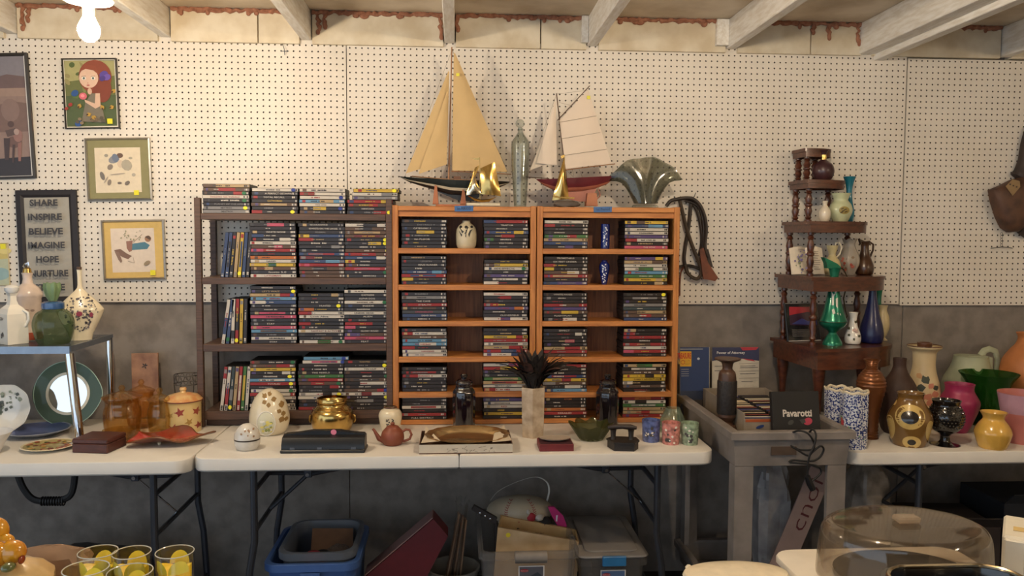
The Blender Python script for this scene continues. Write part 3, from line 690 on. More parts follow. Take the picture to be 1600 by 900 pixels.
# brass desk sailboat in front
Y2 = -.222; p = W(756, 320, Y2)
bb = thing('brass_sailboat', 'small brass sailboat sculpture on a marble slab before the tall sailboat', 'figurine', (p.x, Y2, zrackA))
MB().box((rel(bb, 729, 0).x, -.022, .0004), (rel(bb, 800, 0).x, .022, rel(bb, 0+756, 316.5).z), bev=.001).build('marble_base', mat('cream_marble', (214, 198, 166), .3, scale=18), bb) if False else MB().box((rel(bb, 729, 318).x, -.02, .0004), (rel(bb, 781, 318).x, .02, .0115), bev=.001).build('marble_base', mat('cream_marble', (214, 198, 166), .3, scale=18), bb)
hull(bb, [(731, 305), (740, 309.5), (752, 312), (765, 311), (776.5, 307)], [(732, 307), (742, 314), (753, 316.3), (764, 315.5), (775, 308)], .012, 'hull', [M_brass], Y2)
MB().tube([rel(bb, 750, 312), rel(bb, 749.5, 245.5)], .0012, 8).build('mast', M_brass, bb)
sail([(750.5, 303), (783, 306.5), (772.5, 253), (750.5, 263)], Y2-.001, .014, 'mainsail', M_brass, bb)
sail([(728.5, 305), (752, 302), (742, 277), (740, 275)], Y2-.012, .014, 'jib', mat('silvery_brass', (224, 214, 190), .2, 1), bb)
sail([(728.5, 303), (735, 300), (749, 258), (742, 262)], Y2-.004, .004, 'genoa', M_brass, bb)
MB().prism([rel(bb, *q) for q in ((735, 246.8), (741, 247.6), (749, 246.5), (749, 249.5), (742, 249.3))], (0, -.0006, 0)).build('pennant', M_brass, bb)
# decanter
M_clear = thin('smoky_clear_glass', (206, 216, 208), (112, 126, 120))
dec = vase('glass_decanter', 'tall clear glass decanter with ball stopper between the two sailboats', 'decanter', 812.6, [(9.4, 322), (10.2, 315), (12.5, 280), (14, 250), (14.3, 232), (13.6, 222), (8, 213), (4.6, 208), (3.8, 204), (4, 201)], M_clear, zrackA, Y=-.19, th=.002)
dec2 = MB(); c = rel(dec, 812.6, 193.2)
dec2.lathe([(0, -.026), (.0085, -.026), (.009, -.018), (.006, -.016), (.010, -.0145), (.017, -.008), (.0188, 0), (.016, .009), (.009, .0155), (0, .0175)], 24, c=(c.x, 0, c.z)).build('stopper', M_clear, dec)
# gaff-rigged boat
p = W(890, 320, Yb); gb = thing('model_sailboat', 'gaff-rigged model sailboat with white sails and burgundy hull on right rack', 'model boat', (p.x, Yb, zrackB))
sheer = [(838, 280), (850, 280.4), (868, 280), (890, 278.8), (912, 277.8), (935, 276.6), (952, 275.6), (962.5, 274.8)]
keel = [(839, 281.5), (850, 290), (864, 296.5), (886, 300), (908, 299), (930, 295), (948, 288), (960, 279)]
M_burg = mat('burgundy_hull', (104, 38, 44), .35, coat=.3); M_pinkh = mat('rose_wood_hull', (172, 104, 82), .4, coat=.2)
hull(gb, sheer, keel, .036, 'hull', [M_burg, M_burg, M_pinkh], Yb, stripe=2)
MB().prism([rel(gb, *q, .004) for q in ((866, 297), (880, 310), (905, 315), (921, 315), (932, 295), (900, 299))], (0, -.008, 0)).build('keel_fin', M_pinkh, gb)
MB().tube([rel(gb, 935, 295), rel(gb, 938, 305), rel(gb, 930, 315), rel(gb, 921, 315)], .0022, 8).build('rudder', M_pinkh, gb)
MB().tube([rel(gb, 885, 280), rel(gb, 869.5, 146)], [.0034, .0022], 10).build('mast', M_dspar, gb)
MB().tube([rel(gb, 871, 188, -.004), rel(gb, 921.5, 134, -.004)], .002, 8).build('gaff', M_dspar, gb)
MB().tube([rel(gb, 884, 265.5, -.003), rel(gb, 961, 256, -.003)], .002, 8).build('boom', M_spar, gb)
MB().tube([rel(gb, 822, 276.5), rel(gb, 858, 279)], .002, 8).build('bowsprit', M_dspar, gb)
M_wsail = mat('white_sailcloth', (226, 208, 188), .8, var=.05, scale=12)
sail([(884, 264), (955.5, 255), (919, 140), (874, 188)], Yb-.002, .010, 'mainsail', M_wsail, gb)
sail([(828, 266), (868, 252), (868.5, 171), (867, 168)], Yb-.003, .008, 'jib', M_wsail, gb)
sail([(838, 255), (870, 258), (868.5, 160), (867, 158)], Yb-.018, .006, 'flying_jib', M_wsail, gb)
lines(gb, [((869.5, 147), (918, 141)), ((869.5, 147), (823, 276)), ((876, 200), (897, 275)), ((880, 262), (897, 277)), ((904, 262), (910, 277)), ((873, 160), (893, 165)), ((958, 257), (957, 273)), ((873, 190), (884, 262))], Yb)
mbk = MB()
for (a, b, c_, d_) in ((874, 191, 932, 181), (876, 217, 938, 207), (880, 243, 948, 233)): mbk.tube([rel(gb, a, b, -.0075), rel(gb, (a+c_)/2, (b+d_)/2, -.0155), rel(gb, c_, d_, -.0065)], .0006, 4)
mbk.build('reef_line', M_rope, gb)
MB().prism([rel(gb, 913, 322.6, .025), rel(gb, 931, 322.6, .025), rel(gb, 929, 303, .025), rel(gb, 915, 303, .025)], (0, -.05, 0), M=Matrix.Translation((0, 0, .0005))).build('cradle', mat('stand_wood', (178, 112, 74), .5), gb, smooth=0)
Ps = Print(-.012); Ps.add(rect(-.007, -.007, .007, .007), (232, 222, 70)); Ps.build('price_sticker', gb, rel(gb, 919, 153))
# brass single-sail sculpture
p = W(882, 322, Y2); bs = thing('brass_sailboat', 'brass single-sail sculpture on a rough stone before the burgundy sailboat', 'figurine', (p.x, Y2, zrackB))
rs = random.Random(3)
mbk = MB(); mbk.lathe([(0, 0), (.05, 0), (.056, .007), (.050, .016), (.03, .022), (0, .024)], 16, c=(rel(bs, 884, 320).x, 0, .0004), sy=.5, wave=lambda k, a: (.006*math.sin(a*3+k)+.004*math.sin(a*7), .002*math.sin(a*5+k)))
mbk.build('stone_base', mat('rough_brown_stone', (96, 84, 74), .8, scale=40, bump=.6), bs)
MB().tube([rel(bs, 884, 316), rel(bs, 882, 241)], .0012, 8).build('mast', M_brass, bs)
sail([(862.5, 313), (889, 311), (881.5, 248), (881, 246)], Y2-.002, .016, 'mainsail', M_brass, bs)
MB().prism([rel(bs, *q) for q in ((863, 305), (880, 308), (898, 308.5), (896, 311), (866, 309))], (0, -.010, 0)).build('hull', M_brass, bs)
MB().prism([rel(bs, *q) for q in ((882, 241.5), (876, 244), (877.5, 248), (882, 245.5))], (0, -.0006, 0)).build('pennant', M_brass, bs)
# smoky fan vase
M_smoke = thin('smoky_green_glass', (150, 154, 142), (58, 62, 56), .06, .06, (104, 108, 98))
Yf = -.165; p = W(1008, 322, Yf); fan = bpy.data.objects.new('tmp', None)
out = [(24, 322-6), (25.5, 311), (31, 298), (38, 285), (46, 281), (54, 283), (59, 281), (60.5, 274), (58, 266), (48, 257), (34, 250), (17, 246.5), (0, 246)]
fo = thing('fan_vase', 'smoky green glass fan vase with clear foot on the right oak rack', 'vase', (p.x, Yf, zrackB))
k = 1/ppm(p)
ringO = [(hw*k*(.93 if i < 3 else 1), W(1008, y, Yf).z-zrackB) for i, (hw, y) in enumerate([(19, 318), (23, 311), (28, 302), (32, 293), (38, 286), (46, 283), (55, 282.5), (60, 281)])]
vs = []; fs = []; n = 36
def fanwall(off):
    rings = []
    for i, (r, z) in enumerate(ringO):
        t = i/(len(ringO)-1); dep = .040*(1-t)+.013*t; rr = []
        for j in range(n):
            a = 2*PI*j/n; arch = t**1.6*(1-abs(math.cos(a))**2.4)*.092+t**2*.004*math.cos(9*a)
            rr.append(len(vs)); vs.append(((r-off)*math.cos(a), max(dep-off, .003)*math.sin(a), z+arch))
        rings.append(rr)
    return rings
o1 = fanwall(0); o2 = fanwall(.004)
for Rg, fl in ((o1, 0), (o2, 1)):
    for A_, B_ in zip(Rg, Rg[1:]):
        for j in range(n):
            q = (A_[j], A_[(j+1) % n], B_[(j+1) % n], B_[j]); fs.append(q[::-1] if fl else q)
for j in range(n): fs.append((o1[-1][j], o1[-1][(j+1) % n], o2[-1][(j+1) % n], o2[-1][j]))
fs.append(tuple(o1[0])[::-1]); fs.append(tuple(o2[0]))
MB().add(vs, fs).build('bowl', M_smoke, fo)
MB().lathe([(0, .0004), (.052, .0004), (.054, .004), (.05, .010), (.046, .012), (0, .012)], 32, sy=.8, wave=lambda k, a: (.003*math.cos(12*a), 0)).build('foot', M_clear, fo)

# ================================================================ INSIDE THE OAK RACKS
zA = shA[0]
jug = vase('stoneware_jug', 'beige stoneware jug with dark iris motif on top shelf of left rack', 'jug', 728.5, [(13, 387.5), (15.5, 382), (16.3, 370), (15, 358), (11, 352), (7.2, 349), (6, 346.5), (6.4, 344.8)], mat('beige_stoneware', (202, 188, 156), .35, coat=.2), zA, Y=-.19)
sh = [pxp(jug, [(725.2, 366), (729, 364), (732.5, 355), (730.5, 355.5)]), pxp(jug, [(722, 365), (725, 362), (718.5, 354), (717.5, 356)]), pxp(jug, [(733, 371), (736, 362), (738.5, 358), (734, 360), (731.5, 366)]), pxp(jug, [(721, 370), (718, 363), (717.5, 360), (722.5, 367)]), pxp(jug, [(727, 370), (727.8, 359), (729, 359), (728.4, 371)]), pxe(jug, 728.5, 355, 2.6, 2.4), pxe(jug, 720, 354.5, 2.2, 2), pxe(jug, 737, 354.6, 2.2, 2)]
decal(jug, sh, flat((44, 42, 40)), 'iris_motif')
M_cob = mat('cobalt_china', (26, 38, 104), .15, coat=.6)
for k, (prof, zz, lb) in enumerate((([(6.8, 388), (7, 384), (7, 356), (6.8, 351), (7, 350)], shB[0], 'small cobalt cylinder vase with white blossoms on top shelf of right rack'),
                                    ([(4, 443.8), (5, 440), (6.5, 430), (8.2, 420), (7.6, 413), (4.6, 409), (4.2, 407.5), (5.6, 406.5)], shB[1], 'small cobalt baluster vase with white blossoms, second shelf of right rack'))):
    v = vase('cobalt_vase', lb, 'vase', 945.5 if k == 0 else 944, prof, M_cob, zz, Y=-.20, th=.002)
    rs = random.Random(5+k); shp = []
    y0_, y1_ = (356, 386) if k == 0 else (413, 442)
    for i in range(17):
        shp.append(pxe(v, (945.5 if k == 0 else 944)+rs.uniform(-2.8, 3.4), y0_+(y1_-y0_)*i/17, rs.uniform(.7, 1.7), rs.uniform(.6, 1.3), 7, rs.uniform(0, 3)))
    decal(v, shp, flat((214, 216, 222)), 'blossom_motif')
# dark glass canisters in front of the racks
M_dkglass = mat('black_amethyst_glass', (22, 14, 20), .08, var=.1, coat=.8)
for cx, lb in ((725, 'dark amethyst glass canister standing before the left oak rack'), (948.5, 'dark amethyst glass canister standing before the right oak rack')):
    prof = [(14.5, 677), (16.5, 672), (16.8, 650), (17.5, 626), (17, 612), (13, 606), (12.6, 603)] if cx < 800 else [(15, 674), (16.6, 668), (17, 648), (17.6, 624), (17, 612), (13, 606), (12.6, 603)]
    v = vase('glass_canister', lb, 'canister', cx, prof, M_dkglass, Y=-.305, open_=False, wave=lambda k, a: (.0012*math.cos(8*a), 0), n=48)
    q = rel(v, cx, 603)
    MB().lathe([(0, -.002), (.030, -.002), (.031, .0), (.031, .010), (.034, .012), (.033, .017), (.024, .026), (.014, .029), (.010, .031), (.012, .036), (.013, .044), (.009, .050), (0, .052)], 32, c=(0, 0, q.z), wave=lambda k, a: (.0008*math.cos(8*a), 0)).build('lid', M_dkglass, v)

# ================================================================ ON THE CENTRE TABLE
def tpoint(px, py): return T(px, py, ZT)
# big porcelain egg with a window
egg = vase('porcelain_egg', 'large cream porcelain egg with oval flower window on centre table', 'ornament', 421.5, [(17, 680), (23, 675), (29, 664), (30.8, 652), (28.5, 637), (22, 621), (13, 611), (5, 607.3), (.6, 606.8)], M_cream_china, open_=False, n=40)
c = rel(egg, 415.5, 656)
k = 1/ppm(Vector(egg.location)); mbk = MB()
def rim_on(o, cx, cy, hw, hh, r, m, name):
    pts = pxe(o, cx, cy, hw, hh, 28); P3 = []
    for x, z in pts:
        rr = radius_at(o, z)+.0006; y = -math.sqrt(max(rr*rr-x*x, 1e-6)); th_ = face_cam(o); P3.append((x*math.cos(th_)-y*math.sin(th_), x*math.sin(th_)+y*math.cos(th_), z))
    return MB().tube(P3, r, 6, closed=True).build(name, m, o)
decal(egg, [pxe(egg, 416, 656, 12.5, 18, 24)], flat((216, 212, 186)), 'window_scene')
rs = random.Random(2); cols = [(226, 206, 70), (238, 234, 220), (150, 160, 96), (196, 200, 190), (230, 216, 120)]
for kk, cc in enumerate(cols): decal(egg, [pxe(egg, 416+rs.uniform(-8, 8), 660+rs.uniform(-8, 9), rs.uniform(1.6, 3), rs.uniform(1.4, 2.8), 9) for _ in range(5)], flat(cc), 'window_flower', eps=.0009+kk*.0003)
rim_on(egg, 416, 656, 13.5, 19, .0022, M_white_china, 'window_rim')
shp = [leaf_shape(*pxe(egg, x, y, 1, 1)[8], s*k, a) for x, y, s, a in ((418, 618, 9, 2.4), (421, 616, 8, 1.2), (424, 621, 9, .2), (418, 622, 8, 3.6), (421, 624, 8, 4.6), (441, 634, 11, 1.7), (443, 638, 9, 4.7), (443, 646, 11, 4.2), (440, 640, 8, 2.6), (446, 655, 8, 1.2))]
for q_ in shp: decal(egg, [q_], flat((146, 112, 62)), 'gold_leaf')
# small egg-shaped box
sm = vase('egg_trinket_box', 'small round white trinket box with thin dark band beside the large egg', 'box', 386.5, [(10, 704), (15, 701), (19, 694), (19.6, 686.5)], mat('grey_white_china', (214, 208, 198), .2, coat=.4), open_=False)
zq = rel(sm, 386.5, 686.5).z; k = 1/ppm(Vector(sm.location))
MB().lathe([(0, zq), (19.7*k, zq), (19.9*k, zq+.002), (19.8*k, zq+.0045), (0, zq+.005)], 36).build('band', mat('dark_gilt_band', (70, 60, 52), .3, .6), sm)
S2 = smooth_prof([(19.6*k, zq+.005), (18.5*k, zq+11*k), (14*k, zq+19*k), (7*k, zq+24*k), (.6*k, zq+25.4*k)], 4)
lid = MB().lathe([(0, zq+.005)]+S2+[(0, zq+25.5*k)], 36).build('lid', mat('grey_white_china', (214, 208, 198), .2, coat=.4), sm); PROF[lid.name] = S2
shp = [leaf_shape(x*k, zq+z*k, s*k, a) for x, z, s, a in ((-4, 15, 4, 1), (0, 17, 4, .2), (4, 14, 4, 2), (-7, 11, 4, 2.5), (8, 17, 4, .8), (2, 11, 3, 4), (9, 10, 4, 5))]
decal(lid, shp, flat((158, 126, 96)), 'sprig_motif')
# brass pot
pot = vase('brass_pot', 'polished brass pot with flared rim before the walnut shelves', 'pot', 519.5, [(22, 677), (29, 670), (33, 655), (32, 643), (26, 636), (23, 633), (22.2, 630), (24, 626), (23, 621.5)], M_brass, th=.002, n=48)
zq = rel(pot, 519.5, 638).z; k = 1/ppm(Vector(pot.location))
MB().tube([(28.6*k*math.cos(a*PI/20), 28.6*k*math.sin(a*PI/20), zq) for a in range(40)], .0018, 6, closed=True).build('beaded_band', M_brass, pot)
for s in (-1, 1):
    x = s*33.5*k; zc = rel(pot, 519.5, 655).z
    MB().tube([(x*.9, 0, zc+.02), (x*1.03, 0, zc+.014), (x*1.05, 0, zc-.004), (x*1.0, 0, zc-.012)], .0035, 8).build('lug', M_brass, pot)
# three-hole punch
p = tpoint(504, 709); pn = thing('hole_punch', 'long black three-hole punch with round pink sticker at table front', 'hole punch', (p.x, p.y+.045, ZT), R(-1.2))
k = 1/ppm(p); L = 66*k
MB().box((-L, -.043, .0005), (L, .045, .012), bev=.003).build('base', M_black, pn)
MB().prism([(-L+.003, -.034, .0122), (-L+.003, .035, .0122), (-L+.003, .035, .05), (-L+.003, .018, .058), (-L+.003, -.018, .05), (-L+.003, -.032, .030)], (2*L-.006, 0, 0)).build('body', M_black, pn, smooth=30)
MB().prism([(-L+.008, .006, .0575), (-L*.6, .006, .062), (-L*.3, .006, .069), (L*.35, .006, .069), (L*.62, .006, .062), (L-.008, .006, .0575), (L-.008, .006, .05), (-L+.008, .006, .05)], (0, .030, 0)).build('lever', M_black, pn)
for x in (-.72, -.08, .72): MB().box((x*L-.008, -.036, .012), (x*L+.008, -.0325, .02)).build('punch_slot', mat('slot_steel', (120, 120, 124), .3, .9), pn)
Ps = Print(0); Ps.add(ell(0, 0, 4.6*k, 4.4*k, 18), (226, 128, 150)); Ps.build('price_sticker', pn, (rel(pn, 521, 681).x, .0052, .0645))
# small urn vase
urn = vase('ceramic_urn', 'small cream urn with dark floral motif and brown rim behind the teapot', 'urn', 610, [(12, 676), (14, 671), (17.5, 655), (18, 647), (15, 641), (11, 638.5), (9.5, 637)], M_cream_china, open_=True)
MB().lathe([(9*1/ppm(urn.location), 0), (10.5/ppm(urn.location), .001), (10/ppm(urn.location), .005), (8/ppm(urn.location), .005)], 28, c=(0, 0, rel(urn, 610, 637).z)).build('rim', mat('brown_glaze', (96, 60, 40), .3), urn)
rs = random.Random(8); decal(urn, [pxe(urn, 610+rs.gauss(0, 4), 655+rs.gauss(0, 3.4), rs.uniform(.8, 1.7), rs.uniform(.7, 1.4), 7) for _ in range(20)], flat((66, 58, 58)), 'floral_motif')
# teapot
tp = vase('clay_teapot', 'small red-brown clay teapot with spout to the left', 'teapot', 613.5, [(11, 697), (14.5, 693), (18, 684), (16.5, 675), (12, 669.5), (10.5, 668)], mat('red_clay', (134, 70, 48), .5, var=.1), open_=False)
k = 1/ppm(tp.location); zq = rel(tp, 613.5, 668).z
MB().lathe([(0, zq), (10.3*k, zq), (9.4*k, zq+2*k), (5*k, zq+3.6*k), (2.6*k, zq+4*k), (3.6*k, zq+6.6*k), (2*k, zq+8.4*k), (0, zq+8.6*k)], 28).build('lid', mat('red_clay', (134, 70, 48), .5), tp)
MB().tube([rel(tp, x, y) for x, y in ((600, 688), (592, 685), (588, 678), (584.5, 672), (582, 670))], [5*k, 4*k, 2.8*k, 2.1*k, 1.7*k], 12).build('spout', mat('red_clay', (134, 70, 48), .5), tp)
MB().tube([rel(tp, x, y) for x, y in ((628, 675), (634, 671), (640, 672), (643, 679), (640, 686), (632, 689), (629, 689))], 2*k, 10).build('handle', mat('red_clay', (134, 70, 48), .5), tp)
# silver tray lying in a shallow box
p0, p1 = tpoint(655, 710), tpoint(801, 709); xm = (p0.x+p1.x)/2; hwx = (p1.x-p0.x)/2; dpt = .20
bx = thing('cardboard_tray_box', 'shallow cardboard box with ink sketch on its side holding a metal platter', 'box', (xm, p0.y+dpt/2, ZT))
M_card = mat('white_card', (206, 194, 174), .7, scale=20); M_cardin = mat('brown_card', (92, 62, 44), .8)
MB().box((-hwx, -dpt/2, .0004), (hwx, dpt/2, .004)).build('bottom', M_cardin, bx, smooth=0)
MB().box((-hwx, -dpt/2, .004), (hwx, -dpt/2+.003, .033)).build('side', M_card, bx, smooth=0)
MB().box((-hwx, dpt/2-.003, .004), (hwx, dpt/2, .036)).build('side', M_cardin, bx, smooth=0)
for s in (-1, 1): MB().box((s*hwx, -dpt/2+.003, .004), (s*(hwx-.003), dpt/2-.003, .036)).build('side', M_cardin, bx, smooth=0)
for (xa, s) in ((-hwx+.035, -1), (hwx-.04, 1)):
    MB().add([(xa-.03, -.075, .034), (xa+.04, -.06, .036), (xa+s*.02, .095, .055), (xa-.02, .02, .041)], [(0, 1, 2, 3)]).build('tissue_paper', mat('tissue_paper', (206, 190, 164), .8), bx)
Ps = Print(-dpt/2-.0004); rs = random.Random(4)
for _ in range(16):
    x = rs.uniform(-.07, .10); z = rs.uniform(.008, .026); Ps.line([(x, z), (x+rs.uniform(-.012, .012), z+rs.uniform(-.008, .006)), (x+rs.uniform(-.016, .016), z+rs.uniform(-.01, .006))], .0009, (86, 74, 64))
Ps.build('ink_sketch', bx)
plat = MB(); rx, ry = .152, .082
plat.lathe([(0, .006), (.66, .006), (.74, .010), (.80, .018), (.97, .024), (1.0, .026), (1.0, .028), (.96, .027), (.79, .021), (.72, .013), (.65, .009), (0, .009)], 56, M=Matrix.Diagonal((rx, ry, 1, 1)), wave=lambda k, a: (.022*math.cos(16*a) if 3 < k < 9 else 0, .05*0))
pl = plat.build('silver_platter', mat('tarnished_silver', (206, 176, 130), .22, .9, var=.12, scale=20)); pl.location = (xm+.006, p0.y+dpt/2+.004, ZT+.020); pl.rotation_euler = (R(9), 0, 0)
tag(pl, 'oval tarnished silver platter with scalloped rim lying in cardboard box', 'platter')
# hexagonal stone vase with feathers
p = tpoint(833, 686); vz = W(833, 604, p.y+.05).z-ZT; k = 1/ppm(p)
hexv = bpy.data.objects.new('tmp', None)
prof = [(0, 0), (18.5*k, 0), (18.7*k, .004), (19.5*k, vz*.3), (20.6*k, vz-.003), (20*k, vz), (17*k, vz), (16.4*k, .012), (0, .012)]
hv = MB().lathe(prof, 6, M=Matrix.Rotation(R(22), 4, 'Z')).build('stone_vase', mat('pinkish_travertine', (196, 176, 150), .5, scale=26, bump=.15, col2=(160, 138, 112)), smooth=20)
hv.location = (p.x+.004, p.y+.046, ZT); tag(hv, 'tall six-sided travertine vase holding dark feathers in the table centre', 'vase')
fb = thing('feather_bunch', 'bunch of dark brown feathers fanning out of the travertine vase', 'feathers', (hv.location.x, hv.location.y, ZT+vz*.55))
M_fea = mat('dark_feather', (42, 32, 28), .7, scale=60, col2=(24, 20, 18)); M_fea2 = mat('rust_feather', (84, 50, 38), .7, scale=60, col2=(38, 28, 24))
rs = random.Random(21); h0 = vz*.45
for i in range(60):
    a = rs.uniform(0, 2*PI); lean = rs.uniform(.15, 1.05) if i > 9 else 1.2; L = rs.uniform(.085, .145)*(1.35 if i < 10 else 1); droop = rs.uniform(.0, .6)+lean*.5
    ax = Vector((math.cos(a), math.sin(a)*.55, 0)); pts = []; q = Vector((0, 0, h0-.03))+ax*.012; ang = lean*.35
    for s in range(9):
        pts.append(q.copy()); q = q+(ax*math.sin(ang)+Vector((0, 0, 1))*math.cos(ang))*(L/6 if s > 1 else .028); ang += droop*.28 if s > 1 else lean*.1
    side = Vector((-math.sin(a), math.cos(a), .2)).normalized(); vs = []; fs = []
    for s, q_ in enumerate(pts):
        w_ = [.001, .001, .005, .014, .018, .018, .015, .009, .001][s]*rs.uniform(.8, 1.1); up = Vector((0, 0, .002))
        vs += [q_-side*w_, q_+up, q_+side*w_]
    for s in range(8): fs += [(3*s, 3*s+1, 3*s+4, 3*s+3), (3*s+1, 3*s+2, 3*s+5, 3*s+4)]
    MB().add(vs, fs).build('feather', M_fea if rs.random() < .72 else M_fea2, fb)
# maroon presentation box with a little silver dish
p0, p1 = tpoint(843, 706), tpoint(897, 706); hwx = (p1.x-p0.x)/2
mx_ = thing('maroon_gift_box', 'small maroon lidless box with silver dish set in it', 'box', ((p0.x+p1.x)/2, p0.y+.05, ZT))
MB().box((-hwx, -.05, .0004), (hwx, .05, .026), bev=.0015).build('tray', mat('maroon_card', (112, 34, 36), .5), mx_, smooth=0)
MB().box((-hwx+.004, -.046, .0262), (hwx-.004, .046, .0275)).build('padding', mat('dark_velvet', (66, 22, 28), .9), mx_, smooth=0)
d = MB().lathe([(0, .001), (.026, .001), (.046, .008), (.048, .011), (.045, .010), (.024, .004), (0, .004)], 36, wave=lambda k, a: (.0015*math.cos(14*a) if 1 < k < 5 else 0, 0)).build('silver_dish', mat('pale_silver', (216, 204, 186), .3, .6)); d.location = (mx_.location.x, mx_.location.y, ZT+.0277); d.scale = (1.15, .75, 1)
tag(d, 'small pale silver dish resting in the maroon gift box', 'dish')
# green ruffled glass bowl
M_gg = thin('olive_green_glass', (112, 116, 66), (52, 56, 26), .06, .35, (84, 88, 44))
vase('ruffled_glass_bowl', 'olive green ruffled glass bowl beside the travertine vase', 'bowl', 923.5, [(13, 689), (18, 686), (25, 676), (31, 667), (34, 662)], M_gg, th=.004, n=72, sub=3, wave=lambda k, a: ((.0005*k*math.cos(9*a), .0005*k*math.cos(9*a+.6)) if k < 14 else (.0004*(26-min(k, 26))*math.cos(9*a), .0004*(26-min(k, 26))*math.cos(9*a+.6))))
# antique charcoal iron
p = tpoint(976, 706); ir = thing('antique_iron', 'antique dark cast flat iron with twin-post handle', 'iron', (p.x, p.y+.045, ZT), R(-8))
M_iron = mat('dark_cast_iron', (58, 52, 48), .5, .5, scale=30, bump=.2)
k = 1/ppm(p)
MB().prism([(-.052, .02, .0005), (-.030, -.04, .0005), (.040, -.04, .0005), (.058, .0, .0005), (.050, .045, .0005), (-.03, .05, .0005)], (0, 0, .026)).build('body', M_iron, ir, smooth=0)
MB().prism([(-.056, .02, .0262), (-.032, -.043, .0262), (.043, -.043, .0262), (.062, .0, .0262), (.053, .048, .0262), (-.032, .053, .0262)], (0, 0, .006)).build('top_plate', M_iron, ir, smooth=0)
for s in (-.032, .032): MB().lathe([(0, .0322), (.011, .0322), (.009, .04), (.010, .06), (.012, .066), (0, .067)], 14, c=(s, .01, 0)).build('post', M_iron, ir)
MB().tube([(-.052, .01, .074), (-.03, .01, .077), (0, .01, .078), (.03, .01, .077), (.052, .01, .074)], [.006, .010, .0085, .010, .006], 12).build('handle', mat('dark_wood_grip', (48, 36, 30), .5), ir)
# mercury-glass votives
for cx, yb_, col, nm in ((1017, 691.5, (92, 104, 152), 'blue'), (1048, 695.5, (196, 128, 118), 'pink'), (1077.5, 696, (146, 162, 134), 'pale green')):
    hw = 13.6 if cx < 1060 else 13
    v = vase('votive_glass', '%s mercury-glass votive cup with clear patches at right end of centre table' % nm, 'votive', cx, [(hw-2, yb_), (hw-.6, yb_-2), (hw, yb_-10), (hw+.8, yb_-36)], mat('mercury_glass_'+nm.replace(' ', '_'), tuple(min(255, int(x*1.15)) for x in col), .25, .12, scale=70, col2=tuple(int(x*.8) for x in col), coat=.4), th=.002, n=28)
    rs = random.Random(int(cx)); decal(v, [leaf_shape(*pxe(v, cx+rs.uniform(-8, 6), yb_-rs.uniform(10, 30), 1, 1)[0], rs.uniform(.008, .018), rs.uniform(0, 6)) for _ in range(6)], flat((66, 60, 58)), 'clear_patch')
    decal(v, [leaf_shape(*pxe(v, cx+rs.uniform(-8, 6), yb_-rs.uniform(8, 30), 1, 1)[0], rs.uniform(.005, .011), rs.uniform(0, 6)) for _ in range(6)], flat((222, 214, 200)), 'silver_patch', eps=.0009)
vase('frosted_glass_vase', 'squat pale green tinted glass vase behind the votive cups', 'vase', 1051, [(21, 668), (22, 664), (20, 656), (14, 645), (11, 637)], thin('pale_green_glass', (206, 226, 206), (120, 150, 126), .1, .12), Y=-.40, th=.002)
# ================================================================ CORNER SHELF WITH SPINDLES
cs = thing('corner_shelf', 'five-tier dark cherry spindle corner shelf standing on the right table against pegboard', 'shelf', (1.824, -.03, ZT))
co = Vector(cs.location)
def tier(z, x0, xf, yf, x1, y1, apron, name='tier'):
    """top with straight left side and bowed front; world coordinates"""
    n = 12; out = [(x0, -.032)]
    for k in range(n+1):
        t = k/n; a = t*PI/2
        out.append((xf+(x1-xf)*math.sin(a)**1.25*1.0, yf+(y1-yf)*(1-math.cos(a))**1.15))
    out.append((x1, -.032)); mb = MB()
    mb.prism([(x-co.x, y-co.y, z-ZT-.014) for x, y in out], (0, 0, .014)); mb.build(name, M_cherry, cs, smooth=20)
    cx, cy = sum(p[0] for p in out)/len(out), sum(p[1] for p in out)/len(out)
    ins = [(cx+(x-cx)*.955, cy+(y-cy)*.955) for x, y in out]; ins2 = [(cx+(x-cx)*.90, cy+(y-cy)*.90) for x, y in out]
    vs = []; N = len(out)
    for ring, zz in ((ins, z-.0142), (ins, z-apron), (ins2, z-apron), (ins2, z-.0142)): vs += [(x-co.x, y-co.y, zz-ZT) for x, y in ring]
    fs = []
    for r0 in range(4):
        for j in range(N): a_, b_ = r0*N, ((r0+1) % 4)*N; fs.append((a_+j, b_+j, b_+(j+1) % N, a_+(j+1) % N))
    MB().add(vs, fs).build('apron', M_cherry, cs, smooth=20)
def spindle(x, y, z0, z1, r=.0135, name='spindle'):
    h = z1-z0; P = [(0, 0), (r, 0), (r, .05), (r*.62, .07), (r*1.05, .12), (r*.7, .17), (r*1.15, .32), (r*.8, .45), (r*1.2, .49), (r*1.2, .52), (r*.8, .56), (r*1.15, .68), (r*.7, .83), (r*1.05, .88), (r*.62, .93), (r, .95), (r, 1), (0, 1)]
    MB().lathe([(a, b_*h) for a, b_ in P], 14, c=(x-co.x, y-co.y, z0-ZT)).build(name, M_cherry, cs)
Z5 = 1.066; Z4 = 1.346; Z3 = 1.572; Z2 = 1.747; Z1 = 1.882
tier(Z5, 1.828, 1.862, -.42, 2.26, -.24, .085)
tier(Z4, 1.842, 1.868, -.35, W(1370, 440, -.12).x, -.17, .058)
tier(Z3, 1.868, 1.888, -.27, W(1346, 350, -.1).x, -.14, .046)
tier(Z2, 1.893, 1.905, -.20, W(1314, 290, -.08).x, -.11, .036)
tier(Z1, 1.905, 1.915, -.15, W(1293, 240, -.06).x, -.09, .036)
XR3, XR2 = W(1346, 350, -.1).x, W(1314, 290, -.08).x
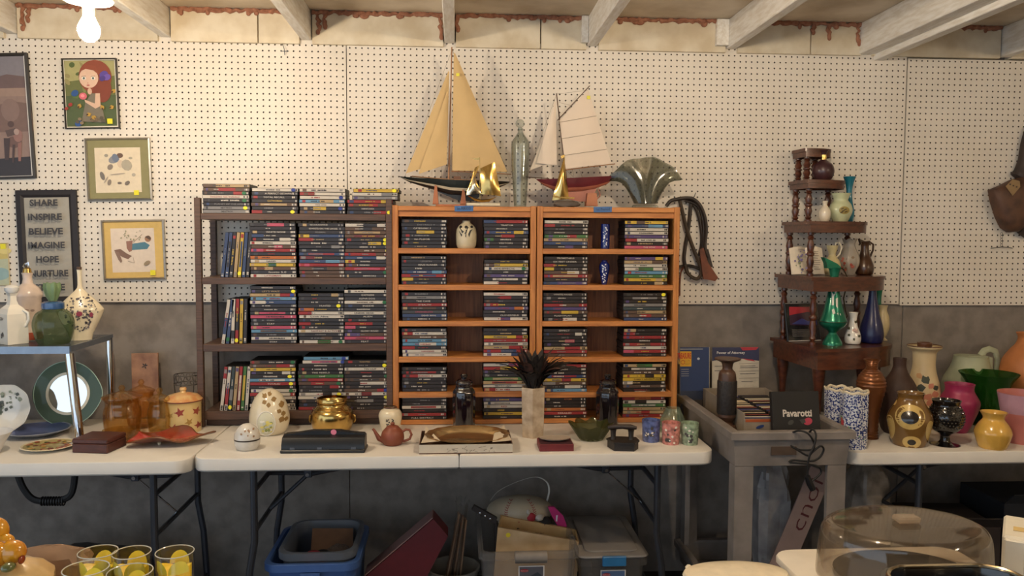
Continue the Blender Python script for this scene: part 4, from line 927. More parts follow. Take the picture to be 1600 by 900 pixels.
for z0, z1, ap, pts in ((Z5+.0005, Z4-.0585, 0, ((1.872, -.07), (1.900, -.30), (2.20, -.07))), (Z4+.0005, Z3-.0465, 0, ((1.892, -.065), (1.915, -.225), (2.15, -.065))),
                        (Z3+.0005, Z2-.0365, 0, ((1.915, -.062), (1.928, -.165), (2.06, -.06))), (Z2+.0005, Z1-.0365, 0, ((1.925, -.058), (1.935, -.122), (2.0, -.055)))):
    for x, y in pts: spindle(x, y, z0, z1)
for x, y in ((1.872, -.075), (1.896, -.375), (2.225, -.075), (2.20, -.235)):
    h = Z5-.0855-ZT
    MB().lathe([(0, .0005), (.012, .0005), (.016, .012), (.013, .03), (.0115, h*.3), (.016, h*.62), (.024, h*.85), (.026, h), (0, h)], 12, c=(x-co.x, y-co.y, 0)).build('leg', M_cherry, cs)

q = W(1324, 436, -.19)-co
P = Print(0); P.add([(-.006, -.012), (.006, -.011), (.007, .012), (-.005, .012)], (206, 192, 170)); P.line([(-.002, -.004), (.001, .006), (.002, -.005)], .0015, (70, 60, 52)); P.build('price_tag', cs, (q.x, q.y, q.z))

# ---- things on the corner shelf, top to bottom
v = vase('bud_vase', 'plum coloured round bud vase with gilt neck on second tier from top', 'vase', 1286, [(10.5, 281), (14, 277), (16.6, 268), (14, 258), (7, 252), (4.2, 249), (4, 243), (5.4, 238), (8, 235)], mat('plum_glaze', (66, 38, 40), .35, coat=.2), Z2+.0003, Y=-.135)
MB().lathe([(4.5/ppm(v.location), rel(v, 1286, 250).z), (4.4/ppm(v.location), rel(v, 1286, 242).z)], 24).build('gilt_neck_band', M_brass, v)
v = vase('milk_glass_vase', 'pale green milk-glass vase with gold oval panel on middle tier', 'vase', 1313, [(10.5, 345), (13, 342), (17.4, 330), (15.5, 320), (10.8, 313.5), (11.5, 309), (14.4, 302)], mat('pale_green_milk_glass', (196, 200, 160), .25, coat=.3), Z3+.0003, Y=-.15)
decal(v, [pxe(v, 1318.5, 329, 7.6, 6, 20)], flat((150, 130, 66)), 'gold_panel')
shp = [pxe(v, 1318+x, 329+y, 2.6, 1, 8, .4) for x, y in ((-2, -2.5), (2, -1), (-1, 1), (3, 2.4), (-3, 3.4))]
decal(v, shp, flat((84, 70, 40)), 'gold_scrollwork', eps=.0009)
vase('bud_vase', 'small iridescent white bud vase beside the pale green milk-glass vase', 'vase', 1288.5, [(6, 345), (8, 342), (9.2, 334), (7.5, 327), (4, 322), (3.2, 319), (4.4, 314)], mat('iridescent_white', (222, 208, 184), .2, coat=.6), Z3+.0003, Y=-.17, th=.002)
vase('bud_vase', 'tall teal glass bud vase with flared mouth behind the pale green vase', 'vase', 1325.5, [(6.5, 345), (8, 340), (8.5, 331), (6.5, 320), (4.6, 308), (4.4, 298), (6, 287), (9.6, 276)], mat('teal_glass', (32, 118, 138), .2, coat=.4), Z3+.0003, Y=-.085, th=.002)
# open-book plaque on tier four
p = W(1262, 428, -.20); bk = thing('open_book_plaque', 'white ceramic open-book plaque with violet flowers leaning on the fourth tier', 'plaque', (p.x, -.20, Z4+.0004), 0, rot=(R(-14), 0, R(6)))
M_page = mat('ivory_ceramic', (222, 208, 186), .3, coat=.3)
for s, wpx in ((-1, 29), (1, 26)):
    w_ = wpx/ppm(p); h = .118; n = 8; vs = []; fs = []
    for side in (0, 1):
        for i in range(n+1):
            t = i/n; x = s*w_*t; y = -.012*math.sin(PI*t)*.9-.004+(.006 if side else 0)-.01*t
            vs += [(x, y, .002), (x, y, h-.004*t+.004*math.sin(PI*t))]
    N = 2*(n+1)
    for i in range(n):
        a = 2*i; q = (a, a+2, a+3, a+1); r_ = (N+a, N+a+1, N+a+3, N+a+2); fs += [q, r_] if s > 0 else [q[::-1], r_[::-1]]
        fs += [(a+1, a+3, N+a+3, N+a+1), (a, N+a, N+a+2, a+2)]
    fs += [(0, 1, N+1, N), (2*n, N+2*n, N+2*n+1, 2*n+1)]
    MB().add(vs, fs).build('page', M_page, bk)
    rs = random.Random(9+s); P = Print(-.0265, .0002)
    if s < 0:
        for _ in range(26): P.add(leaf_shape(-w_*.5+rs.gauss(0, .011), .055+rs.gauss(0, .018), rs.uniform(.006, .013), rs.uniform(0, 6.3)), rs.choice([(110, 96, 140), (136, 122, 160), (88, 78, 112), (120, 128, 96)]))
        P.line([(-w_*.62, .104), (-w_*.3, .102)], .003, (110, 96, 92))
    else:
        for k in range(9): P.line([(w_*.22, .098-k*.0095), (w_*(.22+rs.uniform(.3, .5)), .0972-k*.0095)], .0022, (98, 84, 76))
    P.build('printed_flowers' if s < 0 else 'verse_lines', bk)
# cream pitcher with handle
v = vase('cream_pitcher', 'small cream pitcher with loop handle behind the green ewer, fourth tier', 'pitcher', 1299.5, [(9, 428), (12, 424), (13, 414), (10, 406), (6, 401), (5, 397), (7.5, 389), (9, 383.5)], mat('yellow_cream_glaze', (208, 192, 144), .3, coat=.3), Z4+.0003, Y=-.17)
MB().tube([rel(v, x, y) for x, y in ((1305, 386), (1306, 379), (1311, 379), (1315, 387), (1312, 397), (1306, 403), (1303, 406))], 1.3/ppm(v.location), 8).build('handle', M_cream_china, v)
v = vase('ruffled_glass_vase', 'frosted glass vase with ruffled rim and red blossoms on the fourth tier', 'vase', 1326, [(8, 429), (10, 425), (15.5, 412), (15, 400), (9.5, 388), (8.5, 381), (11, 374)], mat('frosted_glass', (188, 176, 160), .25, var=.05, trans=.35), Z4+.0003, Y=-.14, th=.002, n=48, wave=lambda k, a: (.0005*max(0, k-16)*.35*math.cos(6*a), .0035*math.cos(6*a) if 22 < k < 28 else 0))
rs = random.Random(6); 
for cc in ((150, 66, 50), (178, 96, 76), (120, 96, 70)): decal(v, [leaf_shape(*pxe(v, 1326+rs.uniform(-10, 8), rs.uniform(402, 423), 1, 1)[0], rs.uniform(.008, .016), rs.uniform(0, 6.3)) for _ in range(6)], flat(cc), 'blossom_motif', eps=.0006+cc[0]*2e-6)
v = vase('brown_pitcher', 'brown drip-glazed pitcher with tall neck and handle at right end of fourth tier', 'pitcher', 1350, [(10, 431), (13, 427), (14.4, 418), (11.5, 408), (8, 400), (6.2, 391), (6, 384), (8, 378)], mat('brown_drip_glaze', (78, 48, 26), .3, scale=24, col2=(50, 30, 18), coat=.4, bump=.3), Z4+.0003, Y=-.12)
MB().tube([rel(v, x, y) for x, y in ((1355, 381), (1360, 379), (1364.5, 382), (1364, 391), (1360, 400), (1358, 404))], 1.6/ppm(v.location), 8).build('handle', mat('brown_drip_glaze', (78, 48, 26), .3), v)
MB().prism([rel(v, *q, .008) for q in ((1343, 382), (1340, 373), (1349, 377), (1357, 376), (1357, 383))], (0, -.016, 0)).build('spout', mat('brown_drip_glaze', (78, 48, 26), .3), v)
# ---- bottom tier
p = W(1252, 533, -.16); fr = thing('framed_print', 'black framed print of a red sunset over dark hills leaning on bottom tier', 'picture', (p.x, -.185, Z5+.0005), 0, rot=(R(-12), 0, R(10)))
MB().box((-.075, 0, 0), (.085, .012, .165), bev=.002).build('frame', M_black, fr, smooth=0)
P = Print(-.0006); P.add(rect(-.07, .005, .08, .16), (34, 30, 32), .2); P.add([(-.058, .108), (-.055, .148), (.07, .146), (.07, .112)], (172, 50, 58), .2)
P.add([(-.058, .112), (-.02, .118), (.03, .125), (.07, .118), (.07, .065), (-.058, .07)], (62, 40, 54), .2); P.add([(-.05, .075), (.0, .098), (.03, .085), (.07, .094), (.07, .068)], (66, 66, 118), .2)
for k in range(6): P.line([(-.052, .05-k*.0055), (.062, .0485-k*.0055)], .0016, (120, 112, 106))
P.add(rect(-.073, .001, .083, .0045), (186, 176, 166), .2); P.add(rect(-.073, .1605, .083, .1635), (150, 142, 134), .2)
P.build('sunset_print', fr)
# green ewer
M_jade = mat('metallic_green', (22, 116, 88), .3, .5, coat=.4, var=.08)
ew = vase('green_ewer', 'metallic green ewer with long beak spout and white motif on bottom tier', 'ewer', 1300.5, [(15, 538), (14, 534), (9, 525), (6, 520.5), (8, 517), (18, 509), (20.5, 503), (20.6, 501.5), (20, 499), (15, 485), (10.5, 465), (7, 445), (6.2, 435), (7.5, 425), (9.5, 418)], M_jade, Z5+.0003, Y=-.29, n=36)
q = [rel(ew, x, y) for x, y in ((1290, 419), (1289, 411), (1285, 402), (1296, 407), (1306, 412), (1312, 418), (1310.5, 420))]
MB().prism([p_+Vector((0, .016, 0)) for p_ in q], (0, -.032, 0)).build('spout', M_jade, ew, smooth=60)
rim_on(ew, 1300.5, 503, 1, 1, .001, M_jade, 'trim') if False else None
MB().tube([rel(ew, x, y) for x, y in ((1309, 416), (1318, 421), (1323.5, 432), (1322, 450), (1318, 466), (1321, 485), (1324, 494), (1320, 499))], 1/ppm(ew.location), 8).build('handle', mat('dark_bronze', (70, 58, 40), .4, .7), ew)
k = 1/ppm(ew.location)
for yy, rr in ((502, 20.9), (434, 6.6)): MB().tube([(rr*k*math.cos(a*PI/18), rr*k*math.sin(a*PI/18), rel(ew, 1300, yy).z) for a in range(36)], .0012, 6, closed=True).build('seam_band', mat('dark_bronze', (70, 58, 40), .4, .7), ew)
W_ = (212, 206, 190)
for nm_, sh in (('white_motif', [pxp(ew, [(1299, 453), (1306, 458), (1303, 459), (1303, 476), (1300, 476), (1300, 459)]), pxp(ew, [(1305, 452), (1309, 447), (1311, 449), (1307, 456), (1304, 458)]), pxp(ew, [(1305.5, 466), (1308.5, 464), (1308.5, 480), (1306, 478)]), pxp(ew, [(1300, 483), (1303, 481), (1305, 488), (1301.5, 490)]), pxp(ew, [(1307, 488), (1309, 487), (1309, 491)]), pxp(ew, [(1311, 489), (1312.4, 488), (1312.6, 492)])]),):
    for s_ in sh: decal(ew, [s_], flat(W_), nm_)
# white bud vase with a rose
v = vase('rose_bud_vase', 'white china bud vase with applied pink rose on bottom tier', 'vase', 1332, [(8, 540), (11, 536), (12.4, 528), (10.5, 519), (7, 510), (5.4, 500), (5.8, 494), (7.2, 488)], M_white_china, Z5+.0003, Y=-.27, th=.002)
rs = random.Random(12); c = rel(v, 1336, 516); M_rose = mat('pale_rose_china', (204, 172, 158), .35)
mbk = MB()
for i in range(7): mbk = MB(); a = i*2.4; mbk.ball((c.x+.006*math.cos(a)*(i > 0), -radius_at(v, c.z)*.95-.002*(i == 0), c.z+.006*math.sin(a)*(i > 0)), (.006, .003, .005), n=8, m=6, M=Matrix.Rotation(face_cam(v), 4, 'Z')); mbk.build('rose_petal', M_rose, v)
for s_ in (leaf_shape(*pxe(v, x, y, 1, 1)[8], s/ppm(v.location), a) for x, y, s, a in ((1330, 514, 6, 2.6), (1337, 505, 6, 1.2), (1341, 522, 5, 5.4), (1330, 521, 5, 3.9), (1334, 530, 4, 1), (1336, 531, 3, 2))): decal(v, [s_], flat((84, 82, 60)), 'painted_leaf')
vase('tall_bud_vase', 'tall cobalt blue frosted bottle vase on the bottom tier', 'vase', 1361, [(13.5, 538), (16.5, 533), (18, 522), (16, 508), (11, 490), (7, 470), (5.6, 455), (6, 444), (8.4, 433)], mat('cobalt_frosted_glass', (22, 28, 74), .32, coat=.15), Z5+.0003, Y=-.235, th=.002, n=36)
vase('cream_vase', 'slim cream vase with raised pattern behind the cobalt bottle vase', 'vase', 1378, [(6, 534), (8, 531), (4.5, 527), (8, 520), (10.5, 508), (9, 494), (6, 486), (6, 481), (7.4, 477)], mat('cream_lustre', (196, 178, 136), .3, coat=.3), Z5+.0003, Y=-.16, th=.002)
vase('green_bud_vase', 'slender green glass bud vase showing only its neck behind the cream vase', 'vase', 1371.5, [(6, 532), (7, 526), (5.6, 510), (4, 490), (3.4, 470), (4, 458), (6, 447)], mat('green_bottle_glass', (30, 110, 74), .2, coat=.3), Z5+.0003, Y=-.095, th=.002)

# ================================================================ VASES ON THE RIGHT TABLE
def rib(k, a): return (.0016 if k % 2 else -.0006, 0)
v = vase('ribbed_copper_vase', 'copper brown vase ringed with horizontal ribs, standing behind the spongeware', 'vase', 1358.5, [(12.5, 687), (12, 678), (12, 665), (13.5, 645), (17, 625), (21.5, 605), (20.5, 592), (14, 581), (9, 576), (8.6, 571), (10, 565), (12.4, 561.5)], mat('hammered_copper', (128, 78, 44), .35, .55, coat=.2), sub=5, wave=rib)
vase('brown_bottle_vase', 'matt dark brown shouldered bottle vase behind the ringed copper vase', 'vase', 1402, [(20, 680), (25, 668), (29, 645), (28.5, 620), (24, 600), (14, 584), (10, 574), (9.6, 566), (10.2, 559.5)], mat('matt_dark_brown', (62, 40, 30), .6, var=.15), n=36)
v = vase('iris_vase', 'tall cream vase with painted flower branch and flat brown rim', 'vase', 1440, [(18, 672), (22, 655), (25.5, 625), (24, 603), (19, 585), (16.5, 570), (16.8, 556), (18, 549), (24.5, 543), (24.8, 540.5)], mat('cream_matt_glaze', (206, 184, 142), .4, var=.06), n=40)
k = 1/ppm(v.location); zq = rel(v, 1440, 540).z
MB().lathe([(9.5*k, zq-.01), (10.8*k, zq), (10.8*k, zq+.012), (9.5*k, zq+.0135), (8*k, zq+.012), (8*k, zq-.01)], 28).build('collar', mat('brown_glaze', (96, 60, 40), .3), v)
rim = MB().tube([(24.9*k*math.cos(a*PI/20), 24.9*k*math.sin(a*PI/20), zq) for a in range(40)], .002, 6, closed=True).build('rim', mat('brown_glaze', (96, 60, 40), .3), v)
for cc, lst in (((58, 62, 48), [(1432, 604, 14, .2), (1449, 596, 15, 2.2), (1460, 606, 9, 2.0)]), ((196, 150, 104), [(1433, 588, 9, .9), (1440, 589, 9, 2.3), (1428, 594, 6, 4)]), ((190, 120, 96), [(1452, 610, 12, 4.2), (1456, 606, 12, 5.0), (1449, 603, 10, .9), (1450, 618, 14, 4.9), (1446, 612, 11, 3.9)])):
    for x, y, s, a in lst: decal(v, [leaf_shape(*pxe(v, x, y, 1, 1)[0], s*k, a)], flat(cc), 'painted_petal' if cc[0] > 100 else 'painted_leaf', eps=.0006+cc[0]*1e-6)
# circles vase
cv = vase('circle_vase', 'olive brown vase with cream rings round dark dots at front of right table', 'vase', 1420, [(20, 699), (24, 694), (29, 676), (33, 655), (30, 643), (22, 630), (18.5, 622), (19, 617), (20.5, 613.5)], mat('olive_brown_glaze', (122, 88, 42), .2, coat=.5, var=.06), n=44)
M_crm = mat('cream_glaze', (208, 176, 106), .2, coat=.5); M_dot = mat('dark_glaze', (36, 30, 26), .2, coat=.5)
for cx, cy, hw, hh, dw, dh in ((1422, 646.5, 21, 18.5, 12.5, 9.6), (1424, 685, 13, 10, 6, 4.6), (1394, 668, 8, 20, 0, 0), (1448.5, 668, 6, 17, 0, 0), (1399, 628, 5, 6, 0, 0)):
    decal(cv, [pxe(cv, cx, cy, hw, hh, 28)], M_crm, 'cream_ring')
    if dw: decal(cv, [pxe(cv, cx, cy, dw, dh, 24)], M_dot, 'dark_dot', eps=.0011)
# black hobnail goblet vase
gv = vase('hobnail_goblet_vase', 'black pebbled goblet vase with stepped foot beside the ringed-dot vase', 'vase', 1476, [(22, 699.5), (20, 696), (9, 690), (7, 684), (8.5, 678), (19, 671), (25, 660), (26.5, 650), (24, 641), (20, 634), (19.5, 630), (21.5, 625)], mat('black_glass', (20, 17, 17), .12, coat=.8), n=40)
mbk = MB(); kk = 1/ppm(gv.location)
for i, yy in enumerate((634, 638, 642.5, 647, 651.5, 656, 660.5, 665)):
    z = rel(gv, 1476, yy).z; r_ = radius_at(gv, z)
    for j in range(30): a = 2*PI*(j+.5*(i % 2))/30; mbk.ball((r_*math.cos(a), r_*math.sin(a), z), .0034, n=6, m=4)
hb = mbk.build('hobnails', mat('black_glass', (20, 17, 17), .12), gv); hb['kind'] = 'stuff'
vase('magenta_vase', 'frosted magenta urn-shaped glass vase behind the black goblet vase', 'vase', 1496, [(13, 692), (12, 688), (13, 680), (20, 660), (28, 638), (29.5, 627), (25, 618), (21, 611), (20.6, 605), (21.8, 599.5)], mat('magenta_frosted_glass', (156, 44, 84), .4, var=.08), n=36, Y=-.46)
M_grn = thin('emerald_glass', (72, 140, 60), (20, 70, 22), .06, .45, (34, 96, 30))
vase('green_glass_vase', 'large green textured glass vase with wide flared rim', 'vase', 1541, [(29, 684), (31, 676), (28, 660), (25.5, 640), (26, 622), (29, 608), (33, 596), (41, 585), (42.5, 582.5)], M_grn, n=60, Y=-.33, wave=lambda k, a: (.0008*math.cos(14*a+k*.9) if k < 22 else 0, 0))
vase('yellow_vase', 'small glossy yellow round vase at front of right table', 'vase', 1550.5, [(16, 703), (20, 698), (26, 680), (26, 672), (21, 662), (15.5, 655), (15.8, 650), (19.5, 643.5)], mat('butter_yellow_glaze', (216, 168, 76), .18, coat=.6, var=.08), n=40)
v = vase('pink_tumbler_vase', 'tall flared pink glass vase at right edge beside the yellow vase', 'vase', 1594, [(20, 702), (21, 695), (25, 670), (29, 645), (35, 613)], mat('dusty_pink_glass', (190, 116, 108), .3, var=.05), n=36, Y=-.63)
PROF_ = PROF[v.name]; MB().lathe([(radius_at(v, rel(v, 1594, y).z)+.0006, rel(v, 1594, y).z) for y in (644, 634, 624, 614)], 36).build('lavender_band', mat('lavender_glass', (188, 146, 160), .3), v)
# celadon pitcher
M_cel = mat('celadon_glaze', (172, 176, 146), .55, var=.06)
cp = vase('celadon_pitcher', 'matt celadon pitcher with angled spout and big loop handle at the back', 'pitcher', 1513, [(30, 660), (38, 640), (42, 615), (39, 595), (33, 582), (28, 572), (25, 562), (24.5, 556)], M_cel, Y=-.15, n=40)
MB().prism([rel(cp, x, y, .028) for x, y in ((1489, 566), (1496, 556), (1502, 553.5), (1530, 553.5), (1538, 556), (1538, 575), (1494, 575))], (0, -.056, 0)).build('spout', M_cel, cp, smooth=50)
MB().tube([rel(cp, x, y) for x, y in ((1532, 556), (1538, 548), (1546, 545.5), (1555, 549), (1559, 560), (1558, 575), (1553, 588), (1546, 597))], 4/ppm(cp.location), 10, flat_=(1, 1.3)).build('handle', M_cel, cp)
vase('terracotta_vase', 'large terracotta orange vase cut by the right edge of the view', 'vase', 1604, [(24, 665), (30, 650), (38, 620), (41, 590), (38, 565), (28, 548), (20, 538), (17, 528), (20, 520)], mat('terracotta_glaze', (190, 118, 66), .55, var=.1), Y=-.24, n=40)
# spongeware cylinders
M_sp = mat('blue_spongeware', (206, 208, 212), .25, scale=170, col2=(36, 52, 112), coat=.4, detail=2)
nt = M_sp.node_tree
for n_ in nt.nodes:
    if n_.type == 'VALTORGB': n_.color_ramp.elements[0].position = .46; n_.color_ramp.elements[1].position = .54
def spong(cx, yb_, yt, lb):
    v = vase('spongeware_vase', lb, 'vase', cx, [(19.5, yb_), (20, yb_-6), (20.3, yb_-40), (20.8, yt)], M_sp, sub=2, n=48, wave=lambda k, a: (.0022*math.cos(7*a) if 4 < k < 10 else 0, 0))
    k = 1/ppm(v.location); zq = rel(v, cx, yt).z
    MB().lathe([(21*k, zq-.006), (21.4*k, zq), (20.4*k, zq+.003), (18.5*k, zq), (18.5*k, zq-.006)], 48, wave=lambda i, a: (.0022*math.cos(7*a), .0028*math.cos(7*a))).build('wavy_rim', M_cream_china, v)
    return v
spong(1308.5, 692, 606, 'blue spongeware cylinder vase with wavy rim, standing behind its twin')
sv = spong(1333, 703, 611, 'blue spongeware cylinder vase with wavy rim and painted watermelon slice')
decal(sv, [pxp(sv, [(1313.5, 649), (1317, 649), (1349, 681), (1347, 684), (1314, 668)])], flat((92, 140, 108)), 'melon_rind')
decal(sv, [pxp(sv, [(1316.5, 651), (1347, 681), (1316, 667)])], flat((178, 60, 64)), 'melon_flesh', eps=.0011)
for x, y in ((1321, 661), (1327, 668), (1334, 674)): decal(sv, [pxe(sv, x, y, 1, .8, 7)], flat((40, 24, 26)), 'melon_seed', eps=.0016)

# ================================================================ GREY UTILITY CART
M_cart = mat('grey_resin', (134, 126, 120), .6, scale=9, bump=.08, col2=(112, 104, 98))
ZC = .83; cx0, cx1, cyf, cyb = 1.398, 1.842, -.80, -.09
ct = thing('utility_cart', 'grey plastic tub cart between the tables holding boxes of discs', 'cart', ((cx0+cx1)/2, (cyf+cyb)/2, 0))
hx, hy = (cx1-cx0)/2, (cyb-cyf)/2
def tub(z0, z1, inner=.03, lip=.022, name='tub'):
    mb = MB(); A = [(-hx, -hy), (hx, -hy), (hx, hy), (-hx, hy)]
    def ring(i, z): return [(x-math.copysign(i, x), y-math.copysign(i, y), z) for x, y in A]
    R_ = [ring(.022, z0), ring(.014, z1-.03), ring(0, z1-.028), ring(0, z1-.004), ring(.004, z1), ring(.030, z1), ring(.034, z1-.006), ring(.042, z0+.008)]
    vs = [p for r_ in R_ for p in r_]; fs = [(3, 2, 1, 0)]
    for q in range(7): fs += [(q*4+j, q*4+(j+1) % 4, q*4+4+(j+1) % 4, q*4+4+j) for j in range(4)]
    fs.append((28, 29, 30, 31)); return mb.add(vs, fs).build(name, M_cart, ct, smooth=0)
tub(ZC-.125, ZC, name='top_tub'); tub(.10, .19, name='lower_tub')
for sx in (-1, 1):
    for sy in (-1, 1):
        xa, ya = sx*(hx-.022), sy*(hy-.022)
        MB().prism([(xa, ya, .191), (xa-sx*.066, ya, .191), (xa-sx*.066, ya-sy*.02, .191), (xa-sx*.02, ya-sy*.06, .191), (xa, ya-sy*.06, .191)], (0, 0, ZC-.126-.191)).build('leg', M_cart, ct, smooth=0)
        w_ = MB(); w_.lathe([(0, -.012), (.045, -.012), (.05, -.008), (.05, .008), (.045, .012), (0, .012)], 20, M=Matrix.Translation((sx*(hx-.06), sy*(hy-.07), .0505)) @ Matrix.Rotation(R(90), 4, 'Y')); w_.build('caster', M_blackrub, ct)
MB().box((-hx+.06, -hy+.0142, ZC-.105), (hx-.15, -hy+.016, ZC-.08)).build('moulded_label', mat('slot_shade', (84, 66, 52), .7), ct) if False else None
MB().box((-.075, -hy+.0125, ZC-.085), (.015, -hy+.0185, ZC-.055)).build('grip_slot', mat('slot_shade', (84, 66, 52), .7), ct, smooth=0)  # raised dark box; shade of the grip recess is put into its colour
# carton of discs
ZF = ZC-.125+.0085
p = T(1195, 676, ZC); M_carton = mat('grey_carton', (148, 134, 116), .75, scale=20)
kb = thing('disc_carton', 'open carton packed with upright music discs inside the grey cart', 'box', (1.63, -.40, ZF))
cwx, cwy, cz = .135, .25, .15
MB().box((-cwx, -cwy, .0004), (cwx, cwy, .003)).build('bottom', M_carton, kb, smooth=0)
for s in (-1, 1):
    MB().box((s*cwx, -cwy, .003), (s*(cwx-.003), cwy, cz)).build('side', M_carton, kb, smooth=0)
    MB().box((-cwx+.003, s*cwy, .003), (cwx-.003, s*(cwy-.003), cz if s > 0 else cz-.02)).build('end', M_carton, kb, smooth=0)
P = Print(-cwy-.0008); P.add([(-.10, .02), (-.06, .075), (-.02, .02)], (112, 96, 78)); P.add(ell(-.075, .10, .016, .006, 14, .3), (52, 72, 128)); P.add(rect(-.13, .118, .03, .128), (176, 84, 40)); P.line([(-.072, .040), (-.048, .040)], .004, (186, 168, 146)); P.line([(-.082, .029), (-.040, .029)], .005, (186, 168, 146)); P.build('carton_print', kb)
M_jewel = mat('jewel_case', (58, 54, 54), .25)
rs = random.Random(31); cdm = MB().box((-.060, 0, 0), (.060, .0095, .122), bev=.0008).mesh('disc_case', M_jewel, 0)
tops = [(206, 190, 160), (190, 172, 140), (120, 50, 40), (210, 200, 176), (60, 52, 48), (60, 62, 118), (196, 180, 150)]
for col_ in (0, 1):
    for k in range(22):
        o = bpy.data.objects.new('disc_case', cdm); C.objects.link(o)
        y = -.40+.235-k*.0205; o.location = (1.63-.066+.132*col_, y, ZF+.0035+rs.uniform(0, .004)); o.rotation_euler = (R(rs.uniform(12, 19)), 0, R(rs.uniform(-1.5, 1.5)))
        tag(o, 'plastic music disc case, %s from the back, %s row in the carton' % (['first', 'second', 'third', 'fourth', 'fifth', 'sixth', 'seventh', 'eighth', 'ninth', 'tenth', 'eleventh', 'twelfth', 'thirteenth', 'fourteenth', 'fifteenth', 'sixteenth', 'seventeenth', 'eighteenth', 'nineteenth', 'twentieth', 'twenty-first', 'twenty-second'][k], 'left' if col_ == 0 else 'right'), 'disc case', 'music discs in the cart carton')
        c_ = rs.choice(tops); MB().box((-.057, .0015, .1222), (.057, .008, .1228)).build('spine_label', flat(c_), o, smooth=0)
# the front disc with a printed cover
pv = thing('boxed_disc_set', 'black boxed disc set with white lettering and red rose leaning at carton front', 'disc box', (1.672, -.722, ZF+.0005), 0, rot=(R(-11), 0, R(1)))
HP = W(1215, 612, -.70).z-ZF
MB().box((-.088, 0, 0), (.088, .022, HP), bev=.001).build('slipcase', mat('black_card', (24, 21, 20), .65), pv, smooth=0)
lettering('title', 'Pavarotti', (206, 196, 184), .108, .026, pv, Matrix.Translation((.004, -.0006, HP-.078)), bold=.03)
P = Print(-.0005); P.add(ell(.042, HP-.108, .017, .013, 16, .3), (176, 54, 76)); P.add([(.010, HP-.102), (.03, HP-.098), (.034, HP-.112), (.02, HP-.116)], (58, 60, 56)); P.add(ell(-.022, HP-.111, .012, .008, 12, .5), (64, 62, 58)); P.build('rose_print', pv)
# papers standing at the back
p = W(1150, 600, -.115); k = 1/ppm(p)
pa = thing('form_folder', 'white and navy folder headed in white lettering standing at back of the cart', 'folder', (W(1150, 610, -.112).x, -.112, ZF+.0005), 0, rot=(R(-3), 0, 0))
wz = W(1150, 543, -.105).z-ZF; wx = 37.5*k
MB().box((-wx, 0, 0), (wx, .004, wz)).build('sheet_stack', mat('white_paper', (206, 196, 176), .7), pa, smooth=0)
def fz(y): return W(1150, y, -.115).z-ZF
def fx(x): return W(x, 580, -.115).x-pa.location.x
P = Print(-.0005); P.add([(-wx, wz), (wx, wz), (wx, fz(565)), (fx(1165), fz(562)), (fx(1140), fz(560)), (-wx, fz(565))], (52, 56, 86))
P.add([(fx(1158), wz), (fx(1187), wz), (fx(1183), wz-4.5*k), (fx(1162), wz-5*k)], (176, 50, 62)); P.add([(fx(1160), fz(561)), (fx(1178), fz(563)), (fx(1182), fz(566)), (fx(1170), fz(564))], (176, 50, 62))
for a_, b_, y in ((1158, 1182, 573), (1158, 1186, 575.5), (1158, 1182, 585), (1160, 1178, 597), (1118, 1134, 573), (1118, 1130, 580)): P.line([(fx(a_), fz(y)), (fx(b_), fz(y-.4))], 1*k, (120, 114, 108))
for y in (569, 581, 592): P.line([(fx(1156), fz(y)), (fx(1187), fz(y-1))], .5*k, (150, 140, 128))
P.build('form_print', pa)
lettering('title', 'Power of Attorney', (224, 220, 214), 45*k, 5.4*k, pa, Matrix.Translation((fx(1143.5), -.0016, fz(552.5))), bold=.02)
p = W(1085, 600, -.14); k = 1/ppm(p)
mg = thing('magazine', 'dark blue magazine with yellow title block standing at the back left of the cart', 'magazine', (W(1087, 620, -.14).x, -.14, ZF+.0005), 0, rot=(R(-4), 0, 0))
wz = W(1090, 543, -.132).z-ZF; wx = 23*k
def fz(y): return W(1090, y, -.142).z-ZF
def fx(x): return W(x, 580, -.142).x-mg.location.x
MB().box((-wx*1.05, 0, 0), (wx, .006, wz)).build('pages', mat('white_paper', (206, 196, 176), .7), mg, smooth=0)
P = Print(-.0005); P.add(rect(-wx*1.05, 0, wx*.97, wz), (44, 62, 102)); P.add(rect(-wx*1.05, 0, wx*.97, wz*.30), (62, 52, 46)); P.add(rect(-wx*1.05, wz*.30, wx*.97, wz*.42), (46, 54, 74))
P.add(rect(-wx*1.05, fz(573.5), fx(1082), fz(550)), (226, 172, 44))
for k_ in range(4): P.line([(fx(1066), fz(578+k_*3.4)), (fx(1078), fz(578+k_*3.4))], 1*k, (150, 150, 152))
P.line([(fx(1064), fz(546.5)), (fx(1100), fz(546.5))], 1.4*k, (170, 168, 168)); P.add(ell(fx(1093), fz(561.5), 2.2*k, 2*k, 10), (196, 200, 204)); P.build('cover_print', mg)
lettering('title', 'TREASURE', (196, 44, 34), 22*k, 9*k, mg, Matrix.Translation((fx(1070.5), -.0022, fz(557))), bold=.03)
lettering('title', 'W RLD', (196, 150, 50), 20*k, 7.5*k, mg, Matrix.Translation((fx(1070.5), -.0022, fz(567))), bold=.03)
P = Print(-.0022); P.add(ell(fx(1068.5), fz(567), 3.4*k, 3.4*k, 16), (196, 64, 34)); P.add(ell(fx(1068.5), fz(567), 2.4*k, 2.4*k, 14), (226, 172, 44)); P.build('compass_letter', mg)
ys = thing('yellow_folder', 'thin yellow folder seen edge-on beside the right oak rack', 'folder', (W(1060, 600, -.17).x, -.165, ZF+.0005), 0, rot=(R(-3), R(-4), R(75)))
MB().box((-.06, 0, 0), (.06, .003, .20)).build('cover', mat('yellow_card', (214, 176, 60), .6), ys, smooth=0)
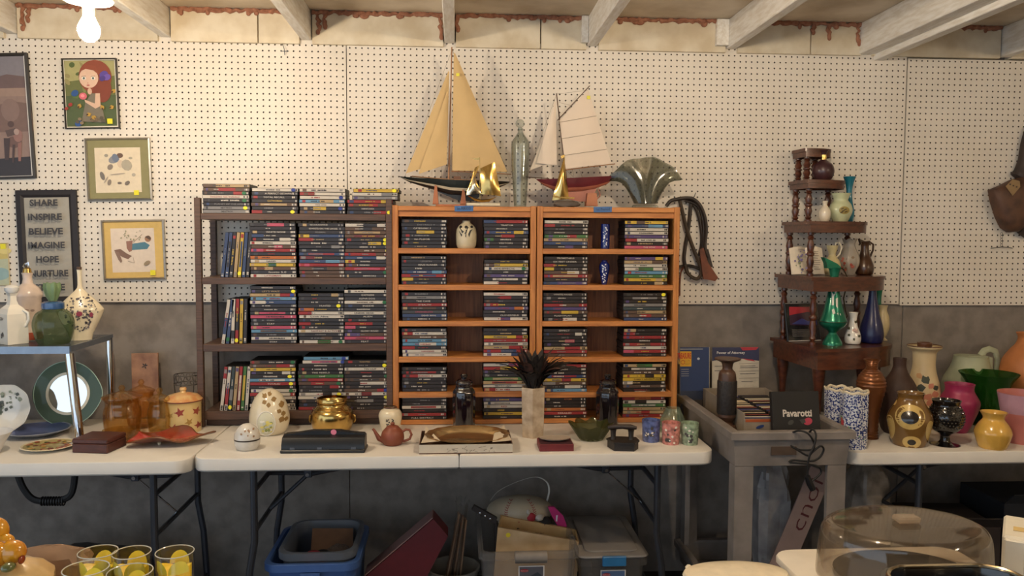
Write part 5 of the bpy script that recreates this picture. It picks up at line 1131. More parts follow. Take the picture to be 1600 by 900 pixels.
# wooden candlestick
M_wal = mat('turned_walnut', (88, 60, 44), .4, scale=14, col2=(62, 42, 32))
cd = vase('wooden_candlestick', 'turned dark wood pillar candle holder standing in front left of the cart', 'candle holder', 1134.5, [(17, 676), (17, 668), (11, 663), (9, 659), (10.5, 656), (13.5, 650), (14, 646), (14, 600), (13.5, 588), (12, 581), (8, 577), (8, 572), (10, 566), (19.5, 562), (19.6, 559.5)], M_wal, ZF+.0005, Y=-.55, open_=False, sub=2)
k = 1/ppm(cd.location); za, zb = rel(cd, 1134, 646).z, rel(cd, 1134, 594).z
MB().lathe([(14.2*k, za), (14.9*k, za+.004), (14.9*k, zb-.004), (14.2*k, zb)], 40, wave=lambda i, a: (.0006*math.cos(20*a), 0)).build('carved_band', mat('blackened_carving', (34, 28, 26), .6, scale=90, bump=.6), cd)
# power cord hung over the front rim
cord = thing('power_cord', 'coiled black power cord dangling over the front rim of the cart', 'cord', (W(1262, 720, -.825).x, -.825, ZC-.1))
def cpx(pts, dy=0): return [rel(cord, x, y, d) for x, y, d in pts]
def smooth_path(pts, sub=5):
    out = []; n = len(pts); pts = [Vector(p) for p in pts]
    for i in range(n-1):
        p0, p1, p2, p3 = pts[max(i-1, 0)], pts[i], pts[i+1], pts[min(i+2, n-1)]
        for k in range(sub):
            t = k/sub; out.append(.5*(2*p1+(p2-p0)*t+(2*p0-5*p1+4*p2-p3)*t*t+(3*p1-p0-3*p2+p3)*t**3))
    return out+[pts[-1]]
c1 = cpx([(1238, 676, .03), (1248, 673, .012), (1262, 677, -.008), (1271, 690, -.006), (1270, 702, .0), (1250, 703, .004), (1236, 697, .002), (1246, 703, -.004), (1262, 712, -.004), (1270, 706, -.012), (1282, 697, -.012), (1287, 703, -.006), (1279, 716, -.004), (1264, 721, -.004), (1240, 719, .0), (1234, 722, .0), (1250, 724, -.006), (1268, 726, -.008), (1280, 730, -.008), (1283, 738, -.004), (1276, 746, -.006), (1268, 752, -.006)])
MB().tube(smooth_path(c1), .0036, 8).build('cable', M_blackrub, cord)
c2 = cpx([(1264, 676, .03), (1270, 671, .01), (1275, 680, -.012), (1272, 696, -.016), (1265, 712, -.016), (1262, 730, -.012), (1262, 746, -.008)])
MB().tube(smooth_path(c2), .0036, 8).build('cable', M_blackrub, cord)
MB().tube(cpx([(1261, 744, -.008), (1265, 755, -.008), (1270, 765, -.008)]), [.010, .012, .011], 10).build('plug', M_black, cord)

# ================================================================ HUNG ON THE PEGBOARD
M_lea = mat('dark_leather', (52, 40, 32), .5, scale=30, col2=(36, 28, 24)); M_lea2 = mat('brown_leather', (120, 66, 42), .55, scale=30, col2=(92, 50, 32))
st = thing('leather_straps', 'tangle of dark leather straps hung from a peg right of the oak racks', 'straps', (W(1080, 312, -.03).x, -.03, W(1080, 312, -.03).z))
def spx(pts, y): return smooth_path([rel(st, a, b, y) for a, b in pts], 5)
MB().tube(spx([(1041, 322), (1048, 314), (1060, 311), (1073, 309.5), (1084, 312), (1094, 322), (1101, 340), (1103, 360), (1101, 385), (1106, 402)], -.012), .008, 8, flat_=(1.15, 1.0)).build('strap', M_lea, st)
MB().tube(spx([(1062, 313), (1066, 330), (1072, 355), (1082, 385), (1092, 410), (1096, 425), (1091, 435), (1083, 434), (1074, 426), (1071, 414)], -.006), .0075, 8, flat_=(1.15, 1.0)).build('strap', mat('olive_leather', (66, 52, 38), .55), st)
MB().tube(spx([(1080, 312), (1078, 335), (1075, 360), (1070, 390), (1069, 408), (1074, 426)], .002), .007, 8, flat_=(1.15, 1.0)).build('strap', M_lea, st)
MB().tube(spx([(1076, 312), (1088, 328), (1095, 355), (1096, 380), (1092, 400)], .004), .006, 8, flat_=(1.15, 1.0)).build('strap', M_lea, st)
MB().tube(spx([(1070, 313), (1090, 322), (1098, 345), (1099, 370), (1097, 392)], -.004), .006, 8, flat_=(1.15, 1.0)).build('strap', M_lea, st)
MB().tube(spx([(1061, 417), (1074, 415), (1085, 417), (1094, 421)], .008), .007, 8, flat_=(1.15, 1.0)).build('strap', M_lea, st)
MB().tube(spx([(1070, 416), (1064, 425), (1062, 445), (1062, 462)], .006), .009, 8, flat_=(1, .4)).build('strap', M_lea2, st)
MB().prism([rel(st, *q, -.012) for q in ((1092, 390), (1098, 387), (1105, 410), (1121, 434), (1116, 439), (1100, 436), (1098, 436), (1096, 424))], (0, -.012, 0)).build('leather_end', M_lea2, st, smooth=0)
MB().prism([rel(st, *q, -.006) for q in ((1101, 388), (1106, 390), (1113, 416), (1108, 420))], (0, -.008, 0)).build('leather_tab', M_lea, st, smooth=0)
MB().tube([rel(st, 1078, 312, .026), rel(st, 1080, 311, -.004), rel(st, 1085, 307, -.012), rel(st, 1087, 301, -.012)], .0018, 6).build('peg_hook', M_tleg, st)
def pillow(o, pts, d, name, m, y0=0):
    """leather shape swelling out from its outline"""
    q = [rel(o, *p, y0) for p in pts]; c = sum(q, Vector())/len(q); n = len(q); vs = []; fs = []
    for s, dy in ((1, 0), (1.0, -d*.45), (.93, -d*.8), (.75, -d), (.4, -d*1.12)): vs += [c+(p_-c)*s+Vector((0, dy, 0)) for p_ in q]
    a = sum((q[i].x*q[(i+1) % n].z-q[(i+1) % n].x*q[i].z) for i in range(n)); R_ = range(n)
    for k in range(4):
        for j in R_: f = (k*n+j, k*n+(j+1) % n, (k+1)*n+(j+1) % n, (k+1)*n+j); fs.append(f if a > 0 else f[::-1])
    t = tuple(range(4*n, 5*n)); fs.append(t if a > 0 else t[::-1]); b_ = tuple(R_); fs.append(b_[::-1] if a > 0 else b_)
    return MB().add(vs, fs).build(name, m, o, smooth=60)
M_sad = mat('worn_brown_leather', (92, 62, 44), .6, scale=24, col2=(70, 46, 34), bump=.2)
sb = thing('leather_stirrup_hood', 'worn brown leather hooded stirrup with paper tag hung at right edge of wall', 'stirrup', (W(1575, 300, -.03).x, -.03, W(1575, 300, -.03).z))
pillow(sb, [(1543, 297), (1546, 315), (1554, 340), (1562, 356), (1572, 363), (1585, 362), (1598, 352), (1610, 335), (1612, 300), (1606, 285), (1592, 277), (1578, 281), (1560, 290)], .06, 'hood', M_sad)
pillow(sb, [(1578, 272), (1584, 266), (1590, 250), (1594, 225), (1602, 196), (1625, 190), (1632, 240), (1634, 300), (1630, 350), (1618, 374), (1600, 372), (1589, 364), (1594, 340), (1597, 300), (1590, 282)], .04, 'fender', mat('dark_worn_leather', (66, 52, 46), .6, scale=24, col2=(48, 38, 34)), .012)
q = [rel(sb, x, y, -.066) for x, y in ((1571, 291), (1582, 280), (1593, 283), (1594, 292), (1582, 306))]
MB().prism(q, (0, -.0015, 0)).build('paper_tag', mat('kraft_tag', (150, 122, 84), .7), sb, smooth=0)
P = Print(-.0665-.0015-.0004); 
for x, y in ((1578, 288), (1583, 290), (1588, 292)): c_ = rel(sb, x, y, -.066); P.add(rect(c_.x-.004, c_.z-.0035, c_.x+.003, c_.z+.003), (66, 50, 40))
P.build('tag_marks', sb)
hk = thing('chain_hook', 'thin wire hanger bar on a short chain below the leather stirrup', 'hook', (W(1565, 375, -.02).x, -.02, W(1565, 375, -.02).z))
for j in range(5): MB().tube([rel(hk, 1565+1.6*math.cos(a*PI/5), 365.5+j*4.4+2.6*math.sin(a*PI/5), .004*math.sin(a)*(j % 2)) for a in range(10)], .0009, 5, closed=True).build('chain_link', M_tleg, hk)
MB().tube([rel(hk, 1548, 388), rel(hk, 1556, 387), rel(hk, 1565, 386), rel(hk, 1575, 386.5), rel(hk, 1582, 388)], .0018, 6).build('bar', M_tleg, hk)
ph = thing('wire_peg_hook', 'small bent wire pegboard hook near the ceiling above the walnut unit', 'hook', (W(444, 78, -.005).x, -.005, W(444, 78, -.005).z))
MB().tube([rel(ph, 440, 66), rel(ph, 444, 76, -.02), rel(ph, 445, 86, -.012)], .0014, 6).build('wire', M_tleg, ph); MB().tube([rel(ph, 439, 80, -.006), rel(ph, 451, 80, -.006)], .0014, 6).build('wire', M_tleg, ph)
# ================================================================ PICTURES ON THE PEGBOARD
M_silver = mat('silver_frame', (176, 172, 166), .3, .8); M_dkframe = mat('dark_frame', (54, 50, 48), .45)
class Pic:
    def __init__(s, name, label, cat, quad, fw, m_frame, depth=.016, kind=None):
        q = [W(x, y, -.018) for x, y in quad]            # TL TR BR BL
        s.c = sum(q, Vector())/4; dx = (q[1]-q[0]+q[2]-q[3])/2; dz = (q[0]-q[3]+q[1]-q[2])/2
        s.w, s.h = dx.length, dz.length; s.a = (math.atan2(-dx.z, dx.x)+math.atan2(dz.x, dz.z))/2
        s.t = thing(name, label, cat, (s.c.x, -.0045, s.c.z), 0, None, (0, s.a, 0)); s.D = depth
        hw, hh = s.w/2, s.h/2; f = fw/ppm(s.c); s.f = f; mb = MB(); d = -depth
        o = [(-hw, -hh), (hw, -hh), (hw, hh), (-hw, hh)]; i = [(-hw+f, -hh+f), (hw-f, -hh+f), (hw-f, hh-f), (-hw+f, hh-f)]
        m_ = [((a[0]*.35+b_[0]*.65), (a[1]*.35+b_[1]*.65)) for a, b_ in zip(o, i)]
        vs = [(x, 0, z) for x, z in o]+[(x, d*.85, z) for x, z in o]+[(x, d, z) for x, z in m_]+[(x, d*.6, z) for x, z in i]+[(x, 0, z) for x, z in i]
        for k in range(4):
            for j in range(4): mb.f.append((k*4+j, k*4+(j+1) % 4, k*4+4+(j+1) % 4, k*4+4+j))
        mb.v = vs; mb.m = [0]*len(mb.f); mb.build('frame', m_frame, s.t, smooth=0)
        s.P = Print(d*.5, .0002); s.hw, s.hh = hw-f, hh-f
    def L(s, px, py):
        v = W(px, py, -.014)-s.c; ca, sa = math.cos(-s.a), math.sin(-s.a); return (v.x*ca+v.z*sa, -v.x*sa+v.z*ca)
    def pts(s, lst): return [s.L(*p) for p in lst]
    def e(s, px, py, rx, ry, n=14, a=0):
        c = s.L(px, py); k = 1/ppm(s.c); return ell(c[0], c[1], rx*k, ry*k, n, a)
    def add(s, pts, col, r=.5): s.P.add(pts, col, r); return s
    def bg(s, col, r=.5): return s.add(rect(-s.hw-.001, -s.hh-.001, s.hw+.001, s.hh+.001), col, r)
    def done(s, name='print'): return s.P.build(name, s.t)
    def sticker(s, px, py, r=4.5):
        q = Print(s.P.y-.0004); c = s.L(px, py); k = r/ppm(s.c); q.add(rect(c[0]-k, c[1]-k, c[0]+k, c[1]+k), (236, 224, 40)); q.build('price_sticker', s.t)
# western landscape with a rider
a = Pic('framed_print', 'large dark-framed sepia print of a rider in mountains cut by left edge of view', 'picture', [(-112, 84), (40, 83), (57, 278), (-97, 283)], 5, M_dkframe)
a.bg((146, 122, 112)); H = a.hh; Wd = a.hw
for k_, (z0, z1, c_) in enumerate(((.62, 1, (132, 126, 132)), (.46, .66, (150, 132, 132)))): a.add([(-Wd, z0*H), (Wd, z0*H), (Wd, z1*H), (-Wd, z1*H)], c_)
a.add(a.pts([(-100, 128), (-60, 116), (-20, 124), (10, 116), (44, 120), (46, 140), (-100, 142)]), (112, 92, 90)); a.add(a.pts([(-100, 140), (46, 137), (47, 150), (-100, 152)]), (158, 132, 118))
a.add(a.pts([(-98, 180), (-20, 168), (20, 158), (48, 162), (52, 205), (-96, 210)]), (122, 98, 90)); a.add(a.e(16, 172, 14, 18), (136, 112, 104)); a.add(a.pts([(-96, 250), (-50, 246), (0, 248), (52, 244), (54, 275), (-95, 279)]), (56, 52, 56))
a.add(a.e(22, 222, 12, 9), (112, 86, 80)); a.add(a.e(28, 212, 7, 10), (150, 112, 104)); a.add(a.e(17, 194, 5, 5), (90, 70, 66)); a.add(a.pts([(8, 204), (24, 200), (26, 210), (12, 214)]), (96, 78, 74)); a.add(a.pts([(6, 216), (16, 216), (14, 250), (8, 250)]), (74, 60, 60)); a.add(a.pts([(20, 226), (24, 226), (22, 254), (19, 254)]), (80, 64, 62)); a.add(a.pts([(28, 224), (34, 222), (33, 252), (29, 252)]), (146, 106, 98)); a.add(a.e(26, 206, 4, 5), (176, 150, 140))
a.done()
q = a.P.y; Pz = Print(-.0165); hwf, hhf, f_ = a.w/2, a.h/2, a.f
Pz.line([(hwf-f_*.85, hhf-f_), (hwf-f_*.85, -hhf+f_*.8)], .0035, (206, 202, 198)); Pz.line([(-hwf, -hhf+f_*.8), (hwf-f_, -hhf+f_*.8)], .003, (176, 172, 168)); Pz.build('silver_line', a.t)
# small portrait of a red-haired girl in a garden (generic)
a = Pic('framed_print', 'small framed garden portrait of a red-haired girl holding a pink flower', 'picture', [(95.5, 91), (181, 90.5), (186.5, 200), (101.5, 201.5)], 2, M_dkframe)
a.bg((226, 218, 200)); a.add(a.pts([(99.5, 94.5), (178, 94), (183, 196.5), (105, 198)]), (108, 112, 62))
rs = random.Random(17)
a.add(a.pts([(100, 95), (178, 95), (179, 118), (101, 128)]), (168, 162, 108)); a.add(a.pts([(103, 150), (181, 148), (183, 196), (105, 197)]), (82, 94, 56))
for _ in range(14): a.add(a.e(rs.uniform(104, 178), rs.uniform(100, 150), rs.uniform(3, 7), rs.uniform(2, 5), 10, rs.uniform(0, 3)), rs.choice([(96, 116, 58), (132, 134, 74), (84, 98, 50), (150, 140, 90)]))
a.add(a.e(149, 120, 25, 26, 24), (140, 70, 46)); a.add(a.e(160, 138, 14, 22, 18), (130, 62, 40)); a.add(a.pts([(128, 190), (134, 160), (143, 146), (152, 146), (160, 168), (166, 192)]), (124, 114, 96)); a.add(a.e(139, 122, 14.5, 15.5, 24), (222, 186, 160)); a.add(a.pts([(125, 112), (134, 100), (150, 104), (156, 118), (146, 110), (134, 108)]), (146, 74, 48))
for ex in (131.5, 146): a.add(a.e(ex, 122.5, 3.4, 2.6, 12), (236, 228, 216)); a.add(a.e(ex, 122.5, 1.7, 1.9, 10), (88, 104, 96)); a.P.line([a.L(ex-3.6, 119.6), a.L(ex+3.4, 119)], .0012, (86, 50, 40))
a.add(a.e(138, 130, 1.0, .8, 8), (190, 140, 120)); a.add(a.e(138.5, 133.5, 2.4, 1.0, 10), (184, 92, 88)); a.add(a.e(141, 143, 3.5, 5, 10), (214, 176, 150)); a.add(a.pts([(150, 146), (157, 146), (158, 166), (150, 170), (134, 160), (133, 156), (149, 162)]), (216, 180, 154))
a.add(a.e(130.5, 150.5, 6, 5.5, 12), (216, 106, 116)); a.add(a.e(130, 150, 3, 2.6, 10), (236, 146, 150))
for _ in range(3): pass
for x, y, r_, c_ in ((163, 117, 7, (92, 70, 150)), (168, 121, 6, (110, 84, 168)), (161, 123, 5, (78, 58, 132)), (118, 146, 6, (48, 84, 140)), (124, 193, 6, (52, 86, 146)), (111, 164, 3.4, (166, 54, 44)), (105, 170, 3, (160, 60, 46))): a.add(a.e(x, y, r_, r_*.8, 10, .5), c_)
for x, y, an in ((124, 170, 1.2), (136, 181, .4), (163, 172, 2.0), (172, 170, .5), (176, 146, .8), (152, 186, 2.6), (142, 188, .2)):
    c = a.L(x, y); a.add(leaf_shape(c[0], c[1], .022, an, .38), (186, 146, 58)); a.add(leaf_shape(c[0], c[1], .012, an+.3, .3), (86, 60, 36))
for _ in range(8): a.add(a.e(rs.uniform(118, 170), rs.uniform(184, 193), 3, 2.6, 9), rs.choice([(112, 96, 74), (92, 84, 66), (134, 116, 88)]))
a.done('garden_portrait'); a.sticker(173.5, 190, 4)
# two sketches in silver frames
a = Pic('framed_print', 'silver-framed square sketch of playing children with wide olive green mat', 'picture', [(132, 216), (233, 214.5), (238, 312), (136.5, 314)], 3.4, M_silver)
a.bg((142, 136, 96), .8); a.add(a.pts([(147, 231), (218.5, 230), (221.5, 300), (150, 301.5)]), (224, 208, 180))
for x, y, rx, ry, an, c_ in ((178, 249, 9, 6, .4, (138, 138, 142)), (187, 243, 5, 4, 0, (110, 84, 66)), (180, 247, 5, 7, .3, (112, 122, 140)), (172, 261, 5, 4, .8, (140, 126, 112)), (188, 256, 5, 6, 0, (210, 188, 162)), (198, 258, 8, 9, .5, (172, 162, 142)), (160, 275, 3.4, 7, .3, (120, 112, 104)), (171, 285, 3, 5, -.3, (142, 128, 112)), (187, 286, 3.4, 2, 0, (112, 100, 90)), (199, 286, 4.5, 3, .6, (122, 110, 98)), (166, 243, 3, 2.4, 0, (158, 150, 134)), (209, 273, 3, 2.6, 0, (176, 166, 150)), (204, 247, 3, 2, 0, (168, 160, 140)), (184, 272, 12, 1, .1, (170, 156, 140)), (166, 281, 6, 1, 1, (170, 156, 140))): a.add(a.e(x, y, rx, ry, 10, an), c_)
a.done('sketch'); a.sticker(213.5, 301, 3.8)
a = Pic('framed_print', 'silver-framed sketch of a boy in teal with mustard yellow mat', 'picture', [(157, 344.5), (256, 342.5), (259, 436), (162, 438.5)], 3.6, M_silver)
a.bg((214, 180, 108), .8); a.add(a.pts([(172, 357), (240, 356), (243.5, 424.5), (176, 426)]), (224, 206, 186))
a.add(a.pts([(205, 381), (226, 378), (234, 383), (230, 389), (217, 390), (204, 391), (199, 386)]), (80, 124, 140)); a.add(a.e(231, 373, 5, 5, 12), (160, 116, 84)); a.add(a.pts([(226, 370), (232, 368), (236, 372), (234, 375)]), (92, 68, 48)); a.add(a.pts([(197, 377), (207, 376), (206, 392), (202, 394), (198, 388)]), (150, 106, 88)); a.add(a.pts([(178, 391), (188, 389), (198, 396), (206, 400), (200, 405), (192, 402), (184, 397)]), (128, 96, 78)); a.add(a.pts([(179, 393), (186, 394), (191, 408), (189, 411), (185, 406)]), (140, 110, 92))
a.P.line([a.L(208, 379), a.L(222, 366)], .0016, (136, 112, 84)); a.P.line([a.L(200, 408), a.L(210, 411), a.L(208, 402)], .0014, (150, 128, 110))
rs = random.Random(23)
for _ in range(16): a.add(a.e(rs.uniform(186, 220), rs.uniform(360, 375), rs.uniform(.8, 2), rs.uniform(.6, 1.2), 7, rs.uniform(0, 3)), (150, 146, 112))
a.add(a.e(230, 411, 5.5, 3, 10, .6), (156, 134, 102)); a.done('sketch'); a.sticker(239.5, 426, 4)
# word plaque
a = Pic('word_sign', 'black-framed grey sign of inspiring words in dark capitals', 'sign', [(23, 297), (118, 296.5), (126.5, 474), (33, 476)], 11.5, mat('black_wood_frame', (38, 33, 36), .6))
a.bg((170, 164, 152), .7); k = 1/ppm(a.c)
words = (('SHARE', 71.5, 317, 42), ('INSPIRE', 73.5, 339, 51), ('BELIEVE', 75, 361.5, 51), ('IMAGINE', 76, 383, 55), ('HOPE', 77.5, 405, 34), ('NURTURE', 80, 427, 58), ('STRIVE', 81, 448.5, 46))
for w_, x, y, wd in words:
    c = a.L(x, y+9.2); n_ = int(wd*.8/2.2)
    for i in range(n_):
        if i % 4 != 3: a.add(rect(c[0]+(i-n_/2)*2.3*k, c[1]-.0008, c[0]+(i-n_/2)*2.3*k+1.7*k, c[1]+.0008), (116, 110, 104))
o = a.done('sign_face')
for w_, x, y, wd in words: c = a.L(x, y); lettering('lettering', w_, (58, 54, 54), wd*k, 10.5*k, a.t, Matrix.Translation((c[0], a.P.y-.0004, c[1])), bold=.035)
# card at the very left edge
a = Pic('art_card', 'unframed yellow and pale green card cut by the left edge of view', 'picture', [(-62, 381), (10, 379.5), (14, 446), (-58, 448)], 1, mat('card_edge', (206, 190, 150), .6), depth=.006)
a.bg((206, 186, 110)); a.add(a.pts([(-60, 410), (12, 404), (13, 445), (-58, 447)]), (186, 190, 160)); a.add(a.e(-2, 428, 16, 10, 14), (150, 178, 176)); a.add(a.e(6, 392, 10, 5), (224, 206, 130)); a.done('painting'); a.sticker(3.5, 385, 4)

# ================================================================ LEFT TABLE
pf = T(125, 690, ZT); YG = pf.y; zg = W(111, 541, YG).z; rb = T(190, 517.5, zg)
gs = thing('glass_etagere', 'smoked glass shelf on chrome posts standing on the left table', 'shelf', (pf.x, YG, ZT)); go = Vector(gs.location)
xr = W(109, 543, YG).x; xl = -2.25; yb = max(min(rb.y, -.10), -.35)
M_shelfglass = thin('smoked_shelf_glass', (176, 190, 200), (104, 124, 140), .04, .12, (120, 134, 150))
MB().box((xl-go.x, -.006, zg-ZT-.010), (xr-go.x, yb-YG+.006, zg-ZT), bev=.001).build('glass_top', M_shelfglass, gs, smooth=0)
M_steel = mat('brushed_steel_trim', (136, 146, 158), .3, .8)
MB().box((xl-go.x, -.012, zg-ZT-.026), (xr-go.x+.004, -.0065, zg-ZT+.001)).build('front_trim', M_steel, gs, smooth=0)
MB().box((xr-go.x+.0005, -.006, zg-ZT-.02), (xr-go.x+.006, yb-YG+.006, zg-ZT+.001)).build('side_trim', M_steel, gs, smooth=0)
MB().tube([(0, 0, .0005), (xr-go.x-.004, .004, zg-ZT-.0265)], .0165, 20).build('post', M_chrome, gs)
MB().tube([(xr-go.x-.004, yb-YG-.006, .0005), (xr-go.x-.004, yb-YG-.006, zg-ZT-.011)], .014, 18).build('post', M_chrome, gs)
for x_ in (xl+.02,):
    for y_ in (0.004, yb-YG-.006): MB().tube([(x_-go.x, y_, .0005), (x_-go.x, y_, zg-ZT-.0265)], .0165, 16).build('post', M_chrome, gs)
ZG = zg+.0006
# on the glass: oil cruet
loc, Pp = px_prof(21, [(19.5, 535), (19.8, 532), (19, 490), (15, 482), (8, 476), (6, 470), (5.6, 462), (8, 458)], ZG, YG+.085)
cr = MB().lathe([(0, 0)]+[(r*1.12, z) for r, z in Pp]+[(0, Pp[-1][1])], 4, M=Matrix.Rotation(R(-82), 4, 'Z')).build('oil_cruet', M_white_china, smooth=20); cr.location = loc
tag(cr, 'square white china oil cruet with small handle at left end of glass shelf', 'cruet')
k = 1/ppm(loc); zq = Pp[-1][1]
MB().lathe([(0, zq), (7*k, zq+.0005), (10*k, zq+4*k), (10.5*k, zq+9*k), (7*k, zq+12*k), (0, zq+13*k)], 24).build('stopper', mat('frosted_stopper', (226, 224, 220), .25), cr)
MB().tube([rel(cr, x, y) for x, y in ((30, 489), (37, 485), (44, 489), (45, 499), (41, 508), (36, 512))], 2.2*k, 8).build('handle', M_white_china, cr)
Mf = Matrix.Rotation(R(-37), 4, 'Z'); r_ = Pp[2][0]*1.12*.7071
lettering('lettering', 'Oliv', (70, 64, 62), 9.5*k, 5.5*k, cr, Mf @ Matrix.Translation((-.002, -r_-.0025, rel(cr, 12, 497).z)), bold=.01)
P = Print(-r_-.003); c = rel(cr, 12, 524).z
for s_, a_ in ((.016, 1.3), (.012, .5), (.012, 2.3), (.01, 4)): P.add(leaf_shape(0, c, s_, a_), (96, 92, 90))
P.build('olive_sprig', cr, M=Mf)
# pump bottle
v = vase('pump_bottle', 'tall pinkish china pump bottle with gilt neck behind the oil cruet', 'bottle', 46, [(18, 533), (19, 529), (19, 518), (18.5, 517), (18.5, 466), (20.5, 463), (20.5, 458), (16, 450), (8, 443), (6.5, 436), (7, 430), (8.5, 426)], mat('pinkish_china', (214, 194, 180), .25, coat=.3), ZG, Y=YG+.20, open_=False, sub=1)
k = 1/ppm(v.location)
MB().lathe([(19.4*k, .002), (19.4*k, rel(v, 46, 518).z)], 32).build('red_base_band', mat('coral_red', (176, 84, 62), .25), v)
MB().lathe([(0, rel(v, 46, 427).z), (6.5*k, rel(v, 46, 427).z), (5.5*k, rel(v, 46, 420).z), (3*k, rel(v, 46, 418).z), (0, rel(v, 46, 417).z)], 20).build('gilt_neck', M_brass, v)
MB().tube([rel(v, 45, 418), rel(v, 44, 410), rel(v, 40, 413), rel(v, 37, 417)], 2.2*k, 8).build('pump_spout', M_chrome, v)
for s_ in (pxp(v, [(32, 480), (44, 482), (46, 484), (33, 482)]), pxe(v, 50, 484, 3, 2, 9)): decal(v, [s_], flat((150, 128, 120)), 'painted_line')
# green jar
M_jar = thin('green_jar_glass', (142, 160, 118), (60, 86, 66), .06, .30, (96, 116, 74))
v = vase('green_glass_jar', 'round green ribbed glass jar with blue collar and frosted flower stopper', 'jar', 84.5, [(21, 536), (25, 529), (29, 512), (28.5, 500), (24, 489), (16, 484), (15.5, 482.5)], M_jar, ZG, Y=YG+.075, open_=False, n=48, wave=lambda k, a: (.0012*math.cos(12*a), 0))
k = 1/ppm(v.location); z_ = lambda y: rel(v, 84.5, y).z
MB().lathe([(0, z_(482)), (16*k, z_(482)), (16.6*k, z_(478)), (16*k, z_(473)), (12*k, z_(471)), (0, z_(471))], 32).build('blue_collar', mat('blue_glass_collar', (52, 86, 132), .2, coat=.5), v)
MB().lathe([(0, z_(471)), (6*k, z_(470)), (9*k, z_(462)), (12.5*k, z_(449)), (11*k, z_(442)), (6*k, z_(444)), (0, z_(447))], 40, wave=lambda i, a: (.0026*math.cos(7*a) if i in (2, 3, 4) else 0, .002*math.cos(7*a) if i == 4 else 0)).build('flower_stopper', mat('frosted_green', (112, 136, 96), .4), v)
# flask decanter with scenes
v = vase('china_flask', 'white flask decanter with angular shoulders and dark busy scene print', 'decanter', 126.5, [(15.5, 523), (18, 520), (26, 504), (33, 487), (32, 481), (20, 467), (8, 455), (3.6, 449), (3, 440), (3, 428), (3.8, 421)], M_cream_china, ZG, Y=YG+.18, open_=False, sub=2, sy=.5, n=36); v.rotation_euler.z = face_cam(v)
rs = random.Random(14)
def on_flask(pts, col, nm, e=.0006):
    mb = MB(); vs = []
    for x, z in pts:
        r = radius_at(v, z); x = max(-r*.96, min(r*.96, x)); vs.append((x, -.5*math.sqrt(max(r*r-x*x, 0))-e-.0012, z))
    if area2(pts) < 0: vs = vs[::-1]
    mb.poly(vs).build(nm, flat(col), v, smooth=0)
for _ in range(170):
    x, y = rs.uniform(100, 152), rs.uniform(460, 516); 
    if abs(x-126.5) > 26-(abs(y-486)*.55): continue
    n_ = rs.randint(3, 6); a0 = rs.uniform(0, 6.3); c = rel(v, x, y); s_ = rs.uniform(.003, .0075)
    on_flask([(c.x+s_*rs.uniform(.5, 1)*math.cos(a0+2*PI*j/n_), c.z+s_*rs.uniform(.5, 1)*math.sin(a0+2*PI*j/n_)) for j in range(n_)], rs.choice([(66, 62, 66), (92, 88, 90), (124, 120, 122), (80, 74, 78)]), 'printed_figure')
for x, y in ((124, 489), (141, 491)): on_flask(pxe(v, x, y, 4.5 if x < 130 else 2.6, 4, 10), (150, 62, 84), 'red_patch', .0012)
MB().lathe([(0, rel(v, 126, 421).z), (3.6/ppm(v.location), rel(v, 126, 421).z), (3.6/ppm(v.location), rel(v, 126, 417).z), (0, rel(v, 126, 417).z)], 16).build('cork', mat('brown_cork', (92, 72, 58), .8), v)
# standing plates under the glass
def standing_plate(name, label, cx, cy, rx, ry, y_foot, prof, mats, tilt, Y=None, sx=1):
    p = T(cx, y_foot, ZT); Yp = Y if Y is not None else p.y; c = W(cx, cy, Yp); k = 1/ppm(c); r = ry*k
    t = thing(name, label, 'plate', (c.x, Yp, ZT+.004)); M = Matrix.Translation((0, 0, r*math.cos(R(tilt))+.001)) @ Matrix.Rotation(R(90-tilt), 4, 'X')
    return t, r, M
t, r, M = standing_plate('floral_plate', 'white china plate with grey-green flowers standing on a stand at far left', 12, 621, 36, 37, 660, None, None, 12, Y=-.30)
MB().lathe([(0, .0), (.45*r, 0), (.6*r, .004), (.98*r, .016), (r, .019), (.97*r, .020), (.6*r, .008), (.45*r, .004), (0, .004)], 44, M=M, wave=lambda k, a: ((.0012*math.cos(10*a)) if 2 < k < 6 else 0, 0)).build('plate', M_white_china, t)
rs = random.Random(41); P = MB()
for cc, n_ in (((112, 118, 100), 14), ((150, 154, 132), 12), ((90, 92, 84), 10), ((176, 178, 160), 10)):
    for _ in range(n_):
        an = rs.uniform(.6, 3.9); q = rs.uniform(.1, .8)*r; z = .0046+max(0, q-.55*r)*.05+.0008*n_/10
        zz = .005 if q < .5*r else .005+(q-.5*r)/(.47*r)*.0155
        MB().poly([M @ Vector((x, y_, zz+.0006)) for x, y_ in leaf_shape(q*math.cos(an), q*math.sin(an), rs.uniform(.008, .02), rs.uniform(0, 6.3), .5)]).build('flower_motif', flat(cc), t, smooth=0)
MB().tube([(-.04, .01, -.0035), (-.04, -.035, -.0035), (-.04, -.035, .012)], .003, 6).build('stand', M_chrome, t); MB().tube([(.04, .01, -.0035), (.04, -.035, -.0035), (.04, -.035, .012)], .003, 6).build('stand', M_chrome, t)
t, r, M = standing_plate('mirrored_plate', 'green-rimmed round glass plate with mirror centre standing behind chrome post', 107, 604, 49, 50, 655, None, None, 8, Y=-.20)
M_grim = thin('green_glass_rim', (130, 156, 140), (94, 122, 106), .05, .62, (112, 136, 122))
MB().lathe([(.66*r, 0), (r*.985, .012), (r, .0145), (.985*r, .017), (.66*r, .006)], 56, M=M, wave=lambda k, a: ((.010*max(0, math.cos(a))**14+.006*max(0, -math.cos(a))**14) if 0 < k < 4 else 0, 0)).build('rim', M_grim, t)
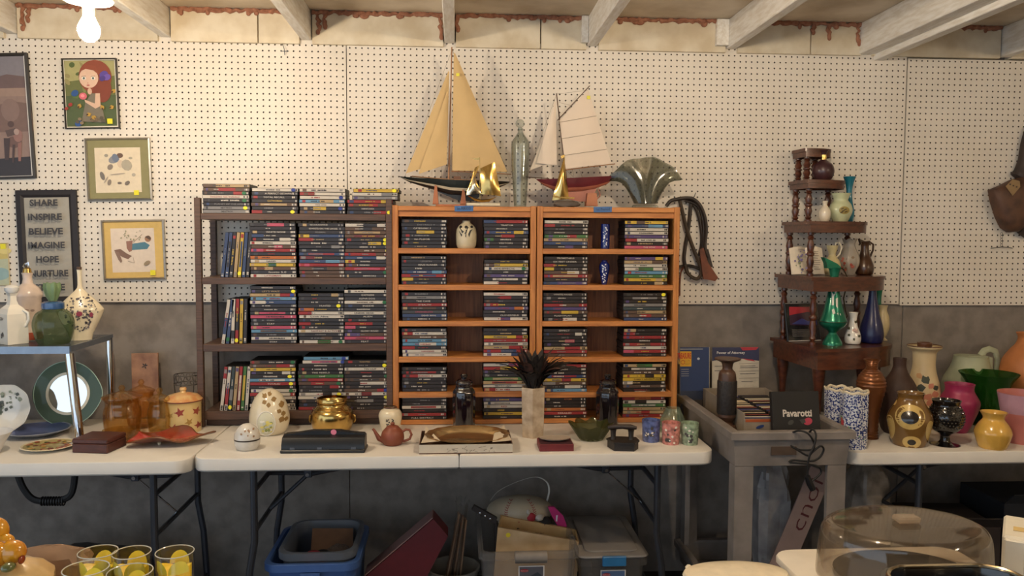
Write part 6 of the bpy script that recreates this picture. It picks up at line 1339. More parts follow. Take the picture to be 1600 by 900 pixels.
MB().tube([M @ Vector((r*math.cos(q*PI/28)*(1+.075*max(0, math.cos(q*PI/28))**14), r*math.sin(q*PI/28), .0155)) for q in range(56)], .0016, 6, closed=True).build('rim_edge', mat('pale_green_edge', (176, 206, 190), .1), t)
MB().lathe([(.58*r, .003), (.665*r, .003), (.665*r, .0075), (.58*r, .0075)], 48, M=M).build('ivory_band', mat('ivory_band', (222, 214, 190), .3), t)
MB().lathe([(0, .002), (.58*r, .002), (.58*r, .006), (0, .0064)], 48, M=M).build('mirror', mat('mirror_silver', (236, 238, 238), .03, 1, var=0), t)
for s in (-1, 1): MB().tube([(s*.045, .02, -.0035), (s*.045, -.03, -.0035), (s*.045, -.03, .012)], .003, 6).build('stand', M_chrome, t)
# flat plates
def flat_plate(name, label, cx, cy, rx, col, rim, Y=None, h=.02, n=48, z0=ZT):
    p = T(cx, cy, z0+.006); k = 1/ppm(p); r = rx*k
    o = MB().lathe([(0, .0005), (.5*r, .0005), (.6*r, .003), (.97*r, h), (r, h+.002), (.97*r, h+.0035), (.62*r, .007), (0, .006)], n).build(name, rim); o.location = (p.x, p.y, z0); tag(o, label, 'plate')
    MB().lathe([(.0003, .0066), (.6*r, .0076), (.92*r, h+.0022)], n).build('glaze', col, o); return o, r, h
flat_plate('blue_plate', 'large dark blue glazed plate lying flat below the glass shelf', 57.5, 676, 49, mat('cobalt_plate_glaze', (86, 100, 150), .3, scale=10, col2=(62, 76, 122), coat=.5), mat('blue_grey_rim', (150, 156, 170), .3))
o, r, h = flat_plate('fruit_plate', 'small plate painted with red and yellow fruit at front of left table', 77, 698, 40, mat('olive_plate_glaze', (176, 160, 106), .25, coat=.4), M_cream_china, h=.012)
rs = random.Random(51)
for _ in range(46):
    an = rs.uniform(0, 6.3); q = math.sqrt(rs.uniform(.02, .85))*r*.9; zz = .0082 if q < .6*r else .0082+(q-.6*r)/(.32*r)*.0075
    MB().lathe([(0, .0022), (rs.uniform(.006, .010), .0006), (0, -.001)], 8, c=(q*math.cos(an), q*math.sin(an), zz)).build('painted_fruit', flat(rs.choice([(150, 64, 44), (196, 150, 60), (86, 98, 52), (206, 176, 130), (116, 52, 40), (176, 110, 60)]), .3), o)
vase('white_bowl', 'white milk-glass bowl cut by the left edge of the view', 'bowl', -22, [(16, 712), (20, 708), (28, 690), (38, 676)], mat('milk_glass', (224, 222, 220), .3, coat=.3), sub=2, n=40)
# brown wooden box
p = T(145, 709, ZT); wb = thing('wooden_box', 'plain dark reddish wooden box on the front of the left table', 'box', (p.x, p.y+.06, ZT), R(-9))
M_rw = mat('reddish_wood', (84, 44, 34), .45, scale=10, dist=(2, 8, 8), col2=(66, 33, 27))
MB().box((-.068, -.058, .0005), (.062, .062, .0335), bev=.003).build('body', M_rw, wb, smooth=0); MB().box((-.068, -.058, .034), (.062, .062, .05), bev=.003).build('lid', M_rw, wb, smooth=0)
# amber glass
M_amb = thin('amber_glass', (238, 192, 116), (176, 110, 42), .04, .08, (200, 140, 60)); M_amb2 = thin('pale_amber_glass', (242, 212, 146), (186, 136, 60), .04, .08, (214, 166, 86))
def amber_jar(cx, prof, yl, lb, m, Y, knob=True):
    v = vase('amber_jar', lb, 'jar', cx, prof, m, Y=Y, th=.0035, n=40, wave=lambda k, a: (.0009*math.cos(10*a), 0))
    k = 1/ppm(v.location); hw, yt = prof[-1]; zq = rel(v, cx, yt).z
    MB().lathe([(0, zq+.0005), (hw*1.06*k, zq+.0008), (hw*1.06*k, zq+.005), (hw*.8*k, zq+5*k), (hw*.3*k, zq+9*k), (3*k, zq+11*k), (5*k, zq+15*k), (3*k, zq+19*k), (0, zq+20*k)], 36).build('lid', m, v); return v
amber_jar(192, [(24, 677), (26, 671), (27.5, 655), (27.5, 640), (25, 632), (25, 626), (28, 621)], 0, 'large amber glass cookie jar behind the little amber bowl', M_amb, -.40)
amber_jar(222, [(18, 664), (21, 658), (22, 640), (21, 625), (18, 618), (19, 612)], 0, 'amber glass jar half hidden behind the large cookie jar', M_amb, -.22)
amber_jar(250.5, [(15, 676), (17, 671), (19, 655), (18, 640), (15.5, 632), (15.5, 628), (17, 625)], 0, 'paler amber glass jar beside the maple leaf canister', M_amb2, -.34)
vase('amber_bowl', 'small pale amber glass bowl in front of the large cookie jar', 'bowl', 187, [(13, 690), (16, 687), (22, 679), (25, 671)], M_amb2, th=.003, n=40, wave=lambda k, a: (.0012*math.cos(10*a), 0))
# marbled plaque
pq = thing('marbled_plaque', 'tan marbled plaque with tiny dark insect leaning on the wall behind amber jars', 'plaque', (W(227, 610, -.06).x, -.062, W(227, 613, -.06).z*0+ZT), 0, rot=(R(-4), R(-1.5), R(-2)))
hz = W(227, 552, -.05).z-ZT; k = 1/ppm(W(227, 580, -.05)); hwz = 20.5*k
MB().box((-hwz, 0, .0008), (hwz, .010, hz), bev=.001).build('board', mat('tan_marbled_card', (172, 128, 96), .5, scale=14, col2=(128, 88, 66), detail=6), pq, smooth=0)
P = Print(-.0005); cz = hz-20*k
for a_ in (0.3, 1.1, 2.2, 3.6, 5.2): P.add(leaf_shape(0, cz, .014, a_, .2), (62, 50, 44))
P.build('insect_motif', pq)
# filigree wire holder
fg = thing('filigree_holder', 'round wire filigree candle holder behind the maple leaf canister', 'holder', (W(297, 640, -.10).x, -.13, ZT)); k = 1/ppm(fg.location); z1, z0 = rel(fg, 297, 585).z, rel(fg, 297, 599).z
M_fil = mat('aged_silver_wire', (112, 104, 96), .4, .8); r_ = 19*k
for z in (z0, z1): MB().tube([(r_*math.cos(a*PI/16), r_*math.sin(a*PI/16), z) for a in range(32)], .002, 6, closed=True).build('ring', M_fil, fg)
for j in range(14):
    a0 = 2*PI*j/14; MB().tube([((r_+.001)*math.cos(a0+.16*math.cos(q*PI/4)), (r_+.001)*math.sin(a0+.16*math.cos(q*PI/4)), (z0+z1)/2+(z1-z0)*.42*math.sin(q*PI/4)) for q in range(8)], .0013, 5, closed=True).build('scroll', M_fil, fg)
for j in range(6): a0 = 2*PI*j/6+.3; MB().tube([(r_*math.cos(a0), r_*math.sin(a0), z0), (r_*.8*math.cos(a0), r_*.8*math.sin(a0), z0*.4), (r_*1.1*math.cos(a0), r_*1.1*math.sin(a0), .001)], .0018, 6).build('leg', M_fil, fg)
# maple leaf canister
M_map = mat('pale_yellow_ceramic', (216, 184, 116), .3, scale=12, col2=(222, 196, 140), coat=.3)
v = vase('leaf_canister', 'cream lidded canister printed with red maple leaves', 'canister', 287.5, [(25, 678), (26, 675), (26.2, 640), (26.6, 628), (28, 625)], M_map, sub=2, open_=False, n=44)
k = 1/ppm(v.location); zq = rel(v, 287.5, 625).z
MB().lathe([(0, zq+.0005), (28.4*k, zq+.0006), (28.6*k, zq+.004), (22*k, zq+8*k), (8*k, zq+12*k), (5*k, zq+12.4*k), (4*k, zq+14*k), (5.4*k, zq+17*k), (4.4*k, zq+20*k), (0, zq+20.4*k)], 40).build('lid', mat('pale_orange_ceramic', (206, 140, 84), .3, scale=30, col2=(220, 190, 130), coat=.3), v)
MB().lathe([(28.5*k, zq-.001), (28.9*k, zq+.001), (28.7*k, zq+.003)], 40).build('rim_line', flat((120, 56, 40)), v)
def maple(cx, cz, s, a): 
    out = []
    for j in range(10): q = a+2*PI*j/10+PI/2; rr = s*(1 if j % 2 == 0 else .42)*(.75 if j in (4, 6) else 1); out.append((cx+rr*math.cos(q), cz+rr*math.sin(q)))
    return out
for x, y, s, an, c_ in ((281, 640, 9, .3, (150, 60, 44)), (306, 640, 8, -.4, (156, 70, 48)), (272, 665, 9, -.3, (150, 60, 44)), (295, 655, 7, .5, (170, 130, 64)), (309, 662, 7, .2, (150, 60, 44)), (297, 672, 7, -.5, (156, 70, 48)), (267, 645, 6, .5, (176, 140, 76)), (284, 670, 5, 0, (186, 150, 84))):
    c = rel(v, x, y); decal(v, [maple(c.x, c.z, s*k, an)], flat(c_), 'maple_leaf')
# red leaf dish
p = T(258, 697, ZT); ld = thing('leaf_dish', 'red and brown glazed leaf-shaped dish with curled edges at right of left table', 'dish', (p.x, p.y+.045, ZT), R(4)); k = 1/ppm(p)
def leaf_surface(off, zoff):
    vs = []; fs = []; n, m = 40, 6
    vs.append((0, 0, .010+zoff))
    for i in range(1, m+1):
        t = i/m
        for j in range(n):
            a_ = 2*PI*j/n; rr = (60*k)*(1+.13*math.cos(3*a_+.5)+.07*math.cos(5*a_))*t-off*t; lift = .008+.021*t**2*(1+.55*math.cos(4*a_+.9))
            vs.append((rr*math.cos(a_), rr*.66*math.sin(a_), max(.004, lift)+zoff))
    for j in range(n): fs.append((0, 1+j, 1+(j+1) % n))
    for i in range(m-1):
        for j in range(n): A_ = 1+i*n; B_ = A_+n; fs.append((A_+j, B_+j, B_+(j+1) % n, A_+(j+1) % n))
    return vs, fs, n
va, fa, n = leaf_surface(0, 0); vb, fb_, _ = leaf_surface(.003, .0035)
MB().add(va, [f[::-1] for f in fa], 1).add(vb, fb_).build('glazed_dish', [mat('red_glaze', (166, 44, 34), .2, scale=9, col2=(112, 56, 36), coat=.6), mat('brown_under_glaze', (112, 60, 38), .3, coat=.3)], ld, smooth=60)
no = len(va); mbk = MB(); rimA = va[-n:]; rimB = vb[-n:]
mbk.tube([((Vector(x)+Vector(y))/2) for x, y in zip(rimA, rimB)], .0032, 6, closed=True); mbk.build('rim', mat('brown_rim_glaze', (112, 66, 38), .25), ld)
for a_ in (.6, 2.4, 4.1): MB().lathe([(0, .0005), (.005, .0005), (.007, .010), (0, .012)], 10, c=(.05*math.cos(a_), .03*math.sin(a_), 0)).build('foot', M_cream_china, ld)

# ================================================================ UNDER THE TABLES
def bin_(name, label, cat, xa, xb, ya, yb_, z0, h, m, taper=.9, lip=.012, r=.05, cat_group=None, liner=None):
    t = thing(name, label, cat, ((xa+xb)/2, (ya+yb_)/2, z0)); hx_, hy_ = (xb-xa)/2, (yb_-ya)/2; mb = MB()
    def ring(s, z, g=0): return [(x, y, z) for x, y in rounded(-hx_*s-g, -hy_*s-g, hx_*s+g, hy_*s+g, r)]
    R_ = [ring(taper*.97, .0005), ring(taper, .008), ring(.985, h-.03), ring(.985, h-.028, lip), ring(.985, h-.002, lip), ring(.985, h, lip-.003), ring(.985, h, -.004), ring(.98, h-.01, -.006), ring(taper, .014, -.006)]
    n = len(R_[0]); vs = [p for q in R_ for p in q]; fs = [tuple(range(n))[::-1]]
    for k in range(len(R_)-1): fs += [(k*n+j, k*n+(j+1) % n, (k+1)*n+(j+1) % n, (k+1)*n+j) for j in range(n)]
    fs.append(tuple(range((len(R_)-1)*n, len(R_)*n))); mb.add(vs, fs).build('bin', m, t, smooth=30); return t
M_bluebin = mat('blue_plastic_bin', (66, 98, 156), .4, var=.08); M_greybin = thin('translucent_grey_bin', (176, 182, 192), (130, 138, 150), .3, .62, (140, 146, 156))
zt_ = .318; xa, xb = W(414, 890, -.60).x, W(556, 890, -.60).x
bt = bin_('blue_storage_tote', 'blue plastic storage tote on the floor under the left end of centre table', 'tote', xa, xb, -.60, -.20, 0, zt_, M_bluebin)
for y_ in (-.2,): MB().box((-.035, y_-.022, zt_-.045), (.035, y_-.0125, zt_-.03)).build('catch', M_bluebin, bt)
xa, xb = W(440, 884, -.52).x, W(553, 880, -.52).x
gt = bin_('grey_dish_tub', 'translucent grey tub sitting crooked inside the blue storage tote', 'tub', xa, xb, -.565, -.215, .14, .205, M_greybin, r=.06)
ck = thing('cardboard_piece', 'scrap of brown cardboard inside the grey tub', 'cardboard', (gt.location.x+.03, -.33, .30), 0, rot=(R(28), R(4), R(8))); MB().box((-.085, -.06, 0), (.075, .06, .004)).build('sheet', mat('brown_cardboard', (130, 96, 72), .8), ck, smooth=0)
rc = thing('red_cloth', 'small red cloth item in the grey tub', 'cloth', (gt.location.x-.03, -.44, .18)); MB().ball((0, 0, .075), (.05, .035, .05), n=14, m=8).build('cloth', mat('red_cloth', (156, 40, 52), .8), rc)
MB().ball((.03, .03, .07), (.05, .04, .045), n=14, m=8).build('dark_lining', mat('dark_cloth', (36, 30, 30), .9), rc)
pb = thing('plastic_bag', 'crumpled clear plastic bag in the grey tub', 'bag', (gt.location.x+.06, -.40, .18))
def crumple(rx, ry, rz, seed, n=22, m=12, amp=.22, p=1):
    def pw(v): return math.copysign(abs(v)**p, v)
    rs = random.Random(seed); ph = [(rs.uniform(0, 6), rs.uniform(2, 7), rs.uniform(2, 7)) for _ in range(5)]; vs = []; fs = []
    for i in range(m+1):
        for j in range(n):
            u, v_ = PI*i/m, 2*PI*j/n; s = 1+amp*sum(math.sin(p0+round(p1)*v_+p2*u) for p0, p1, p2 in ph)/3
            vs.append((rx*s*pw(math.sin(u))*pw(math.cos(v_)), ry*s*pw(math.sin(u))*pw(math.sin(v_)), rz-rz*pw(math.cos(u))*(1+.1*(s-1))))
    for i in range(m):
        for j in range(n): fs.append((i*n+j, i*n+(j+1) % n, (i+1)*n+(j+1) % n, (i+1)*n+j))
    return MB().add(vs, fs)
M_poly = thin('clear_poly_bag', (232, 230, 226), (180, 176, 170), .12, .14, (196, 190, 182))
crumple(.06, .06, .065, 3).build('bag', M_poly, pb, smooth=15)
# dark red flat box leaning
db = thing('dark_red_box', 'flat dark red gift box tipped on its corner under the centre table', 'box', (W(640, 860, -.45).x, -.45, 0))
q = [rel(db, x, y) for x, y in ((677, 811), (700, 838), (630, 925), (575, 912))]
q[2].z = .02; q[3] = rel(db, 571, 901)
MB().prism(q, (0, .10, 0)).build('box', mat('dark_red_card', (96, 24, 30), .5), db, smooth=0)
MB().prism([q[0]+Vector((-.001, .002, .002)), q[3]+Vector((-.001, .002, .002)), q[3]+Vector((-.004, .002, .005)), q[0]+Vector((-.004, .002, .005))], (0, .096, 0)).build('lid_edge', mat('dusty_red_card', (142, 106, 100), .6), db, smooth=0)
# off-white bucket with wrapped slats
bk_ = thing('white_bucket', 'off-white bucket on the floor holding plastic-wrapped slats', 'bucket', (W(708, 890, -.22).x, -.22, 0)); zb_ = rel(bk_, 702, 884).z
MB().lathe([(0, .0005), (.085, .0005), (.088, .004), (.105, zb_-.015), (.111, zb_-.013), (.111, zb_), (.104, zb_), (.086, .008), (0, .008)], 36).build('pail', mat('offwhite_plastic', (176, 164, 146), .5), bk_)
sl = thing('slat_bundle', 'bundle of thin wood slats wrapped in clear plastic standing in the white bucket', 'slats', (bk_.location.x, -.22, .012))
rs = random.Random(77)
for j in range(7):
    top = rel(sl, 716+j*2.2+rs.uniform(-2, 2), 796+rs.uniform(0, 16), -.02+.012*(j % 3)); bot = Vector((-.045+j*.010, -.03+.02*(j % 3), .002)); d = (top-bot); L_ = d.length
    Mx = Matrix.Translation(bot) @ d.to_track_quat('Z', 'Y').to_matrix().to_4x4(); MB().box((-.015, -.003, 0), (.015, .003, L_), M=Mx).build('slat', mat('slat_wood_%d' % (j % 3), [(176, 136, 104), (140, 100, 74), (196, 164, 134)][j % 3], .5), sl, smooth=0)
top = rel(sl, 722, 790); d = top; Mx = Matrix.Translation((0, 0, .01)) @ d.to_track_quat('Z', 'Y').to_matrix().to_4x4()
MB().lathe([(.045, 0), (.045, d.length*.5), (.04, d.length*.85), (.05, d.length), (.058, d.length*1.03)], 18, M=Mx, wave=lambda k, a: (.008*math.sin(5*a+k), .01*math.sin(7*a) if k > 2 else 0), sy=.5).build('plastic_wrap', M_poly, sl, smooth=15)
bl = thing('studded_bar', 'short dark studded wooden bar poking up beside the clear tote', 'bar', (W(756, 806, -.40).x, -.40, W(756, 806, -.40).z), 0)
q = [rel(bl, *p_) for p_ in ((737, 797), (741, 790), (777, 810), (773, 819))]; MB().prism(q, (0, .02, 0)).build('bar', mat('dark_bar', (44, 34, 30), .5), bl, smooth=0)
for x, y in ((750, 802), (758, 806.5), (766, 811)): c = rel(bl, x, y); MB().lathe([(0, -.003), (.004, -.002), (.005, 0), (0, 0)], 8, M=Matrix.Translation(c+Vector((0, -.0002, 0))) @ Matrix.Rotation(R(-90), 4, 'X')).build('stud', M_chrome, bl)
q2 = [rel(bl, 777, 814), Vector((.06, .0, -bl.location.z+.01))]; MB().tube([rel(bl, 775, 814, .01), Vector((.05, .01, -bl.location.z+.002))], .008, 8).build('shaft', mat('dark_bar', (44, 34, 30), .5), bl)
# clear tote with grey handle
M_tote = thin('clear_tote_plastic', (230, 228, 224), (170, 168, 166), .15, .22, (190, 186, 182))
xa, xb = W(752, 865, -.60).x, W(902, 865, -.60).x; zt_ = W(828, 862, -.60).z
c1t = bin_('clear_tote', 'clear plastic tote with grey handle holding a wooden tray under the centre table', 'tote', xa, xb, -.60, -.12, 0, zt_, M_tote, r=.03)
hx_ = (xb-xa)/2; yf_ = -.24
MB().tube([(-.055, yf_-.020, zt_-.012), (.062, yf_-.020, zt_-.012)], .022, 16).build('grey_handle', mat('grey_handle_plastic', (128, 120, 112), .5), c1t)
def tote_label(t, x, z, yf, kcol, blot):
    P = Print(yf-.0015); P.add(rect(x-.048, z-.05, x+.048, z+.03), (222, 216, 208)); P.add(rect(x-.044, z-.05, x+.044, z+.026), kcol); P.add([(x-.002, z-.008), (x+.022, z+.006), (x+.040, z-.008), (x+.016, z-.024)], blot); P.add(ell(x-.026, z+.012, .016, .006, 18), (178, 44, 50)); o = P.build('paper_label', t)
    lettering('brand_lettering', 'Rubbermaid', (226, 214, 208), .025, .004, t, Matrix.Translation((x-.026, P.y-.0006, z+.012)), bold=.01)
tote_label(c1t, .008, zt_-.085, yf_+.006, (104, 100, 104), (66, 70, 76))
wt = thing('wooden_tray', 'pale wooden tray tilted in the clear tote with round yellow sticker', 'tray', (W(838, 860, -.46).x, -.46, 0.02))
M_pine = mat('pale_pine', (206, 172, 118), .6, scale=10, col2=(184, 148, 98))
q = [rel(wt, *p_, 0) for p_ in ((778, 824), (904, 846), (899, 900), (766, 900))]; q[2].z = q[3].z = .0
MB().prism(q, (0, .012, 0)).build('front_panel', mat('whitewashed_pine', (208, 178, 136), .7, scale=12, col2=(190, 156, 112)), wt, smooth=0)
q = [rel(wt, *p_, .10) for p_ in ((782, 806), (899, 828), (899, 846), (782, 824))]; q[2].z -= .10; q[3].z -= .10
MB().prism(q, (0, .012, 0)).build('back_panel', M_pine, wt, smooth=0)
for xs_ in ((778, 824, 782, 806), (902, 846, 898, 828)):
    a_, b_ = rel(wt, xs_[0], xs_[1], .0125), rel(wt, xs_[2], xs_[3], .0995); MB().prism([a_, b_, b_-Vector((0, 0, .12)), a_-Vector((0, 0, .12))], (.006, 0, 0)).build('side_panel', M_pine, wt, smooth=0)
P = Print(-.0006); c = rel(wt, 794, 836); P.add(ell(c.x, c.z, .009, .009, 16), (228, 204, 40)); P.build('price_sticker', wt)
P = Print(.0992); c = rel(wt, 843, 829, .10); rs = random.Random(3)
for _ in range(9): P.line([(c.x+rs.uniform(-.018, .018), c.z-.01+rs.uniform(-.004, .004)), (c.x+rs.uniform(-.018, .018), c.z-.01+rs.uniform(-.004, .004))], .0012, (92, 66, 42))
P.build('stamp_mark', wt)
# baseball bag
bg_ = thing('baseball_bag', 'cream baseball-shaped bag with red stitching and white strap', 'bag', (W(812, 810, -.28).x, -.28, W(812, 818, -.28).z))
k = 1/ppm(bg_.location); M_ball = mat('cream_vinyl', (176, 162, 138), .45, scale=8, col2=(160, 146, 122))
MB().ball((0, 0, .055), (52*k, .075, .062), n=30, m=18).build('body', M_ball, bg_)
def on_ball(x, z): rx, ry, rz = 52*k, .075, .062; d = 1-(x/rx)**2-((z-.055)/rz)**2; return Vector((x, -ry*math.sqrt(max(d, 0))-.0008, z))
for s, x0 in ((-1, -20*k), (1, 18*k)):
    for j in range(13):
        z = .015+.092*j/12; x = x0+s*(-.008+.022*((j-6)/6)**2)*-1; a_ = on_ball(x-.006, z+.003); m_ = on_ball(x, z-.001); b_ = on_ball(x+.006, z+.003); MB().tube([a_, m_, b_], .0014, 5).build('stitch', mat('red_thread', (148, 46, 50), .7), bg_)
MB().tube(smooth_path([rel(bg_, x, y, .01) for x, y in ((766, 782), (778, 768), (800, 756), (826, 747), (842, 746), (855, 754), (858, 768), (854, 784))]), [.0018+.004*min(1, max(0, (j-15)/10)) for j in range(36)], 8, flat_=(1, .5)).build('strap', mat('white_strap', (206, 200, 188), .5), bg_)
MB().box((-.03, -.05, -bg_.location.z+.0005), (.12, .09, -.002)).build('stuffing', mat('dark_cloth', (36, 30, 30), .9), bg_) if False else None
sup = thing('storage_carton', 'dark carton hidden behind the clear tote holding up the baseball bag', 'box', (bg_.location.x, -.02-.12+.04, 0)); sup.location.y = -.17 if False else -.055; bpy.data.objects.remove(sup)
pk = thing('pink_visor', 'bright pink plastic visor stuffed in the clear tote', 'visor', (W(868, 805, -.34).x, -.34, W(868, 830, -.34).z))
q = [rel(pk, *p_) for p_ in ((856, 792), (866, 792), (880, 806), (886, 822), (884, 832), (874, 826), (862, 806))]; MB().prism(q, (0, .012, 0)).build('band', mat('hot_pink_plastic', (188, 44, 112), .35), pk, smooth=30)
P = Print(-.0006); P.add([(rel(pk, x, y).x, rel(pk, x, y).z) for x, y in ((869, 805), (871.5, 805), (870.5, 815), (868.5, 814))], (216, 208, 214)); P.build('white_mark', pk)
rd_ = thing('red_garment', 'red and black folded garment in the clear tote behind the wooden tray', 'garment', (W(826, 812, -.33).x, -.33, W(826, 826, -.33).z))
for (x, y, rx, ry, m_, nm) in ((812, 812, 12, 7, mat('red_cloth', (156, 40, 52), .8), 'red_fold'), (829, 806, 9, 10, mat('red_cloth', (156, 40, 52), .8), 'red_fold'), (825, 798, 5, 5, mat('cream_cloth', (196, 186, 172), .8), 'cream_fold'), (842, 807, 8, 6, mat('cream_cloth', (196, 186, 172), .8), 'cream_fold'), (852, 814, 10, 7, mat('dark_cloth', (36, 30, 30), .9), 'black_fold'), (812, 822, 20, 9, mat('dark_cloth', (36, 30, 30), .9), 'black_fold')):
    c = rel(rd_, x, y); crumple(rx*k, .03, ry*k, int(x), 14, 8, .15).build(nm, m_, rd_, loc=c-Vector((0, 0, ry*k)), smooth=60)
# second tote with blue latch
xa, xb = W(908, 880, -.56).x, W(1008, 880, -.56).x; zt_ = W(958, 872, -.56).z
M_tote2 = thin('clouded_tote_plastic', (214, 210, 204), (160, 156, 152), .2, .30, (160, 154, 148))
t2 = bin_('lidded_tote', 'lidded clear tote with blue latch beneath the right end of centre table', 'tote', xa, xb, -.56, -.14, 0, zt_, M_tote2, r=.025)
hx_ = (xb-xa)/2; mb = MB(); top_slab(rounded(-hx_-.014, -.224, hx_+.014, .224, .03), zt_+.0006, zt_+.014).build('lid', mat('grey_lid_plastic', (150, 142, 134), .45, var=.06), t2)
top_slab(rounded(-hx_+.02, -.19, hx_-.02, .19, .03), zt_+.0142, zt_+.022).build('lid_panel', mat('grey_lid_plastic', (150, 142, 134), .45), t2)
MB().box((-.045, -.238, zt_-.022), (.045, -.2245, zt_+.016), bev=.003).build('latch', mat('blue_latch', (46, 116, 168), .4), t2)
tote_label(t2, .0, zt_-.075, -.21, (84, 112, 152), (196, 160, 130))
for j, (c_, s_) in enumerate((((166, 92, 84), -1), ((196, 176, 140), 1), ((120, 96, 80), 0))):
    o = crumple(.045, .12, .05, 60+j, 14, 8, .15).build('bundled_cloth', mat('tote_cloth_%d' % j, c_, .8)); o.location = (t2.location.x+s_*.05*1.5, -.36, .02+.0*j+(.0 if s_ else .10)); tag(o, '%s cloth bundle inside the lidded tote with blue latch' % ['dusty red', 'pale tan', 'brown'][j], 'cloth')
# board with red handwriting and bagged bundle under the cart
bx_ = W(1240, 855, -.50).x-.095
bd = thing('handwritten_board', 'pinkish cardboard with red handwriting leaning under the grey cart', 'board', (bx_, -.50, .1095), 0, rot=(R(-4), R(23), R(-4)))
MB().box((-.045, 0, .018), (.045, .006, .53)).build('card', mat('pinkish_card', (160, 136, 128), .7, scale=14), bd, smooth=0)
lettering('handwriting', 'cnoi', (92, 34, 38), .21, .05, bd, Matrix.Translation((0, -.0012, .385)) @ Matrix.Rotation(R(-90), 4, 'Y'), bold=-.012)
wp = thing('wrapped_bundle', 'white bundle in cloudy plastic beside the handwritten board under the cart', 'bundle', (1.725, -.34, .1095)); crumple(.065, .07, .25, 5, 26, 16, .2, .6).build('bundle', mat('cloudy_white_plastic', (176, 170, 166), .35, scale=14, col2=(140, 134, 132)), wp, smooth=20)
wp2 = thing('wrapped_bundle', 'cloudy plastic bag of pale goods under the right table beside the cart leg', 'bundle', (W(1354, 770, -.36).x, -.36, .0005)); crumple(.075, .08, .30, 9, 26, 16, .2, .6).build('bundle', mat('cloudy_tan_plastic', (166, 152, 136), .35, scale=12, col2=(112, 100, 88)), wp2, smooth=20)
for j, (x, y, z, w_, d_, h_, c_, lb) in enumerate(((2.47, -.33, 0, .15, .15, .36, (54, 44, 40), 'dark brown carton under the right table left of centre'), (2.80, -.3, 0, .15, .15, .44, (38, 40, 46), 'charcoal crate under the right table'), (3.14, -.36, 0, .16, .14, .30, (70, 48, 34), 'rust brown carton under right end of right table'))):
    t = thing('storage_carton', lb, 'box', (x, y, z), R(4*j-5)); m_ = mat('carton_%d' % j, c_, .8)
    MB().box((-w_, -d_, .0005), (w_, d_, h_), bev=.003).build('carton', m_, t, smooth=0); MB().prism([(-w_, -d_+.002, h_+.0005), (w_, -d_+.002, h_+.0005), (w_*.97, -d_-.05, h_+.05), (-w_*.97, -d_-.05, h_+.05)], (0, .003, .003)).build('flap', m_, t, smooth=0)
dh = thing('black_bag_heap', 'heap of black bags on the floor under the left table', 'bag', (-.98, -.38, .0005)); crumple(.34, .2, .155, 12, 26, 12, .12).build('bag', mat('black_bag', (26, 25, 28), .5), dh, smooth=40)
rb_ = thing('ribbed_strap', 'dark ribbed strap hanging in a loop below the left table', 'strap', (W(70, 745, -.55).x, -.55, ZT-.05))
pts = smooth_path([rel(rb_, x, y) for x, y in ((26, 736), (36, 762), (52, 780), (75, 783), (100, 780), (113, 768), (118, 736))]); pts[0].z = pts[-1].z = -.001
MB().tube(pts, .012, 8, flat_=(1, 1)).build('strap', M_blackrub, rb_)
for j in range(9):
    c = rel(rb_, 66+j*4.2, 783-.3*(j-4)*0); MB().tube([(c.x, .0145*math.cos(a*PI/5), c.z+.0145*math.sin(a*PI/5)) for a in range(10)], .003, 5, closed=True).build('rib', M_blackrub, rb_)

# ================================================================ NEARER TABLES
YN = -1.93
M_tum = thin('tumbler_glass', (250, 250, 248), (222, 222, 216), .02); M_juice = mat('lemon_yellow_fill', (250, 216, 10), .4, scale=30, col2=(240, 190, 6))
M_lem = mat('lemon_slice', (238, 224, 70), .4, scale=40, col2=(246, 226, 84))
for x, y, hw, dY, lb in ((153, 862, 29.5, 0, 'rear left lemon-printed tumbler on the nearer table'), (205.5, 863, 29, 0, 'rear middle lemon-printed tumbler on the nearer table'), (273, 862, 29, 0, 'rear right lemon-printed tumbler on the nearer table'), (134, 888, 34, -.125, 'front left lemon-printed tumbler on the nearer table'), (203, 893, 34, -.125, 'front right lemon-printed tumbler on the nearer table')):
    Y_ = YN+dY; c = W(x, y, Y_); r = hw/ppm(c); h = c.z-ZN
    v = MB().lathe([(0, .0005), (r*.86, .0005), (r*.9, .004), (r, h-.001), (r-.0006, h), (r-.0018, h-.001), (r*.9-.003, .008), (0, .008)], 40).build('lemon_tumbler', M_tum); v.location = (c.x, Y_, ZN); tag(v, lb, 'tumbler', None)
    MB().lathe([(0, .0085), (r*.9-.0045, .0086), (r*.955-.004, h*.77), (r*.95-.004, h*.785), (0, h*.77)], 28, wave=lambda k, a: (0, .006*math.cos(2*a) if k in (2, 3) else 0)).build('yellow_fill', M_juice, v)
    MB().tube([((r-.001)*math.cos(q*PI/24), (r-.001)*math.sin(q*PI/24), h) for q in range(48)], .0011, 6, closed=True).build('rim', mat('bright_glass_rim', (206, 204, 190), .12, coat=.6), v)
    for a0 in (-PI/2-.75, -PI/2+.55, PI/2):
        ps = [(0, h*.80)]+[(.023*math.cos(q*PI/10), h*.76+.026*math.sin(q*PI/10)) for q in range(11)]
        vs = []
        for x_, z_q in ps: aa = a0+x_/r; rr = r*.985-.0028; vs.append((rr*math.cos(aa), rr*math.sin(aa), z_q))
        vs[0] = ((r*.985-.0028)*math.cos(a0), (r*.985-.0028)*math.sin(a0), h*.76)
        MB().add(vs, [(0, j, j+1) for j in range(1, 11)]).build('lemon_slice', M_lem, v)
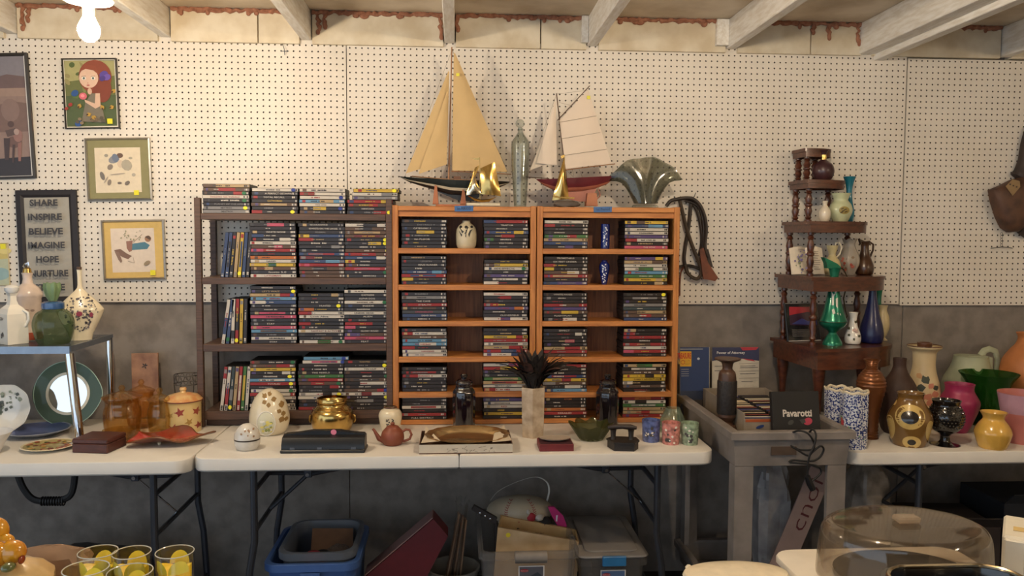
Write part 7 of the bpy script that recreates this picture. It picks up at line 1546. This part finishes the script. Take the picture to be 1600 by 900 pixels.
# fruit jar at the corner
fj = thing('fruit_jar', 'cream ceramic jar heaped with glossy yellow fruit at bottom left corner', 'jar', (W(12, 900, -1.98).x, -1.98, ZN)); k = 1/ppm(W(12, 860, -1.98))
zq = rel(fj, 12, 888).z
MB().lathe([(0, .0005), (.06, .0005), (.085, .03), (.082, zq-.02), (.062, zq), (.03, zq+.012), (0, zq+.014)], 32, c=(-.004, 0, 0), wave=lambda i, a: (.003*math.cos(8*a), 0)).build('jar', mat('cream_basket_glaze', (206, 172, 116), .3, coat=.4), fj)
M_yf = mat('yellow_fruit_glaze', (218, 156, 30), .18, scale=14, col2=(196, 122, 24), coat=.7)
for x, y, rx, ry, dy in ((-6, 830, 19, 22, .01), (20, 862, 20, 18, -.012), (-6, 866, 18, 20, -.02), (8, 846, 14, 12, .0)): c = rel(fj, x, y, dy); MB().ball(c, (rx*k, rx*k*.9, ry*k), n=20, m=14).build('yellow_fruit', M_yf, fj)
c = rel(fj, 13, 886, -.045); MB().ball(c, (10*k, .015, 7*k), n=14, m=10).build('green_leaf', mat('olive_green_glaze', (92, 96, 52), .2, coat=.6), fj); c = rel(fj, 34, 874, -.02); MB().ball(c, (4*k, .01, 7*k), n=12, m=8).build('red_berry', mat('brick_red_glaze', (140, 56, 24), .2), fj)
# tan bag behind
tb = thing('tan_bag', 'slumped tan paper bag behind the lemon tumblers', 'bag', (W(85, 890, -1.80).x, -1.81, ZN+.0005)); crumple(.10, .055, .058, 33, 22, 12, .16).build('bag', mat('tan_kraft', (138, 106, 78), .7, scale=10, col2=(112, 84, 60)), tb, smooth=25)
# cake carrier
Yc = -1.84; c = W(1412, 872, Yc); k = 1/ppm(c); zt2 = W(1412, 817, Yc).z-ZN
cc = thing('cake_carrier', 'oval cake carrier with clear smoky dome on white base at lower right', 'cake carrier', (c.x, Yc, ZN))
top_slab(rounded(-.235, -.19, .215, .168, .05), .0005, .022).build('base', mat('white_plastic_base', (222, 214, 200), .4, var=.04), cc)
M_dome = thin('clear_dome_plastic', (214, 204, 190), (150, 138, 124), .05, .07, (190, 170, 144))
a_, b_ = .187, .145
prof = [(1.0, .0225), (1.0, .04), (.985, zt2*.55), (.965, zt2*.80), (.925, zt2*.93), (.86, zt2*.985), (.78, zt2), (.4, zt2+.003), (0, zt2+.004)]
full = smooth_prof(prof[:-1], 3)+[(0, zt2+.004)]
MB().lathe(full+[(max(r-.02, 0), z-.003) for r, z in full[::-1]], 56, M=Matrix.Diagonal((a_, b_, 1, 1))).build('dome', M_dome, cc)
MB().box((-.026, -.022, zt2+.0045), (.026, .010, zt2+.018), bev=.004).build('handle', thin('clear_handle', (226, 210, 190), None, .1, .35, (206, 186, 160)), cc)
MB().lathe([(0, .0226), (.135, .0226), (.148, .030), (.15, .034), (.12, .028), (0, .027)], 40, sy=.8).build('black_plate', mat('black_plate', (32, 28, 27), .25, coat=.4), cc)
# dark pan with a bright rim in front
c = W(1512, 905, -2.20); pn_ = thing('dark_pan', 'dark oblong pan with bright metal rim at bottom right corner', 'pan', (c.x, -2.20, ZN)); zq = W(1500, 884, -2.11).z-ZN
ro = rounded(-.125, -.11, .125, .09, .06); mb = MB(); n = len(ro)
R_ = [[(x*.85, y*.85, .0005) for x, y in ro], [(x, y, zq-.01) for x, y in ro], [(x*1.05, y*1.05, zq) for x, y in ro], [(x*.93, y*.93, zq) for x, y in ro], [(x*.88, y*.88, zq-.02) for x, y in ro], [(x*.8, y*.8, .006) for x, y in ro]]
vs = [p_ for q_ in R_ for p_ in q_]; fs = [tuple(range(n))[::-1]]
for k_ in range(5): fs += [(k_*n+j, k_*n+(j+1) % n, (k_+1)*n+(j+1) % n, (k_+1)*n+j) for j in range(n)]
fs.append(tuple(range(5*n, 6*n))); mb.add(vs, fs).build('pan', mat('black_enamel', (24, 21, 20), .2, coat=.6), pn_)
MB().tube([(x*.955, y*.955, zq+.002) for x, y in ro], .0045, 8, closed=True).build('metal_rim', mat('warm_chrome', (206, 190, 160), .15, 1), pn_)
# white appliance
c = W(1566, 836, -1.86); ap = thing('white_appliance', 'boxy white kitchen appliance cut by the right edge behind the cake carrier', 'appliance', (c.x, -1.86, ZN), R(-36)); h = W(1566, 836, -1.86).z-ZN
M_app = mat('white_appliance_plastic', (222, 216, 200), .4, var=.04)
MB().box((0, 0, .0005), (.26, .16, h), bev=.005).build('body', M_app, ap, smooth=0); MB().box((.004, -.012, .01), (.044, -.0005, h-.004), bev=.003).build('front_panel', M_app, ap, smooth=0); MB().box((.047, -.014, .01), (.22, -.0005, h-.004), bev=.003).build('door', M_app, ap, smooth=0)
MB().box((.02, .045, h+.0003), (.06, .075, h+.001)).build('old_tape', mat('yellowed_tape', (206, 178, 116), .5), ap, smooth=0); MB().box((.1, .02, h+.0003), (.24, .14, h+.006), bev=.002).build('lid', mat('grey_appliance_lid', (96, 84, 72), .4), ap, smooth=0)
# cream dishes
for (x, yt, rx, Y_, nm, lb, lift) in ((1150, 888, 84, -1.90, 'cream_dish', 'large cream serving dish rim at bottom edge near the cart', 0), (1122, 882.5, 44, -1.80, 'cream_platter', 'smaller cream dish lid behind the large cream dish', 0)):
    c = W(x, yt, Y_); r = rx/ppm(c); h = c.z-ZN
    o = MB().lathe([(0, .0005), (r*.6, .0005), (r*.7, .006), (r*.97, h-.022), (r, h-.014), (r*.97, h-.008), (r*.6, h-.001), (0, h)], 48, sy=.55).build(nm, mat('cream_ironstone', (226, 212, 184), .25, coat=.4)); o.location = (c.x, Y_, ZN); tag(o, lb, 'dish')
kn = MB().lathe([(0, 0), (.006, .001), (.008, .008), (.004, .013), (0, .014)], 14).build('knob', mat('cream_ironstone', (226, 212, 184), .25), o); kn.location = (-.066, -.0, h-.012)
